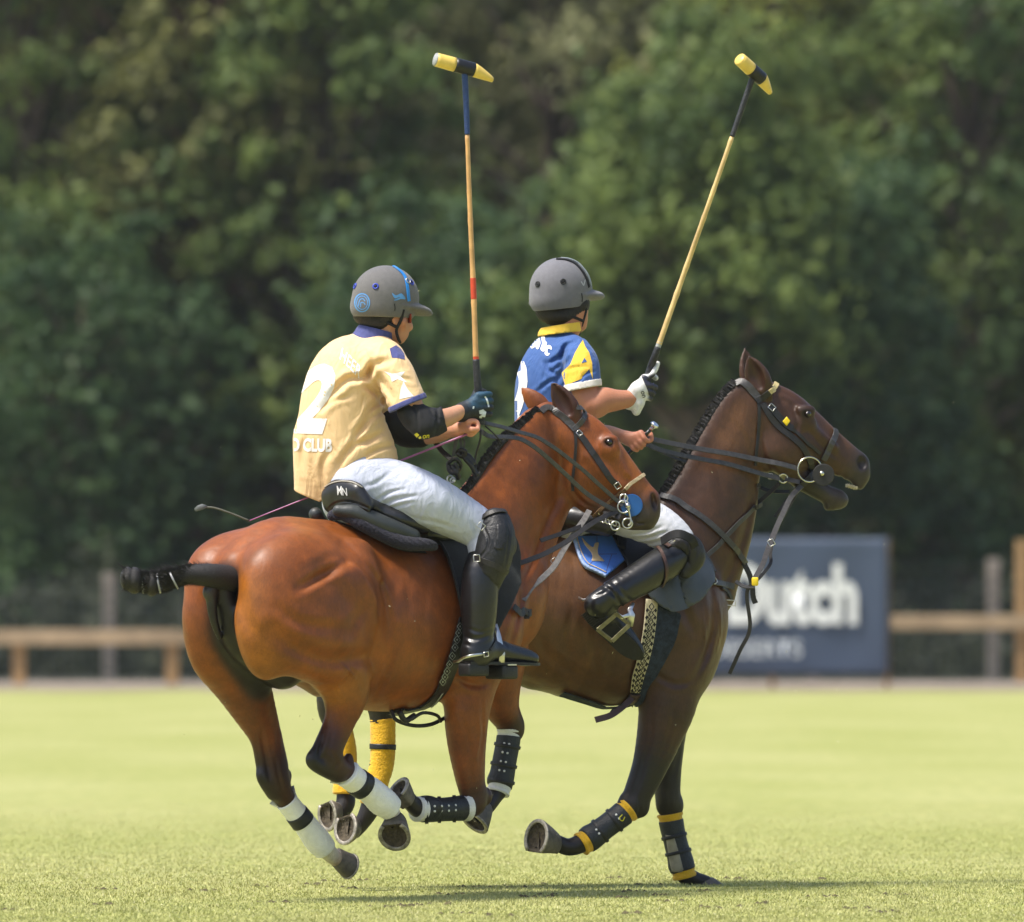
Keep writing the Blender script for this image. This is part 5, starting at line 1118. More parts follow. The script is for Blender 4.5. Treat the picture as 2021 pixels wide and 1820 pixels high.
decal('lettering', [smooth_poly([Z1(*q) for q in pl], 3) for pl in (((185, 985), (230, 900), (280, 860), (300, 900), (255, 940), (215, 1000)), ((290, 870), (330, 845), (345, 900), (310, 925)), ((340, 850), (370, 830), (385, 880), (365, 930), (345, 915)), ((390, 825), (420, 820), (425, 860), (440, 880), (415, 950), (385, 930), (400, 880)), ((445, 900), (475, 905), (480, 935), (450, 925), (445, 960), (465, 968), (445, 988), (420, 965)))], bQ, PRINT, JBO, .002, g=4)
decal('sleeve_panel', [[Z1(*q) for q in ((745, 850), (765, 905), (800, 960), (825, 1050), (828, 1150), (832, 1190), (800, 1100), (745, 1160), (738, 1182), (600, 1240), (570, 1150), (568, 1130), (640, 1060), (680, 960), (715, 900))]], bQ, GOLD, JBO, .0015, g=4)
decal('sleeve_mark', [[Z1(*q) for q in ((760, 1005), (780, 1040), (735, 1050))]], bQ, JB, JBO, .0028, g=4)
S2 = Field(.004); d0 = Vector((.18, 0, -1)).normalized()
S2.chain([(U(1149, 750, .22), .0775), (U(1150, 775, .23), .081)], k=.01, cuts=((P(1150, 770, yB), d0), (P(1148, 756, yB), -d0)))
S2.build('sleeve_cuff', CREAM, JBO)
S2 = Field(.004); S2.chain([(U(1104, 668), .098), (U(1113, 636), .080)], k=.01, cuts=((P(1118, 640, yB), (-.15, 0, 1)), (P(1100, 660, yB), (.12, 0, -1))), sq=(tuple(fB), .92)); S2.build('collar', GOLD, JBO)
HR = Field(.004); HR.chain([(U(1090, 612), .072), (U(1112, 618), .076), (U(1132, 600), .068)], k=.02, sq=(tuple(UPV), .8)); HR.ell(U(1108, 622), (.078, .07, .030), (hB_, hlB, UPV), k=.02); HR.build('hair', HAIR, RB, disp=lambda x, y, z: .0018 * np.sin(x * 700 + z * 500))
Fh, c, f2, l2, u2 = helmet(RB, 1107, 571, yB, R_(32), HELM2, R_(7), 1.0)
HLB = Fh.build('helmet', HELM2, RB); bH2 = bvh(HLB)
strap_on('helmet_strap', [Z1(520, 160), Z1(600, 165), Z1(680, 200), Z1(740, 265), Z1(778, 335), Z1(796, 400)], .012, bH2, NEO, HLB, .0035)
strap_on('helmet_trim', [Z1(560, 152), Z1(630, 160), Z1(705, 195), Z1(762, 260), Z1(798, 330), Z1(812, 385)], .010, bH2, mat('grey_trim', (.26, .29, .30), .5), HLB, .003)
for q in (Z1(578, 350), Z1(360, 372)): grommet(*q, bH2, LEAM, HLB)
decal('emblem', [band_poly([Z1(730, 350), Z1(752, 385)], 2), band_poly([Z1(752, 385), Z1(765, 335)], 2)], bH2, mat('silver_mark', (.45, .45, .47), .4), HLB, .0015, g=3)
decal('brim_seam', [band_poly([Z1(735, 450), Z1(740, 490), Z1(738, 525)], 2)], bH2, NEO, HLB, .0012, g=4)
vv = Field(.004); vv.chain([(U(1053, 588, -.02), .012), (U(1050, 598, -.02), .014)], k=.01); vv.build('rear_adjuster', HELM2, HLB)
tubem('chin_strap', [U(1152, 592, .04), U(1156, 610, .03), U(1152, 628, .03), U(1146, 648, .02), U(1142, 660, .0)], .007, NEO, RB)
tubem('chin_strap', [U(1088, 622, .05), U(1115, 622, .068), U(1135, 628, .06), U(1150, 634, .035)], .0065, NEO, RB)
# white glove
gd = (P(1297, 690, 0) - P(1263, 800, 0)).normalized()
GL = Field(.0035); gw = (.70, .69, .66); gd2 = (.02, .02, .035)
gB = P(1273, 766, yM)
fist(GL, gB + Vector((.004, 0, 0)), gd, (-.2, -1, .2), (-1, -.1, -.45), R=.019, s=1.18, col=gw, index_up=1, wr=P(1248, 787, yM - .01))
GL.chain([(gB + Vector((-.03, -.03, -.008)), .036, gw), (P(1250, 787, yM - .01), .040, gw), (P(1244, 790, yM - .01), .041, gw)], k=.02)
GL.chain([(P(1262, 796, yM - .03), .022, gw), (P(1256, 812, yM - .02), .018, gw)], k=.015)
for q in ((1288, 750), (1292, 762), (1293, 775), (1290, 787)): GL.paint([(P(q[0], q[1], yM - .05), .012), (P(q[0] + 4, q[1], yM - .02), .014)], gd2, .012, 6)
GLB = GL.build('glove', mat('white_glove_cloth', (1, 1, 1), .6, .1, 60, .3, 200, attr=True), RB); bG2 = bvh(GLB)
tdecal('lettering', 'on', Z1(1240, 1290), (4, 13), (13, -4), bG2, NEO, GLB, bold=.01, g=4)
GDk = mat('glove_guard', (.025, .025, .04), .3)
decal('knuckle_guard', [smooth_poly([Z1(*q) for q in ((1255, 1160), (1300, 1165), (1345, 1210), (1355, 1270), (1320, 1330), (1300, 1280), (1270, 1210))], 4)], bG2, GDk, GLB, .005, g=4, thick=.005)
# breeches, boot, knee guard
K = Field(.005); Q = B.Q
K.chain([(U(1112, 1005), .150), (U(1100, 950), .150)], k=.04, sq=sqB)
K.chain([(Q(1125, 1002, .06), .12), (Q(1190, 1000, .16), .102), (Q(1250, 1018, .26), .096), (Q(1300, 1040, .32), .088), (Q(1335, 1068, .36), .076), (Q(1340, 1092, .38), .066)], k=.05)
K.chain(mirb([(Q(1125, 1002, .06), .12), (Q(1190, 1000, .16), .102), (Q(1250, 1018, .26), .096), (Q(1300, 1042, .32), .090), (Q(1335, 1068, .36), .076), (Q(1340, 1092, .38), .066)], B), k=.05)
K.build('breeches', BREECH2, RB, disp=creases([([(1236, 1062), (1275, 1062), (1320, 1048)], 3, .005), ([(1232, 1055), (1270, 1052), (1310, 1038)], 3, .004), ([(1245, 1070), (1285, 1072), (1325, 1060)], 3, .004)], .85))
yb = Q(1260, 1140, .42).y
BTB = rider_boot(RB, [(Q(1342, 1094, .38), .068), (Q(1305, 1116, .40), .073), (Q(1262, 1143, .42), .070), (Q(1222, 1166, .435), .061), (Q(1194, 1182, .44), .054), (Q(1180, 1192, .44), .050)],
  [(Q(1176, 1196, .42), .042), (Q(1206, 1221, .41), .040), (Q(1234, 1252, .41), .037), (Q(1254, 1278, .41), .030), (Q(1262, 1289, .41), .022)], None,
  cr_=[([Z4b(520, 680), Z4b(600, 720), Z4b(680, 830)], 4, .005), ([Z4b(600, 640), Z4b(680, 730), Z4b(760, 800)], 4, .004), ([Z4b(470, 760), Z4b(540, 740), Z4b(590, 700)], 3, .003)], Yr=yb)
bBB = bvh(BTB)
rider_boot(RB, mirb([(Q(1342, 1094, .38), .068), (Q(1262, 1143, .42), .070), (Q(1222, 1166, .435), .061), (Q(1180, 1192, .44), .050)], B), mirb([(Q(1178, 1200, .44), .044), (Q(1232, 1256, .455), .040), (Q(1260, 1290, .46), .024)], B), None, h=.007)
# sole: faces the camera, ridged heel, stirrup plate across it
fd = (Q(1255, 1290, .46) - Q(1170, 1200, .44)).normalized(); nn = Vector((-.2, -.95, -.3)); nn = (nn - fd * nn.dot(fd)).normalized(); sd = fd.cross(nn)
def solepts(u, v, w_): p_, n_ = on(bBB, u, v, .004); return p_
q = cr([tuple(P(1163, 1202, yb - .045)) + (.038,), tuple(P(1185, 1226, yb - .048)) + (.044,), tuple(P(1212, 1253, yb - .045)) + (.040,), tuple(P(1238, 1276, yb - .04)) + (.042,), tuple(P(1257, 1291, yb - .03)) + (.030,), tuple(P(1267, 1299, yb - .02)) + (.008,)], 5)
v1, f1 = sweep(q[:, :3], [[(-w_, -.006), (w_, -.006), (w_, .006), (-w_, .006)] for w_ in q[:, 3]], nn); o = mk('boot_sole', v1, f1, LEAM, BTB, False)
v1, f1 = sweep([P(1161, 1203, yb - .062), P(1174, 1215, yb - .064), P(1188, 1229, yb - .064)], [[(x * s_, y) for x, y in rect(.084, .03)] for s_ in (.8, 1, .95)], nn); o = mk('boot_heel', v1, f1, LEAM, BTB, False)
for i in range(9):
    c_ = P(1160 + 3.2 * i, 1203 + 3.1 * i, yb - .063) + nn * .0165; v1, f1 = boxm(c_, .003, .072, .004, (fd, sd, nn)); mk('heel_ridge', v1, f1, LEAM, o, False)
v1, f1 = sweep([P(*Z4b(358, 772), yb + .0), P(*Z4b(395, 790), yb - .03), P(*Z4b(460, 775), yb - .06), P(*Z4b(540, 800), yb - .07), P(*Z4b(625, 850), yb - .065)], rect(.011, .005), (0, -1, 0)); SPB = mk('spur', v1, f1, STEEL, BTB)
buckle(*Z4b(610, 845), yb - .075, .022, .014, -.6, parent=SPB)
strap_on('spur_strap', [Z4b(640, 720), Z4b(680, 790), Z4b(700, 850)], .008, bBB, LEAM, BTB, .003)
KG = Field(.004)
KG.chain([(Q(1345, 1072, .41), .050), (Q(1362, 1082, .415), .054), (Q(1368, 1104, .415), .048), (Q(1352, 1128, .41), .032)], k=.02)
KG.chain([(Q(1326, 1076, .42), .016), (Q(1340, 1092, .44), .012), (Q(1332, 1098, .44), .008)], k=.01)
KGB = KG.build('knee_guard', LEAM, RB, disp=creases([([(1352, 1062), (1360, 1080), (1356, 1104)], 2.5, .005), ([(1368, 1064), (1376, 1084), (1370, 1110)], 2.5, .004), ([(1330, 1078), (1350, 1094), (1362, 1120)], 2.5, .004)], .9)); bK2 = bvh(KGB)
bs = bBB
strap_on('knee_strap', [Z4b(905, 372), Z4b(950, 385), Z4b(990, 440), Z4b(1020, 540), Z4b(1015, 620), Z4b(990, 680)], .014, bs, BROWNL, BTB, .006)
strap_on('knee_strap', [Z4b(970, 360), Z4b(1010, 365), Z4b(1050, 390)], .020, bs, BROWNL, BTB, .005)
strap('knee_strap', [P(*Z4b(985, 345), .86), P(*Z4b(1060, 300), .80), P(*Z4b(1130, 290), .78), P(*Z4b(1210, 330), .80), P(*Z4b(1240, 390), .84)], .036, .006, NEO, KGB, (0, -1, .3))
STB = thing('stirrup', P(1215, 1255, yb - .04), 'pale steel stirrup plate crossing the upturned sole of the blue-shirted rider', 'stirrup', 'stirrups')
SB = mat('dull_brass', (.22, .20, .12), .45, .2, 60, metal=.8)
def PB(x, y, d): return P(*Z4b(x, y), yb + d)
v1, f1 = [], []
for a, b_, w_ in (((500, 1010), (615, 1100), .016), ((640, 890), (745, 975), .016), ((505, 1015), (645, 895), .018), ((612, 1100), (742, 978), .018)):
    v_, f_ = sweep([PB(*a, -.100), PB(*b_, -.095)], rect(w_, .008), [nn, nn]); v1.append((v_, f_))
mk('tread_plate', *merge(v1), SB, STB, False)
v_, f_ = sweep([PB(742, 985, -.09), PB(760, 900, -.10), PB(745, 860, -.09), PB(775, 812, -.075)], [rect(.03, .006), rect(.028, .006), rect(.022, .006), rect(.012, .006)], (0, -1, 0)); mk('side_arm', v_, f_, STEEL, STB)
v_, f_ = sweep([PB(640, 890, -.095), PB(690, 920, -.10), PB(745, 900, -.10)], rect(.016, .006), (0, -1, 0)); mk('side_arm', v_, f_, STEEL, STB)
# ------------------------------------------------------------ saddles, pads, girths
PADM = mat('navy_fleece', (.014, .013, .024), .95, .5, 90, .9, 220, sheen=.1); SADL = mat('saddle_leather', (.010, .010, .011), .38, .2, 30, .08, 140, coat=.2); PANL = mat('grey_panel_leather', (.032, .037, .037), .5, .15, 20, .08, 100)
SILV = mat('silver_thread', (.62, .62, .60), .5, .1, 40); BLUEP = mat('blue_quilted_pad', (.045, .17, .60), .8, .1, 14, .35, 30, sheen=.3); BEIGE = mat('beige_applique', (.62, .48, .30), .8, .1, 30); WOVEN = mat('woven_cream', (.50, .44, .29), .85, .12, 120, .3, 300); WOVENG = mat('woven_grey', (.30, .31, .30), .85, .2, 120, .3, 300); MOTIF = mat('woven_black', (.018, .016, .015), .9, .2, 100); FLGREY = mat('worn_grey_flap', (.050, .058, .068), .42, .15, 12, .05, 90, coat=.1); NAVYL = mat('navy_felt', (.018, .026, .042), .9, .5, 50, .6, 160)
Q = A.Q
SA = thing('saddle', A.L(.95, 0, 1.48), 'black polo saddle with MN on its cantle, under the yellow-shirted rider', 'saddle', 'saddles')
F = Field(.0045)
tb = (A.f * -.35 + UPV).normalized(); fb = tb.cross(A.r) * -1
def S0(u, v, s0=.655):
    s0 = s0 - (985 - v) / 498 * .25; return Q(u, v, (u - 437) / 352.1 - s0)
for (u, v, r) in ((660, 966, .036), (672, 963, .032), (688, 964, .034), (702, 970, .034), (712, 986, .034), (655, 982, .034), (650, 994, .030), (646, 976, .022), (672, 985, .045), (690, 985, .045), (660, 998, .030), (722, 1000, .030)):
    F.ell(S0(u, v), (r * .62, r, r), (A.f, A.r, UPV), k=.03)
F.chain([(S0(706, 968), .022), (S0(722, 990, .67), .026), (Q(748, 1006, .13), .030), (Q(790, 1024, .19), .032), (Q(838, 1040, .22), .03)], k=.02)
F.chain([(Q(735, 1010, .04), .11), (Q(770, 1040, .06), .13), (Q(850, 1060, .04), .13), (Q(905, 1030, .0), .10), (A.L(1.25, 0, 1.58), .06)], k=.05, sq=(tuple(UPV), .34))
SEAT = F.build('seat', SADL, SA, disp=creases([([Z8(175, 500), Z8(280, 420), Z8(420, 400), Z8(600, 450), Z8(850, 560), Z8(1150, 680)], 2, .004)], -.4)); bS = bvh(SEAT)
strap_on('piping', [Z8(140, 250), Z8(230, 190), Z8(350, 165), Z8(480, 180), Z8(590, 235)], .006, bS, mat('pale_piping', (.30, .28, .24), .4), SEAT, .002)
tdecal('lettering', 'M', Z8(300, 322), (14.5, 1.0), (-2, -26), bS, SILV, SEAT, bold=.006, g=4); tdecal('lettering', 'N', Z8(362, 328), (14, 1.2), (-2, -22), bS, SILV, SEAT, bold=.006, g=4)
F = Field(.0045)
for s_ in (1, -1):
    pts = [(Q(668, 1008, .07), .024), (Q(705, 1014, .12), .034), (Q(760, 1038, .18), .038), (Q(815, 1058, .23), .030)]
    F.chain(pts if s_ > 0 else [(A.mir(p), r * .8) for p, r in pts[1:]], k=.02)
F.build('panel', PANL, SA)
FA = decal('flap', [smooth_poly([(788, 1022), (832, 1045), (868, 1095), (888, 1150), (900, 1205), (915, 1242), (955, 1262), (980, 1232), (1004, 1190), (1017, 1140), (1012, 1080), (985, 1030), (930, 1010), (860, 1000)], 3)], bA, SUEDE, SA, .035, thick=.010)
decal('flap_edge', bq([(826, 1040), (868, 1095), (888, 1150), (900, 1205), (913, 1240)], 2.2), bA, LEAM, SA, .038, thick=.006)
decal('panel_pattern', [[Z8(1275, 660), Z8(1340, 665), Z8(1480, 700), Z8(1500, 760), Z8(1505, 835), Z8(1450, 845)]], bA, SILV, SA, .060, g=4)
def dia(c, w, h, rot=0):
    q = [(-w / 2, 0), (0, -h / 2), (w / 2, 0), (0, h / 2)]; ca, sa = math.cos(rot), math.sin(rot); return [(c[0] + x * ca - y * sa, c[1] + x * sa + y * ca) for x, y in q]
mt_ = []
for c in (Z8(1425, 740),):
    mt_ += bq(dia(c, 13, 15) + [dia(c, 13, 15)[0]], 2) + [dia(c, 5, 6)]
mt_ += bq([Z8(1345, 700), Z8(1395, 760), Z8(1385, 800), Z8(1445, 835)], 2) + bq([Z8(1400, 690), Z8(1480, 720), Z8(1475, 790), Z8(1500, 830)], 2)
decal('panel_motif', mt_, bA, MOTIF, SA, .0612, g=4)
PDA = thing('saddle_pad', A.L(.8, 0, 1.44), 'dark fleece saddle pad edging the saddle on the bay', 'saddle pad', 'saddle pads')
F = Field(.0045)
pp = [(Q(655, 1018, .03), .020), (Q(680, 1018, .08), .022), (Q(715, 1035, .14), .026), (Q(760, 1058, .19), .029), (Q(800, 1072, .235), .029), (Q(838, 1075, .27), .026), (Q(855, 1078, .28), .02)]
pz = []
for p, r in pp:
    pz.append((p, r))
F.chain(pz, k=.01); F.chain([(A.mir(p), r) for p, r in pz[2:]], k=.01); F.chain([(Q(668, 1012, .05), .018), (Q(656, 1013, -.03), .016)], k=.01)
F.build('fleece_roll', PADM, PDA, disp=lambda x, y, z: .002 * np.sin(x * 300 + z * 140) * np.sin(z * 260 - y * 200))
strap_on('pad_edge', [(662, 1030), (700, 1044), (745, 1066), (790, 1086), (840, 1092)], .012, bA, LEAM, PDA, .004)
def girth(name, path, w, b, fr_, label, base, motif, off=.012, edge=None, mstep=13):
    t = thing('girth', P(path[-1][0], path[-1][1], 0), label, 'girth', 'girths')
    strap_on('girth_band', path, w * .96 / PXM * 1.0, b, base, t, off, .008)
    return t
GA = thing('girth', Q(850, 1390, .2), 'dark girth with grey woven pattern passing behind the boot of the yellow-shirted rider', 'girth', 'girths')
gp = [(915, 1225), (903, 1270), (886, 1320), (868, 1362), (846, 1386), (826, 1398), (802, 1403), (780, 1400)]
strap_on('girth_band', gp, .078, bA, LEAM, GA, .010, .008)
wp = [(902, 1230), (893, 1268), (878, 1315), (866, 1345)]
strap_on('woven_strip', wp, .030, bA, MOTIF, GA, .017, .003)
mt_ = []
q = cr(wp, 3)
for i in range(len(q) - 1): mt_ += bq(dia(tuple((q[i] + q[i + 1]) / 2), 12, 15) + [dia(tuple((q[i] + q[i + 1]) / 2), 12, 15)[0]], 1.5, True) + [dia(tuple((q[i] + q[i + 1]) / 2), 4, 5)]
decal('woven_motif', mt_, bA, WOVENG, GA, .0200, g=4)
strap_on('woven_motif', [(868, 1362), (856, 1380), (846, 1390)], .008, bA, WOVENG, GA, .0195, .002)
tubem('girth_loop', [Q(772, 1402, .08), Q(782, 1421, .10), Q(815, 1432, .10), Q(850, 1430, .10), Q(880, 1416, .10)], .008, LEAM, GA)
tubem('girth_loop', [Q(812, 1420, .14), Q(835, 1407, .16), Q(862, 1412, .14), Q(870, 1424, .12)], .007, LEAM, GA)
tubem('girth_loop', [Q(788, 1405, .14), Q(800, 1422, .14), Q(818, 1412, .14)], .012, LEAM, GA)
strap_on('breast_strap', [(1008, 1200), (1022, 1212), (1040, 1208)], .03, bA, STRAP, GA, .02)
strap('strap_end', [Q(1012, 1196, .20), Q(1028, 1212, .22), Q(1045, 1214, .24)], .032, .006, STRAP, GA, (0, -1, .2))
strap('strap_end', [Q(1020, 1140, .12), Q(1032, 1165, .13), Q(1032, 1200, .14), Q(1022, 1235, .12)], .014, .005, STRAP, GA, (.3, -1, 0))
# ----- brown horse
Q = B.Q
SB_ = thing('saddle', B.L(.95, 0, 1.48), 'black saddle with worn grey rounded flap, under the blue-shirted rider', 'saddle', 'saddles')
F = Field(.0055)
F.chain([(B.L(.66, 0, 1.54), .13), (B.L(.85, 0, 1.48), .13), (B.L(1.05, 0, 1.50), .13), (B.L(1.22, 0, 1.56), .08)], k=.04, sq=(tuple(UPV), .36))
F.ell(B.L(.62, 0, 1.57), (.05, .15, .07), (B.f, B.r, UPV), k=.04)
F.chain([(Q(1095, 1015, .12), .05), (Q(1150, 1025, .2), .05), (Q(1200, 1040, .26), .04)], k=.04)
F.build('seat', SADL, SB_)
decal('flap_front', [smooth_poly([Z4b(*q) for q in ((860, 730), (930, 820), (1010, 865), (1110, 872), (1210, 820), (1300, 720), (1325, 630), (1290, 530), (1190, 440), (1000, 520))], 3)], bB, FLGREY, SB_, .045, thick=.008)
decal('flap', [[Z4b(*q) for q in ((430, 210), (620, 230), (700, 280), (900, 360), (1000, 520), (860, 730), (740, 640), (700, 520), (560, 260))]], bB, LEAM, SB_, .035, thick=.010)
decal('girth_strap', [[Z4b(*q) for q in ((630, 240), (700, 250), (695, 460), (640, 450))]], bB, NEO, SB_, .048, thick=.008)
decal('flap_edge', [[Z4b(*q) for q in ((250, 60), (420, 140), (560, 170), (540, 240), (400, 215), (240, 110))]], bB, LEA, SB_, .042, thick=.02)
PDB = thing('saddle_pad', B.L(.75, 0, 1.4), 'bright blue quilted saddle pad with beige bird mark behind the bay muzzle', 'saddle pad', 'saddle pads')
blue_ = decal('quilt', [[Z4b(*q) for q in ((110, 165), (250, 215), (400, 275), (500, 285), (620, 330), (690, 400), (730, 480), (560, 622), (395, 540), (350, 450), (318, 350), (240, 290), (120, 205))]], bB, BLUEP, PDB, .022, thick=.014)
decal('binding', bq([Z4b(120, 205), Z4b(240, 290), Z4b(318, 350), Z4b(350, 450), Z4b(395, 540), Z4b(480, 585), Z4b(560, 622)], 4), bB, mat('pale_binding', (.35, .48, .75), .7), PDB, .0235, g=4, thick=.016)
decal('piping', bq([Z4b(335, 345), Z4b(366, 445), Z4b(410, 525), Z4b(485, 565), Z4b(560, 600)], 1.6), bB, BEIGE, PDB, .0240, g=4, thick=.002)
decal('emblem', [smooth_poly([Z4b(*q) for q in ((372, 350), (400, 375), (455, 420), (470, 390), (500, 385), (492, 430), (495, 470), (520, 500), (545, 520), (500, 520), (450, 518), (455, 490), (440, 450), (395, 400))], 3)], bB, BEIGE, PDB, .0240, g=4, thick=.003)
for a, b_ in (((490, 300), (485, 385)), ((500, 470), (640, 470)), ((560, 590), (600, 470)), ((430, 545), (460, 520))): decal('quilt_seam', bq([Z4b(*a), Z4b(*b_)], 1.3), bB, NAVY, PDB, .0226, g=4)
GB = thing('girth', Q(1240, 1370, .2), 'cream woven diamond-pattern girth beside dark blue felt on the dark brown pony', 'girth', 'girths')
decal('felt_guard', [smooth_poly([Z4b(*q) for q in ((900, 800), (1000, 850), (1110, 890), (1118, 950), (1090, 1080), (1030, 1210), (960, 1340), (890, 1450), (850, 1560), (790, 1600), (740, 1560), (790, 1400), (850, 1200), (890, 1000))], 3)], bB, NAVYL, GB, .012, thick=.012)
wp = [Z4b(*q) for q in ((905, 790), (890, 950), (870, 1090), (835, 1240), (800, 1360), (785, 1470))]
decal('woven_strip', bq(wp, [24, 22]), bB, WOVEN, GB, .0175, g=6, thick=.005)
mt_ = []
L_ = cr(wp, 6)
for i in range(2, len(L_) - 1, 2):
    c = tuple(L_[i]); mt_ += bq(dia(c, 10, 13, .1) + [dia(c, 10, 13, .1)[0]], 2.2, True)
    e = L_[min(i + 1, len(L_) - 1)]
    for sg in (-1, 1):
        mt_.append(dia((e[0] + sg * 8.5, e[1]), 6, 9, .1)); 
    mt_ += bq([(c[0] - 9, c[1] + 3), (c[0] - 1, c[1] + 12), (c[0] - 9, c[1] + 20)], 1.6, True) + bq([(c[0] + 9, c[1] + 3), (c[0] + 1, c[1] + 12), (c[0] + 9, c[1] + 20)], 1.6, True)
decal('woven_motif', mt_, bB, MOTIF, GB, .0182, g=5)
decal('strap_keeper', [[Z4b(*q) for q in ((740, 1480), (830, 1490), (830, 1540), (800, 1560), (740, 1540))]], bB, BROWNL, GB, .022, thick=.01)
strap('strap_end', [Q(1248, 1378, .18), Q(1228, 1396, .20), Q(1205, 1412, .22), Q(1175, 1421, .22)], .026, .007, BROWNL, GB, (0, -1, .15))
tubem('loose_end', [Q(1230, 1390, .2), Q(1210, 1400, .2), Q(1202, 1410, .2), Q(1192, 1418, .2)], .003, LEAM, GB)
strap_on('belly_band', [(1258, 1370), (1235, 1388), (1200, 1394), (1165, 1384), (1110, 1366)], .05, bB, NAVYL, GB, .01)

# ------------------------------------------------------------ bridles, reins, martingales
def yAt(u): return hy - .13
BRA_ = thing('bridle', Hh(1110, 800), 'dark leather bridle with beige cord noseband and blue bit guard on the bay', 'bridle', 'bridles')
strap_on('headpiece', [Z3(548, 520), Z3(590, 492), Z3(640, 505), Z3(700, 545), Z3(745, 590), Z3(790, 640)], .028, bA, STRAPG, BRA_, .006, .005)
strap_on('browband', [Z3(780, 640), Z3(820, 595), Z3(848, 545), Z3(840, 505), Z3(795, 485)], .022, bA, STRAPG, BRA_, .007, .005)
strap_on('cheekpiece', [Z3(795, 650), Z3(850, 715), Z3(915, 810), Z3(975, 900), Z3(1030, 975), Z3(1080, 1025)], .026, bA, STRAP, BRA_, .006, .005)
strap_on('throatlash', [Z3(785, 650), Z3(792, 740), Z3(786, 850), Z3(775, 960), Z3(770, 1060)], .012, bA, STRAP, BRA_, .005)
buckle(*Z3(815, 665), 0, .018, .02, .8, parent=BRA_, b=bA); buckle(*Z3(1078, 1022), 0, .022, .024, .6, parent=BRA_, b=bA)
CORD = mat('beige_cord', (.46, .36, .22), .8, .3, 90, .6, 260)
strap_on('noseband', [Z3(1125, 1045), Z3(1165, 1012), Z3(1205, 985), Z3(1250, 955)], .015, bA, CORD, BRA_, .008, .010)
strap_on('noseband', [Z3(1125, 1045), Z3(1050, 1110), Z3(980, 1170), Z3(900, 1240)], .014, bA, mat('plaited_cord', (.16, .085, .03), .7, .6, 120, .8, 260), BRA_, .008, .008)
c_, n_ = on(bA, *Z3(1172, 1158), .004); ax_ = Vector((.1, -1, 0)).normalized()
v_, f_ = sweep([c_ + ax_ * .002, c_ + ax_ * .012], circ(.046, 30)); DA = mk('bit_guard', v_, f_, RBLUE if False else mat('blue_bit_guard', (.012, .10, .33), .4, .1, 30), BRA_, False); bevel(DA, .003); DA.scale = (1, 1, 1)
def ringm(u, v, r, b, parent, off=.012, tr=.0035, ax=None, yy=None, name='bit_ring', m=STEEL, kx=1):
    if yy is None: c, n = on(b, u, v, off)
    else: c = P(u, v, yy)
    n = Vector(ax or (.1, -1, 0)).normalized(); vv, ff = sweep(ring(c, r, 26, n, 26), circ(tr, 8), None, True); return mk(name, vv, ff, m, parent)
yb_ = c_.y - .02
ringm(*Z3(1120, 1168), .025, bA, BRA_, yy=yb_); ringm(*Z3(1145, 1282), .020, bA, BRA_, yy=yb_); ringm(*Z3(1062, 1298), .018, bA, BRA_, yy=yb_); ringm(*Z3(1120, 1110), .016, bA, BRA_, yy=yb_)
tubem('bit_shank', [P(*Z3(1135, 1080), yb_), P(*Z3(1125, 1120), yb_), P(*Z3(1145, 1165), yb_ - .008), P(*Z3(1160, 1220), yb_), P(*Z3(1168, 1275), yb_), P(*Z3(1150, 1300), yb_)], .0045, STEEL, BRA_)
v_, f_ = sweep([P(*Z3(1148, 1162), yb_ + .0), P(*Z3(1148, 1162), yb_ - .010), P(*Z3(1148, 1162), yb_ - .018)], [circ(.010, 12), circ(.012, 12), circ(.006, 12)]); mk('bit_boss', v_, f_, STEEL, BRA_)
for i in range(5): ringm(Z3(960 + i * 24, 1250 + 6 * i)[0], Z3(0, 1255 + 7 * i)[1], .009, bA, BRA_, yy=yb_ + .01, ax=(.6 * (-1) ** i, -1, .3), name='curb_chain', tr=.003)
strap('cheek_end', [P(*Z3(980, 1215), yb_ + .01), P(*Z3(1050, 1225), yb_), P(*Z3(1095, 1245), yb_ - .01)], .020, .005, STRAP, BRA_, (0, -1, .2))
# reins of the bay
REA = thing('reins', P(950, 850, yT), 'pale-edged black leather reins running over the bay neck to its bit', 'reins', 'reins')
y0 = yT + .02
def blend(u): return y0 + (yb_ - y0) * max(0, min(1, (u - 955) / 260))
def rein(pts, w, b, parent, bl, m=STRAP, th=.005, nm='rein', lift=.012):
    P_ = []; N_ = []
    for u, v in cr(pts, 5):
        p = P(u, v, bl(u)); d = (P(u, v, 0) - CAMP).normalized(); h = b.ray_cast(CAMP, d)
        if h[0] is not None and h[0].y - lift < p.y: p = P(u, v, h[0].y - lift)
        P_.append(p)
    ys = np.array([p.y for p in P_]); 
    for _ in range(3):
        ys2 = ys.copy(); ys2[1:-1] = np.minimum(ys[1:-1], (ys[:-2] + ys[1:-1] + ys[2:]) / 3); ys = ys2
    P_ = [P_[i].copy() for i in range(len(P_))]
    uv = cr(pts, 5)
    P_ = [P(uv[i][0], uv[i][1], ys[i]) for i in range(len(P_))]
    v_, f_ = sweep(P_, rect(w, th), (0, -1, .35)); return mk(nm, v_, f_, m, parent, False)
rein([Z3(150, 590), Z3(280, 620), Z3(400, 655), Z3(520, 690), Z3(600, 735), Z3(700, 805), Z3(850, 925), Z3(960, 1025), Z3(1050, 1105), Z3(1115, 1160)], .017, bA, REA, blend, STRAPG)
rein([Z3(130, 640), Z3(200, 685), Z3(300, 690), Z3(400, 700), Z3(480, 740), Z3(560, 800), Z3(700, 925), Z3(850, 1065), Z3(980, 1150), Z3(1060, 1195), Z3(1100, 1225)], .019, bA, REA, blend, STRAPG)
tubem('spare_rein', [P(*Zh(1080, 470), y0), P(*Zh(1180, 560), y0), P(*Zh(1270, 650), y0 + .03), P(*Zh(1330, 720), y0 + .05)], .003, STRAP, REA)
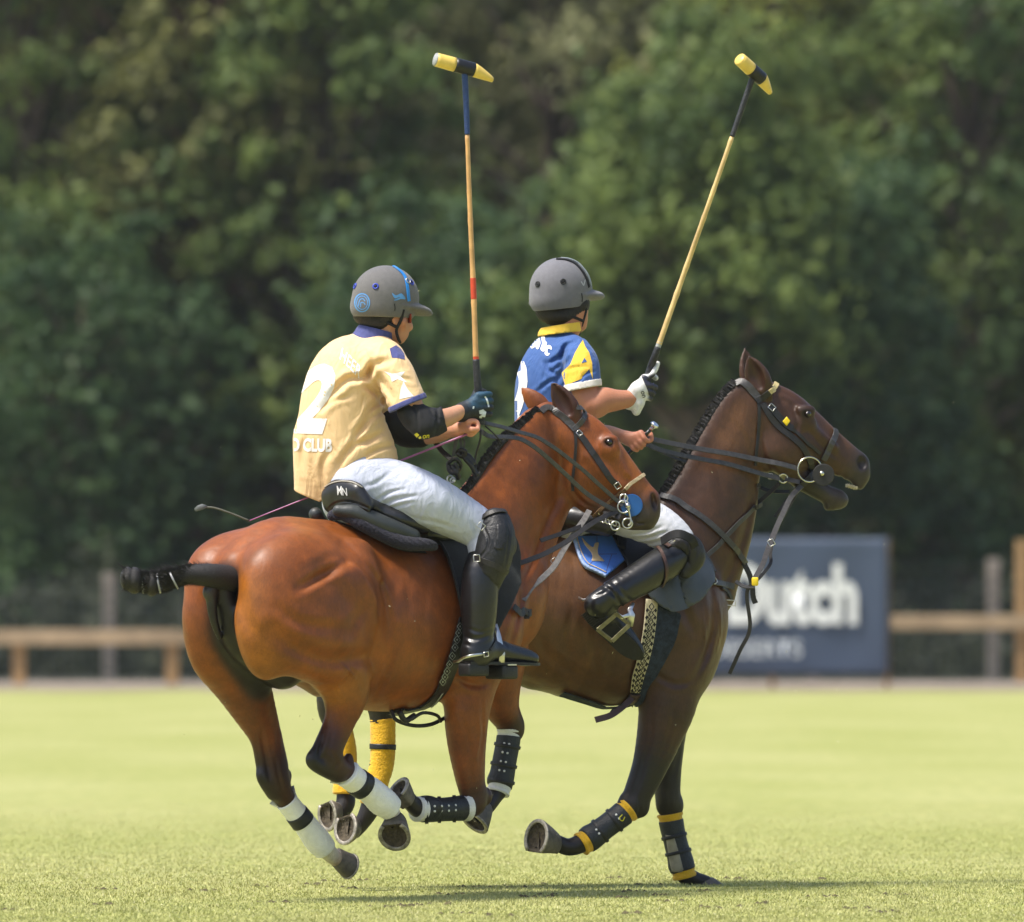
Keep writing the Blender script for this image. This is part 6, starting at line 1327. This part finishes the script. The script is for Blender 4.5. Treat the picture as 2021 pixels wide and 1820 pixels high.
tubem('spare_rein', [P(*Zh(1010, 540), y0 - .02), P(*Zh(1000, 700), y0 - .02), P(*Zh(930, 950), y0), P(*Zh(930, 1150), y0), P(*Zh(960, 1260), y0)], .0045, STRAP, REA)
strap('rein_loop', [P(*Zh(700, 530), y0), P(*Zh(640, 620), y0), P(*Zh(600, 780), y0), P(*Zh(575, 960), y0)], .014, .004, STRAPG, REA, (0, -1, 0))
strap('rein_loop', [P(*Zh(700, 530), y0 - .01), P(*Zh(680, 640), y0), P(*Zh(690, 740), y0), P(*Zh(700, 840), y0)], .009, .004, STRAPG, REA, (0, -1, 0))
strap('rein_loop', [P(*Zh(720, 540), y0 - .02), P(*Zh(720, 660), y0), P(*Zh(750, 740), y0), P(*Zh(730, 850), y0)], .008, .004, STRAPG, REA, (0, -1, 0))
strap('rein_loop', [P(*Zh(700, 480), y0), P(*Zh(560, 540), y0), P(*Zh(430, 590), y0), P(*Zh(520, 615), y0), P(*Zh(640, 590), y0)], .008, .004, STRAPG, REA, (0, -1, 0))
strap('rein_loop', [P(*Zh(250, 650), y0 + .05), P(*Zh(300, 760), y0 + .05), P(*Zh(400, 890), y0 + .03), P(*Zh(530, 1000), y0)], .022, .005, STRAP, REA, (0, -1, .4))
F = Field(.003)
def kn(pts, r): F.chain([(P(*Zh(x, y), y0 + dy), r) for x, y, dy in pts], k=.002)
kn([(500, 1060, -.02), (590, 1000, -.035), (660, 1040, -.03), (690, 1120, -.01), (640, 1200, 0)], .008); kn([(490, 1080, -.01), (500, 1180, -.02), (560, 1230, -.03), (640, 1180, -.03), (600, 1090, -.035)], .009)
kn([(560, 1130, -.02), (620, 1220, -.03), (650, 1300, -.01)], .011); kn([(640, 900, 0), (700, 860, -.02), (760, 890, -.02), (720, 960, -.01), (650, 930, -.01)], .010)
kn([(740, 930, 0), (820, 980, 0), (880, 1060, 0)], .014); kn([(760, 1000, -.01), (850, 1100, -.01), (910, 1200, 0), (950, 1250, 0)], .010)
F.build('rein_knot', STRAP, REA)
ringm(*Zh(520, 1330), .014, bA, REA, yy=y0, ax=(.5, -1, 0), name='snap_ring'); ringm(*Zh(560, 1345), .010, bA, REA, yy=y0, ax=(-.5, -1, .3), name='snap_ring')
# draw reins and standing martingale of the bay
MA = thing('martingale', P(1100, 1100, 0), 'long black martingale straps from the bay bridle down to its chest', 'martingale', 'martingales')
def free(pts, w, ys, parent, m=STRAP, th=.005, nm='strap', nrm=(0, -1, .3)):
    n = len(pts); return strap(nm, [P(u, v, ys[0] + (ys[1] - ys[0]) * i / (n - 1)) for i, (u, v) in enumerate(pts)], w, th, m, parent, nrm)
chY = on(bA, 1005, 1118, .02)[0].y
free([Z3(1080, 1200), Z3(980, 1240), Z3(870, 1305), Z3(740, 1400), Z3(600, 1480), Z3(480, 1530), Z3(368, 1568)], .021, (yb_, chY), MA)
free([Z3(950, 1240), Z3(860, 1290), Z3(700, 1350), Z3(550, 1400)], .018, (yb_ + .04, .25), MA)
free([Z3(885, 1195), Z3(840, 1270), Z3(760, 1380), Z3(700, 1480), Z3(640, 1580), Z3(560, 1660), Z3(490, 1720), Z3(430, 1810)], .024, (yb_ + .01, .12), MA, mat('grey_webbing', (.15, .14, .135), .6, .3, 60), .007)
free([Z3(660, 1540), Z3(600, 1625), Z3(540, 1690)], .012, (.30, .22), MA, STRAP, .010)
buckle(*Z3(648, 1545), .30, .022, .03, .7, parent=MA)
# ----- bridle of the brown
BRB = thing('bridle', Q(1480, 760, 0), 'dark leather bridle with large silver bit ring and yellow tab on the dark brown pony', 'bridle', 'bridles')
strap_on('headpiece', [Z4(662, 352), Z4(700, 335), Z4(745, 360), Z4(790, 410), Z4(830, 465)], .032, bB, STRAPG, BRB, .006, .005)
strap_on('browband', [Z4(800, 465), Z4(850, 435), Z4(895, 400)], .026, bB, STRAP, BRB, .007, .005)
strap_on('browband_band', [Z4(892, 402), Z4(925, 370), Z4(938, 335), Z4(905, 300)], .022, bB, mat('cream_browband', (.52, .42, .20), .6), BRB, .008, .006)
strap_on('throatlash', [Z4(820, 480), Z4(822, 580), Z4(812, 700), Z4(803, 800), Z4(795, 900)], .014, bB, STRAP, BRB, .005)
strap_on('cheekpiece', [Z4(845, 480), Z4(900, 570), Z4(960, 640), Z4(1040, 705), Z4(1110, 770), Z4(1160, 860), Z4(1180, 920)], .026, bB, STRAP, BRB, .006, .005)
strap_on('cheekpiece', [Z4(895, 500), Z4(945, 560), Z4(1000, 620), Z4(1045, 650)], .028, bB, LEAM, BRB, .010, .006)
strap_on('cheekpiece', [Z4(1040, 650), Z4(1100, 700), Z4(1160, 760), Z4(1230, 815)], .014, bB, STRAP, BRB, .007, .005)
strap_on('noseband', [Z4(1332, 655), Z4(1335, 690), Z4(1300, 770), Z4(1255, 860)], .027, bB, STRAPG, BRB, .007, .005)
strap_on('noseband', [Z4(1250, 870), Z4(1190, 940), Z4(1130, 1010), Z4(1060, 1060)], .024, bB, STRAP, BRB, .009, .006)
decal('yellow_tab', [[Z4(*q) for q in ((1000, 572), (1026, 600), (1002, 635), (975, 602))]], bB, LOGO if False else mat('yellow_tab', (.85, .60, .01), .5), BRB, .016, g=4, thick=.004)
buckle(*Z4(905, 508), 0, .026, .022, -.7, parent=BRB, b=bB, off=.012)
p0_, n0_ = on(bB, *Z4(1165, 925), .02); yc = p0_.y - .075
v_, f_ = sweep([P(*Z4(1258, 960), yc + .006), P(*Z4(1258, 960), yc - .004)], circ(.046, 30)); o = mk('bit_guard', v_, f_, STRAP, BRB, False); bevel(o, .003)
BRS = mat('nickel', (.60, .57, .46), .25, .1, 60, metal=1)
ringm(*Z4(1165, 925), .052, bB, BRB, yy=yc, tr=.0036, m=BRS, ax=(.25, -1, 0)); ringm(*Z4(986, 985), .018, bB, BRB, yy=yc, tr=.0035, m=BRS)
v_, f_ = sweep([P(*Z4(1248, 952), yc + .0), P(*Z4(1248, 952), yc - .012), P(*Z4(1248, 952), yc - .018)], [circ(.011, 12), circ(.012, 12), circ(.006, 12)]); mk('bit_boss', v_, f_, BRS, BRB)
buckle(*Z4(900, 970), yc, .016, .022, 0, parent=BRB)
REB = thing('reins', P(1300, 870, yB), 'dark leather reins from the bare hand of the blue rider to the silver ring', 'reins', 'reins')
hb = hLB.y - .02
def bl2(u): return hb + (yc - hb) * max(0, min(1, (u - 1280) / 270))
rein([Z4(40, 715), Z4(100, 720), Z4(230, 748), Z4(420, 785), Z4(620, 818), Z4(800, 855), Z4(960, 885), Z4(1090, 920)], .022, bB, REB, bl2, STRAPG, lift=.024)
rein([Z4(50, 745), Z4(150, 790), Z4(300, 828), Z4(440, 855), Z4(600, 885), Z4(740, 925), Z4(860, 960), Z4(960, 985)], .020, bB, REB, bl2, STRAPG, lift=.026)
rein([Z4(60, 760), Z4(150, 800), Z4(250, 845), Z4(330, 872)], .012, bB, REB, bl2, STRAP, lift=.008)
rein([Z4(1000, 985), Z4(1050, 1000), Z4(1100, 1010)], .020, bB, REB, bl2, STRAP, lift=.010)
MB_ = thing('martingale', Q(1450, 1150, 0), 'dark martingale straps crossing the neck and hanging before the chest of the brown pony', 'martingale', 'martingales')
strap_on('neck_strap', [Z4(165, 1108), Z4(250, 1130), Z4(360, 1200), Z4(480, 1285), Z4(590, 1390), Z4(670, 1480), Z4(720, 1560)], .024, bB, STRAPG, MB_, .012, .006)
free([Z4(718, 1555), Z4(760, 1640), Z4(778, 1720), Z4(785, 1790), Z4(800, 1830)], .022, (on(bB, *Z4(716, 1550), .012)[0].y, on(bB, *Z4(716, 1550))[0].y), MB_, STRAP, .006)
strap_on('side_strap', [Z4(955, 1025), Z4(860, 1110), Z4(780, 1185)], .018, bB, STRAP, MB_, .02)
free([Z4(960, 1020), Z4(900, 1075), Z4(800, 1165)], .018, (yc, yc + .04), MB_, STRAP)
strap_on('side_strap', [Z4(790, 1175), Z4(700, 1265), Z4(600, 1370), Z4(540, 1440), Z4(468, 1505), Z4(410, 1570)], .020, bB, STRAPG, MB_, .008, .005)
free([Z4(1110, 1035), Z4(1040, 1110), Z4(985, 1220), Z4(935, 1330), Z4(900, 1420), Z4(870, 1500), Z4(850, 1560), Z4(790, 1670)], .022, (yc + .03, 1.05), MB_, STRAPG, .006)
free([Z4(1090, 1060), Z4(1020, 1180), Z4(960, 1290), Z4(920, 1400), Z4(900, 1490), Z4(900, 1560), Z4(840, 1640), Z4(790, 1690)], .014, (yc + .06, 1.07), MB_, STRAP, .006)
free([Z4(1030, 1110), Z4(985, 1170), Z4(930, 1245)], .014, (yc + .02, yc + .03), MB_, LEAM, .006)
free([Z4(780, 1690), Z4(740, 1770), (1480, 1240), (1460, 1285), (1440, 1330)], .016, (1.08, 1.12), MB_, STRAP, .006)
free([Z4(665, 1680), Z4(700, 1705), Z4(740, 1718), Z4(790, 1715)], .016, (1.10, 1.08), MB_, LEAM, .008)
buckle(*Z4(905, 1418), 1.13, .024, .026, .5, parent=MB_)
v_, f_ = boxm(P(*Z4(796, 1682), 1.05), .028, .014, .036); o = mk('rubber_stop', v_, f_, mat('yellow_stop', (.85, .60, .02), .5), MB_); bevel(o, .006)
strap_on('jaw_strap', [Z4(800, 1030), Z4(870, 1060), Z4(940, 1080), Z4(1010, 1080)], .018, bB, LEAM, BRB, .012)
free([Z4(800, 1035), Z4(880, 1065), Z4(960, 1075), Z4(1030, 1075)], .016, (yc + .05, yc + .05), BRB, LEAM)
BP = thing('breastplate', Q(1400, 1160, .1), 'brown leather breastplate strap with brass buckle in front of the grey saddle flap', 'breastplate')
strap_on('shoulder_strap', [Z4(255, 1285), Z4(330, 1360), Z4(410, 1450), Z4(470, 1540), Z4(510, 1625)], .022, bB, STRAPG, BP, .012, .006)
strap_on('front_strap', [Z4(440, 1560), Z4(480, 1640), Z4(510, 1690)], .030, bB, BROWNL, BP, .014, .006)
strap_on('front_strap', [Z4(470, 1690), Z4(540, 1700), Z4(640, 1715)], .026, bB, STRAPG, BP, .012, .006)
strap_on('front_strap', [Z4(560, 1720), Z4(600, 1755), Z4(625, 1800)], .02, bB, STRAP, BP, .010, .005)
buckle(*Z4(500, 1690), 0, .020, .030, -.9, parent=BP, b=bB, off=.02); buckle(*Z4b(1500, 810), on(bB, 1432, 1170, .01)[0].y, .022, .05, 1.5, parent=BP)
# whips
WA = thing('whip', T(915, 850, .05), 'thin purple riding whip held low by the rider on the bay', 'whip', 'whips')
a_, b_ = P(935, 852, hL.y), P(492, 1028, yT - .0); vv, ff = sweep([a_ + (b_ - a_) * i / 12 for i in range(13)], [circ(.0045 - .0022 * i / 12, 8) for i in range(13)]); mk('shaft', vv, ff, mat('purple_shaft', (.36, .11, .26), .35), WA)
tubem('lash', [P(492, 1028, yT), P(460, 1015, yT - .01), P(425, 1003, yT - .02), P(404, 1001, yT - .02)], .004, mat('lash_cord', (.11, .11, .085), .8), WA)
v_, f_ = sweep([P(408, 1000, yT - .02), P(400, 1000, yT - .02), P(392, 1003, yT - .02), P(385, 1007, yT - .02)], [rect(.010, .010), rect(.022, .014), rect(.022, .012), rect(.012, .006)]); mk('lash_end', v_, f_, mat('lash_tip', (.13, .14, .14), .6), WA)
WB = thing('whip', hLB, 'black whip with silver mushroom knob in the bare hand of the blue rider', 'whip', 'whips')
a_, b_ = P(1228, 910, hLB.y + .02), P(1284, 848, hLB.y - .03); vv, ff = sweep([a_ + (b_ - a_) * i / 6 for i in range(7)], circ(.008, 10)); mk('shaft', vv, ff, LEA, WB)
d_ = (b_ - a_).normalized(); vv, ff = sweep([b_, b_ + d_ * .012, b_ + d_ * .02, b_ + d_ * .024, b_ + d_ * .034], [circ(r_, 18) for r_ in (.008, .007, .014, .021, .015)]); mk('knob', vv, ff, mat('silver_knob', (.75, .75, .76), .2, metal=1), WB)

# ------------------------------------------------------------ leg wraps and boots
WW = mat('white_wrap', (.84, .84, .84), .85, .05, 40, .5, 160, sheen=.2); WT = mat('white_lining', (.70, .70, .68), .8, .08, 40, .4, 160); YW_ = mat('yellow_wrap', (.74, .42, .012), .85, .12, 30, .5, 140, sheen=.2); BT = mat('black_tape', (.010, .012, .016), .5, .2, 60); TB = mat('black_boot_shell', (.014, .017, .020), .5, .25, 60, .4, 140); SH = mat('pale_boot_shell', (.30, .27, .20), .5, .25, 30)
def wrap(pts, m, label, bands=(), flare=0, group='leg wraps', name='leg_wrap', seed=0):
    """cotton bandage: pts (Vector, r); wound layers show as ridges"""
    t = thing(name, pts[-1][0], label, 'leg wrap', group)
    q = cr([tuple(p) + (r,) for p, r in pts], 14); n = len(q); seg = 28; rr = np.random.default_rng(seed)
    L = np.concatenate([[0], np.cumsum(np.linalg.norm(np.diff(q[:, :3], axis=0), axis=1))])
    prof = []
    for i in range(n):
        row = []
        for j in range(seg):
            a = 2 * math.pi * j / seg; ph = (L[i] / .022 + j / seg) % 1
            r = q[i, 3] * (1 + .035 * (ph ** .5)) + .0012 * math.sin(a * 3 + i * .2)
            if i < 2: r *= 1.03 + .02 * math.sin(a * 5)
            if i == 0 or i == n - 1: r *= .9
            row.append((r * math.cos(a), r * math.sin(a)))
        prof.append(row)
    v, f = sweep(q[:, :3], prof); mk('bandage', v, f, m, t)
    for b0, b1 in bands:
        ts = np.linspace(b0, b1, 5) * L[-1]; pp = np.stack([np.interp(ts, L, q[:, j]) for j in range(4)], 1)
        v, f = sweep(pp[:, :3], [circ(x * 1.05 + .002, 26) for x in pp[:, 3]]); mk('tape_band', v, f, BT, t)
    if flare:
        c = Vector(q[0, :3]); d = (Vector(q[2, :3]) - c).normalized(); nrm = d.cross(Vector((0, -1, 0))).normalized()
        for s_ in flare:
            e = c + nrm * s_ * q[0, 3] * .95 - d * .004; v_ = [e, e - d * .030 + nrm * s_ * .020, e - d * .034 + nrm * s_ * .002 + Vector((0, -.02, 0)), e - nrm * s_ * .03 - d * .004 + Vector((0, -.02, 0)), e + Vector((0, -.015, 0)) + d * .02]
            mk('loose_flap', v_, [(0, 1, 2), (0, 2, 3), (0, 4, 1), (4, 2, 1)], m, t)
    return t
Q = A.Q
wrap([(Q(684, 1526, .15), .054), (Q(708, 1545, .15), .052), (Q(732, 1562, .15), .054), (Q(755, 1582, .15), .058), (Q(772, 1597, .148), .050)], WW, 'white wrap with loose top flap on the near hind leg of the bay', [(.22, .38)], (1,), seed=1)
wrap([(Q(565, 1580, -.13), .044), (Q(583, 1603, -.125), .044), (Q(605, 1631, -.12), .047), (Q(628, 1660, -.12), .052), (Q(642, 1678, -.12), .046)], WW, 'lowest white wrap, on the far hind leg of the bay', [(.25, .42)], (1, -1), seed=2)
Q = B.Q
wrap([(Q(756, 1418, .14), .051), (Q(756, 1460, .14), .051), (Q(753, 1510, .14), .049), (Q(744, 1545, .14), .048), (Q(732, 1590, .135), .050)], YW_, 'yellow wrap with black tape, on the near hind leg of the brown pony', [(.29, .35)], group='yellow leg wraps', seed=3)
wrap([(Q(668, 1425, -.14), .050), (Q(680, 1475, -.14), .048), (Q(681, 1530, -.14), .046), (Q(680, 1568, -.135), .048)], YW_, 'yellow wrap mostly hidden behind the near hind leg of the bay', group='yellow leg wraps', seed=4)
def tendon_boot(pts, label, lining, shell, vents, face, strapsat=(.25, .55, .8), seed=0, knob=True, front=None, r_=1.0):
    t = thing('leg_boot', pts[-1][0], label, 'leg boot', 'leg boots')
    q = cr([tuple(p) + (r,) for p, r in pts], 10); L = np.concatenate([[0], np.cumsum(np.linalg.norm(np.diff(q[:, :3], axis=0), axis=1))]); L /= L[-1]
    def at(s): return np.array([np.interp(s, L, q[:, j]) for j in range(4)])
    v, f = sweep(q[:, :3], [circ(x * .93 * (1.10 if (i < 3 or i > len(q) - 4) else 1), 24) for i, x in enumerate(q[:, 3])]); mk('lining', v, f, lining, t)
    F = Field(.0035); ts = np.linspace(.09, .90, 9); F.chain([(Vector(at(s)[:3]), at(s)[3]) for s in ts], k=.004, cuts=((Vector(at(.10)[:3]), Vector(at(.0)[:3] - at(.15)[:3])), (Vector(at(.88)[:3]), Vector(at(1)[:3] - at(.85)[:3]))))
    fc = Vector(face).normalized(); ax = Vector(at(1)[:3] - at(0)[:3]).normalized(); sd = ax.cross(fc).normalized()
    e = Vector(at(.80)[:3]) + sd * .012 * r_; F.ell(e, (.040, .044, .044), (ax, fc, sd), k=.012)
    sh = F.build('shell', shell, t); b = bvh(sh)
    mm = []; hl = []
    for i in range(vents):
        s = .22 + .42 * i / max(vents - 1, 1)
        for k in (-1, 1): mm.append(Vector(at(s)[:3]) + sd * k * .010 * r_ + sd * .004)
    def spot(c, r):
        h = b.ray_cast(CAMP, (c - CAMP).normalized())
        if h[0] is None: return None
        n = h[1] if h[1].y < 0 else -h[1]; return sweep([h[0] + n * .0005, h[0] + n * .002], circ(r, 8), ax)
    pr = [spot(c, .0050) for c in mm]; pr = [x for x in pr if x]
    if pr: mk('vent_slots', *merge(pr), WT, sh)
    for s in strapsat:
        a = at(s); c = Vector(a[:3]); rg = [c + (fc * math.cos(x) + sd * math.sin(x)) * (a[3] * 1.03 + .002) for x in np.linspace(0, 2 * math.pi, 30)[:-1]]
        v, f = sweep(rg, rect(.014, .004), [(p - c).normalized() for p in rg], True); mk('strap', v, f, LEAM, sh)
    return t, sh, b
Q = A.Q
tendon_boot([(Q(922, 1594, .16), .054), (Q(900, 1596, .155), .050), (Q(870, 1598, .152), .048), (Q(840, 1598, .148), .052), (Q(822, 1597, .146), .050)], 'black vented leg boot over white lining on the near foreleg of the bay', WT, TB, 4, (0, -1, 0))
tendon_boot([(Q(1005, 1440, -.13), .050), (Q(1003, 1462, -.13), .050), (Q(996, 1500, -.13), .050), (Q(988, 1545, -.13), .052), (Q(982, 1566, -.13), .048)], 'black vented leg boot over white lining on the far foreleg of the bay', WT, TB, 4, (0, -1, 0))
Q = B.Q
tendon_boot([(Q(1240, 1597, .15), .055), (Q(1222, 1612, .15), .052), (Q(1195, 1632, .15), .050), (Q(1165, 1655, .15), .054), (Q(1146, 1667, .15), .050)], 'black leg boot over yellow lining on the near foreleg of the brown pony', YW_, TB, 2, (0, -1, 0), (.3, .6))
tb_ = tendon_boot([(Q(1322, 1606, -.15), .054), (Q(1326, 1630, -.15), .052), (Q(1334, 1665, -.15), .050), (Q(1345, 1705, -.15), .054), (Q(1352, 1732, -.15), .050)], 'black leg boot over yellow lining on the planted foreleg of the brown pony', YW_, TB, 0, (0, -1, 0), (.35, .6))
decal('pale_panel', [[(1314, 1648), (1330, 1650), (1342, 1690), (1352, 1728), (1330, 1735), (1322, 1700)]], tb_[2], SH, tb_[1], .003, g=5, thick=.003)
decal('shell_mark', bq([(1228, 1608), (1222, 1615), (1228, 1620), (1233, 1612)], 1.6), bvh([o for o in bpy.data.objects if o.name.startswith('shell')][-2]), LOGO, [o for o in bpy.data.objects if o.name.startswith('shell')][-2], .003, g=4)
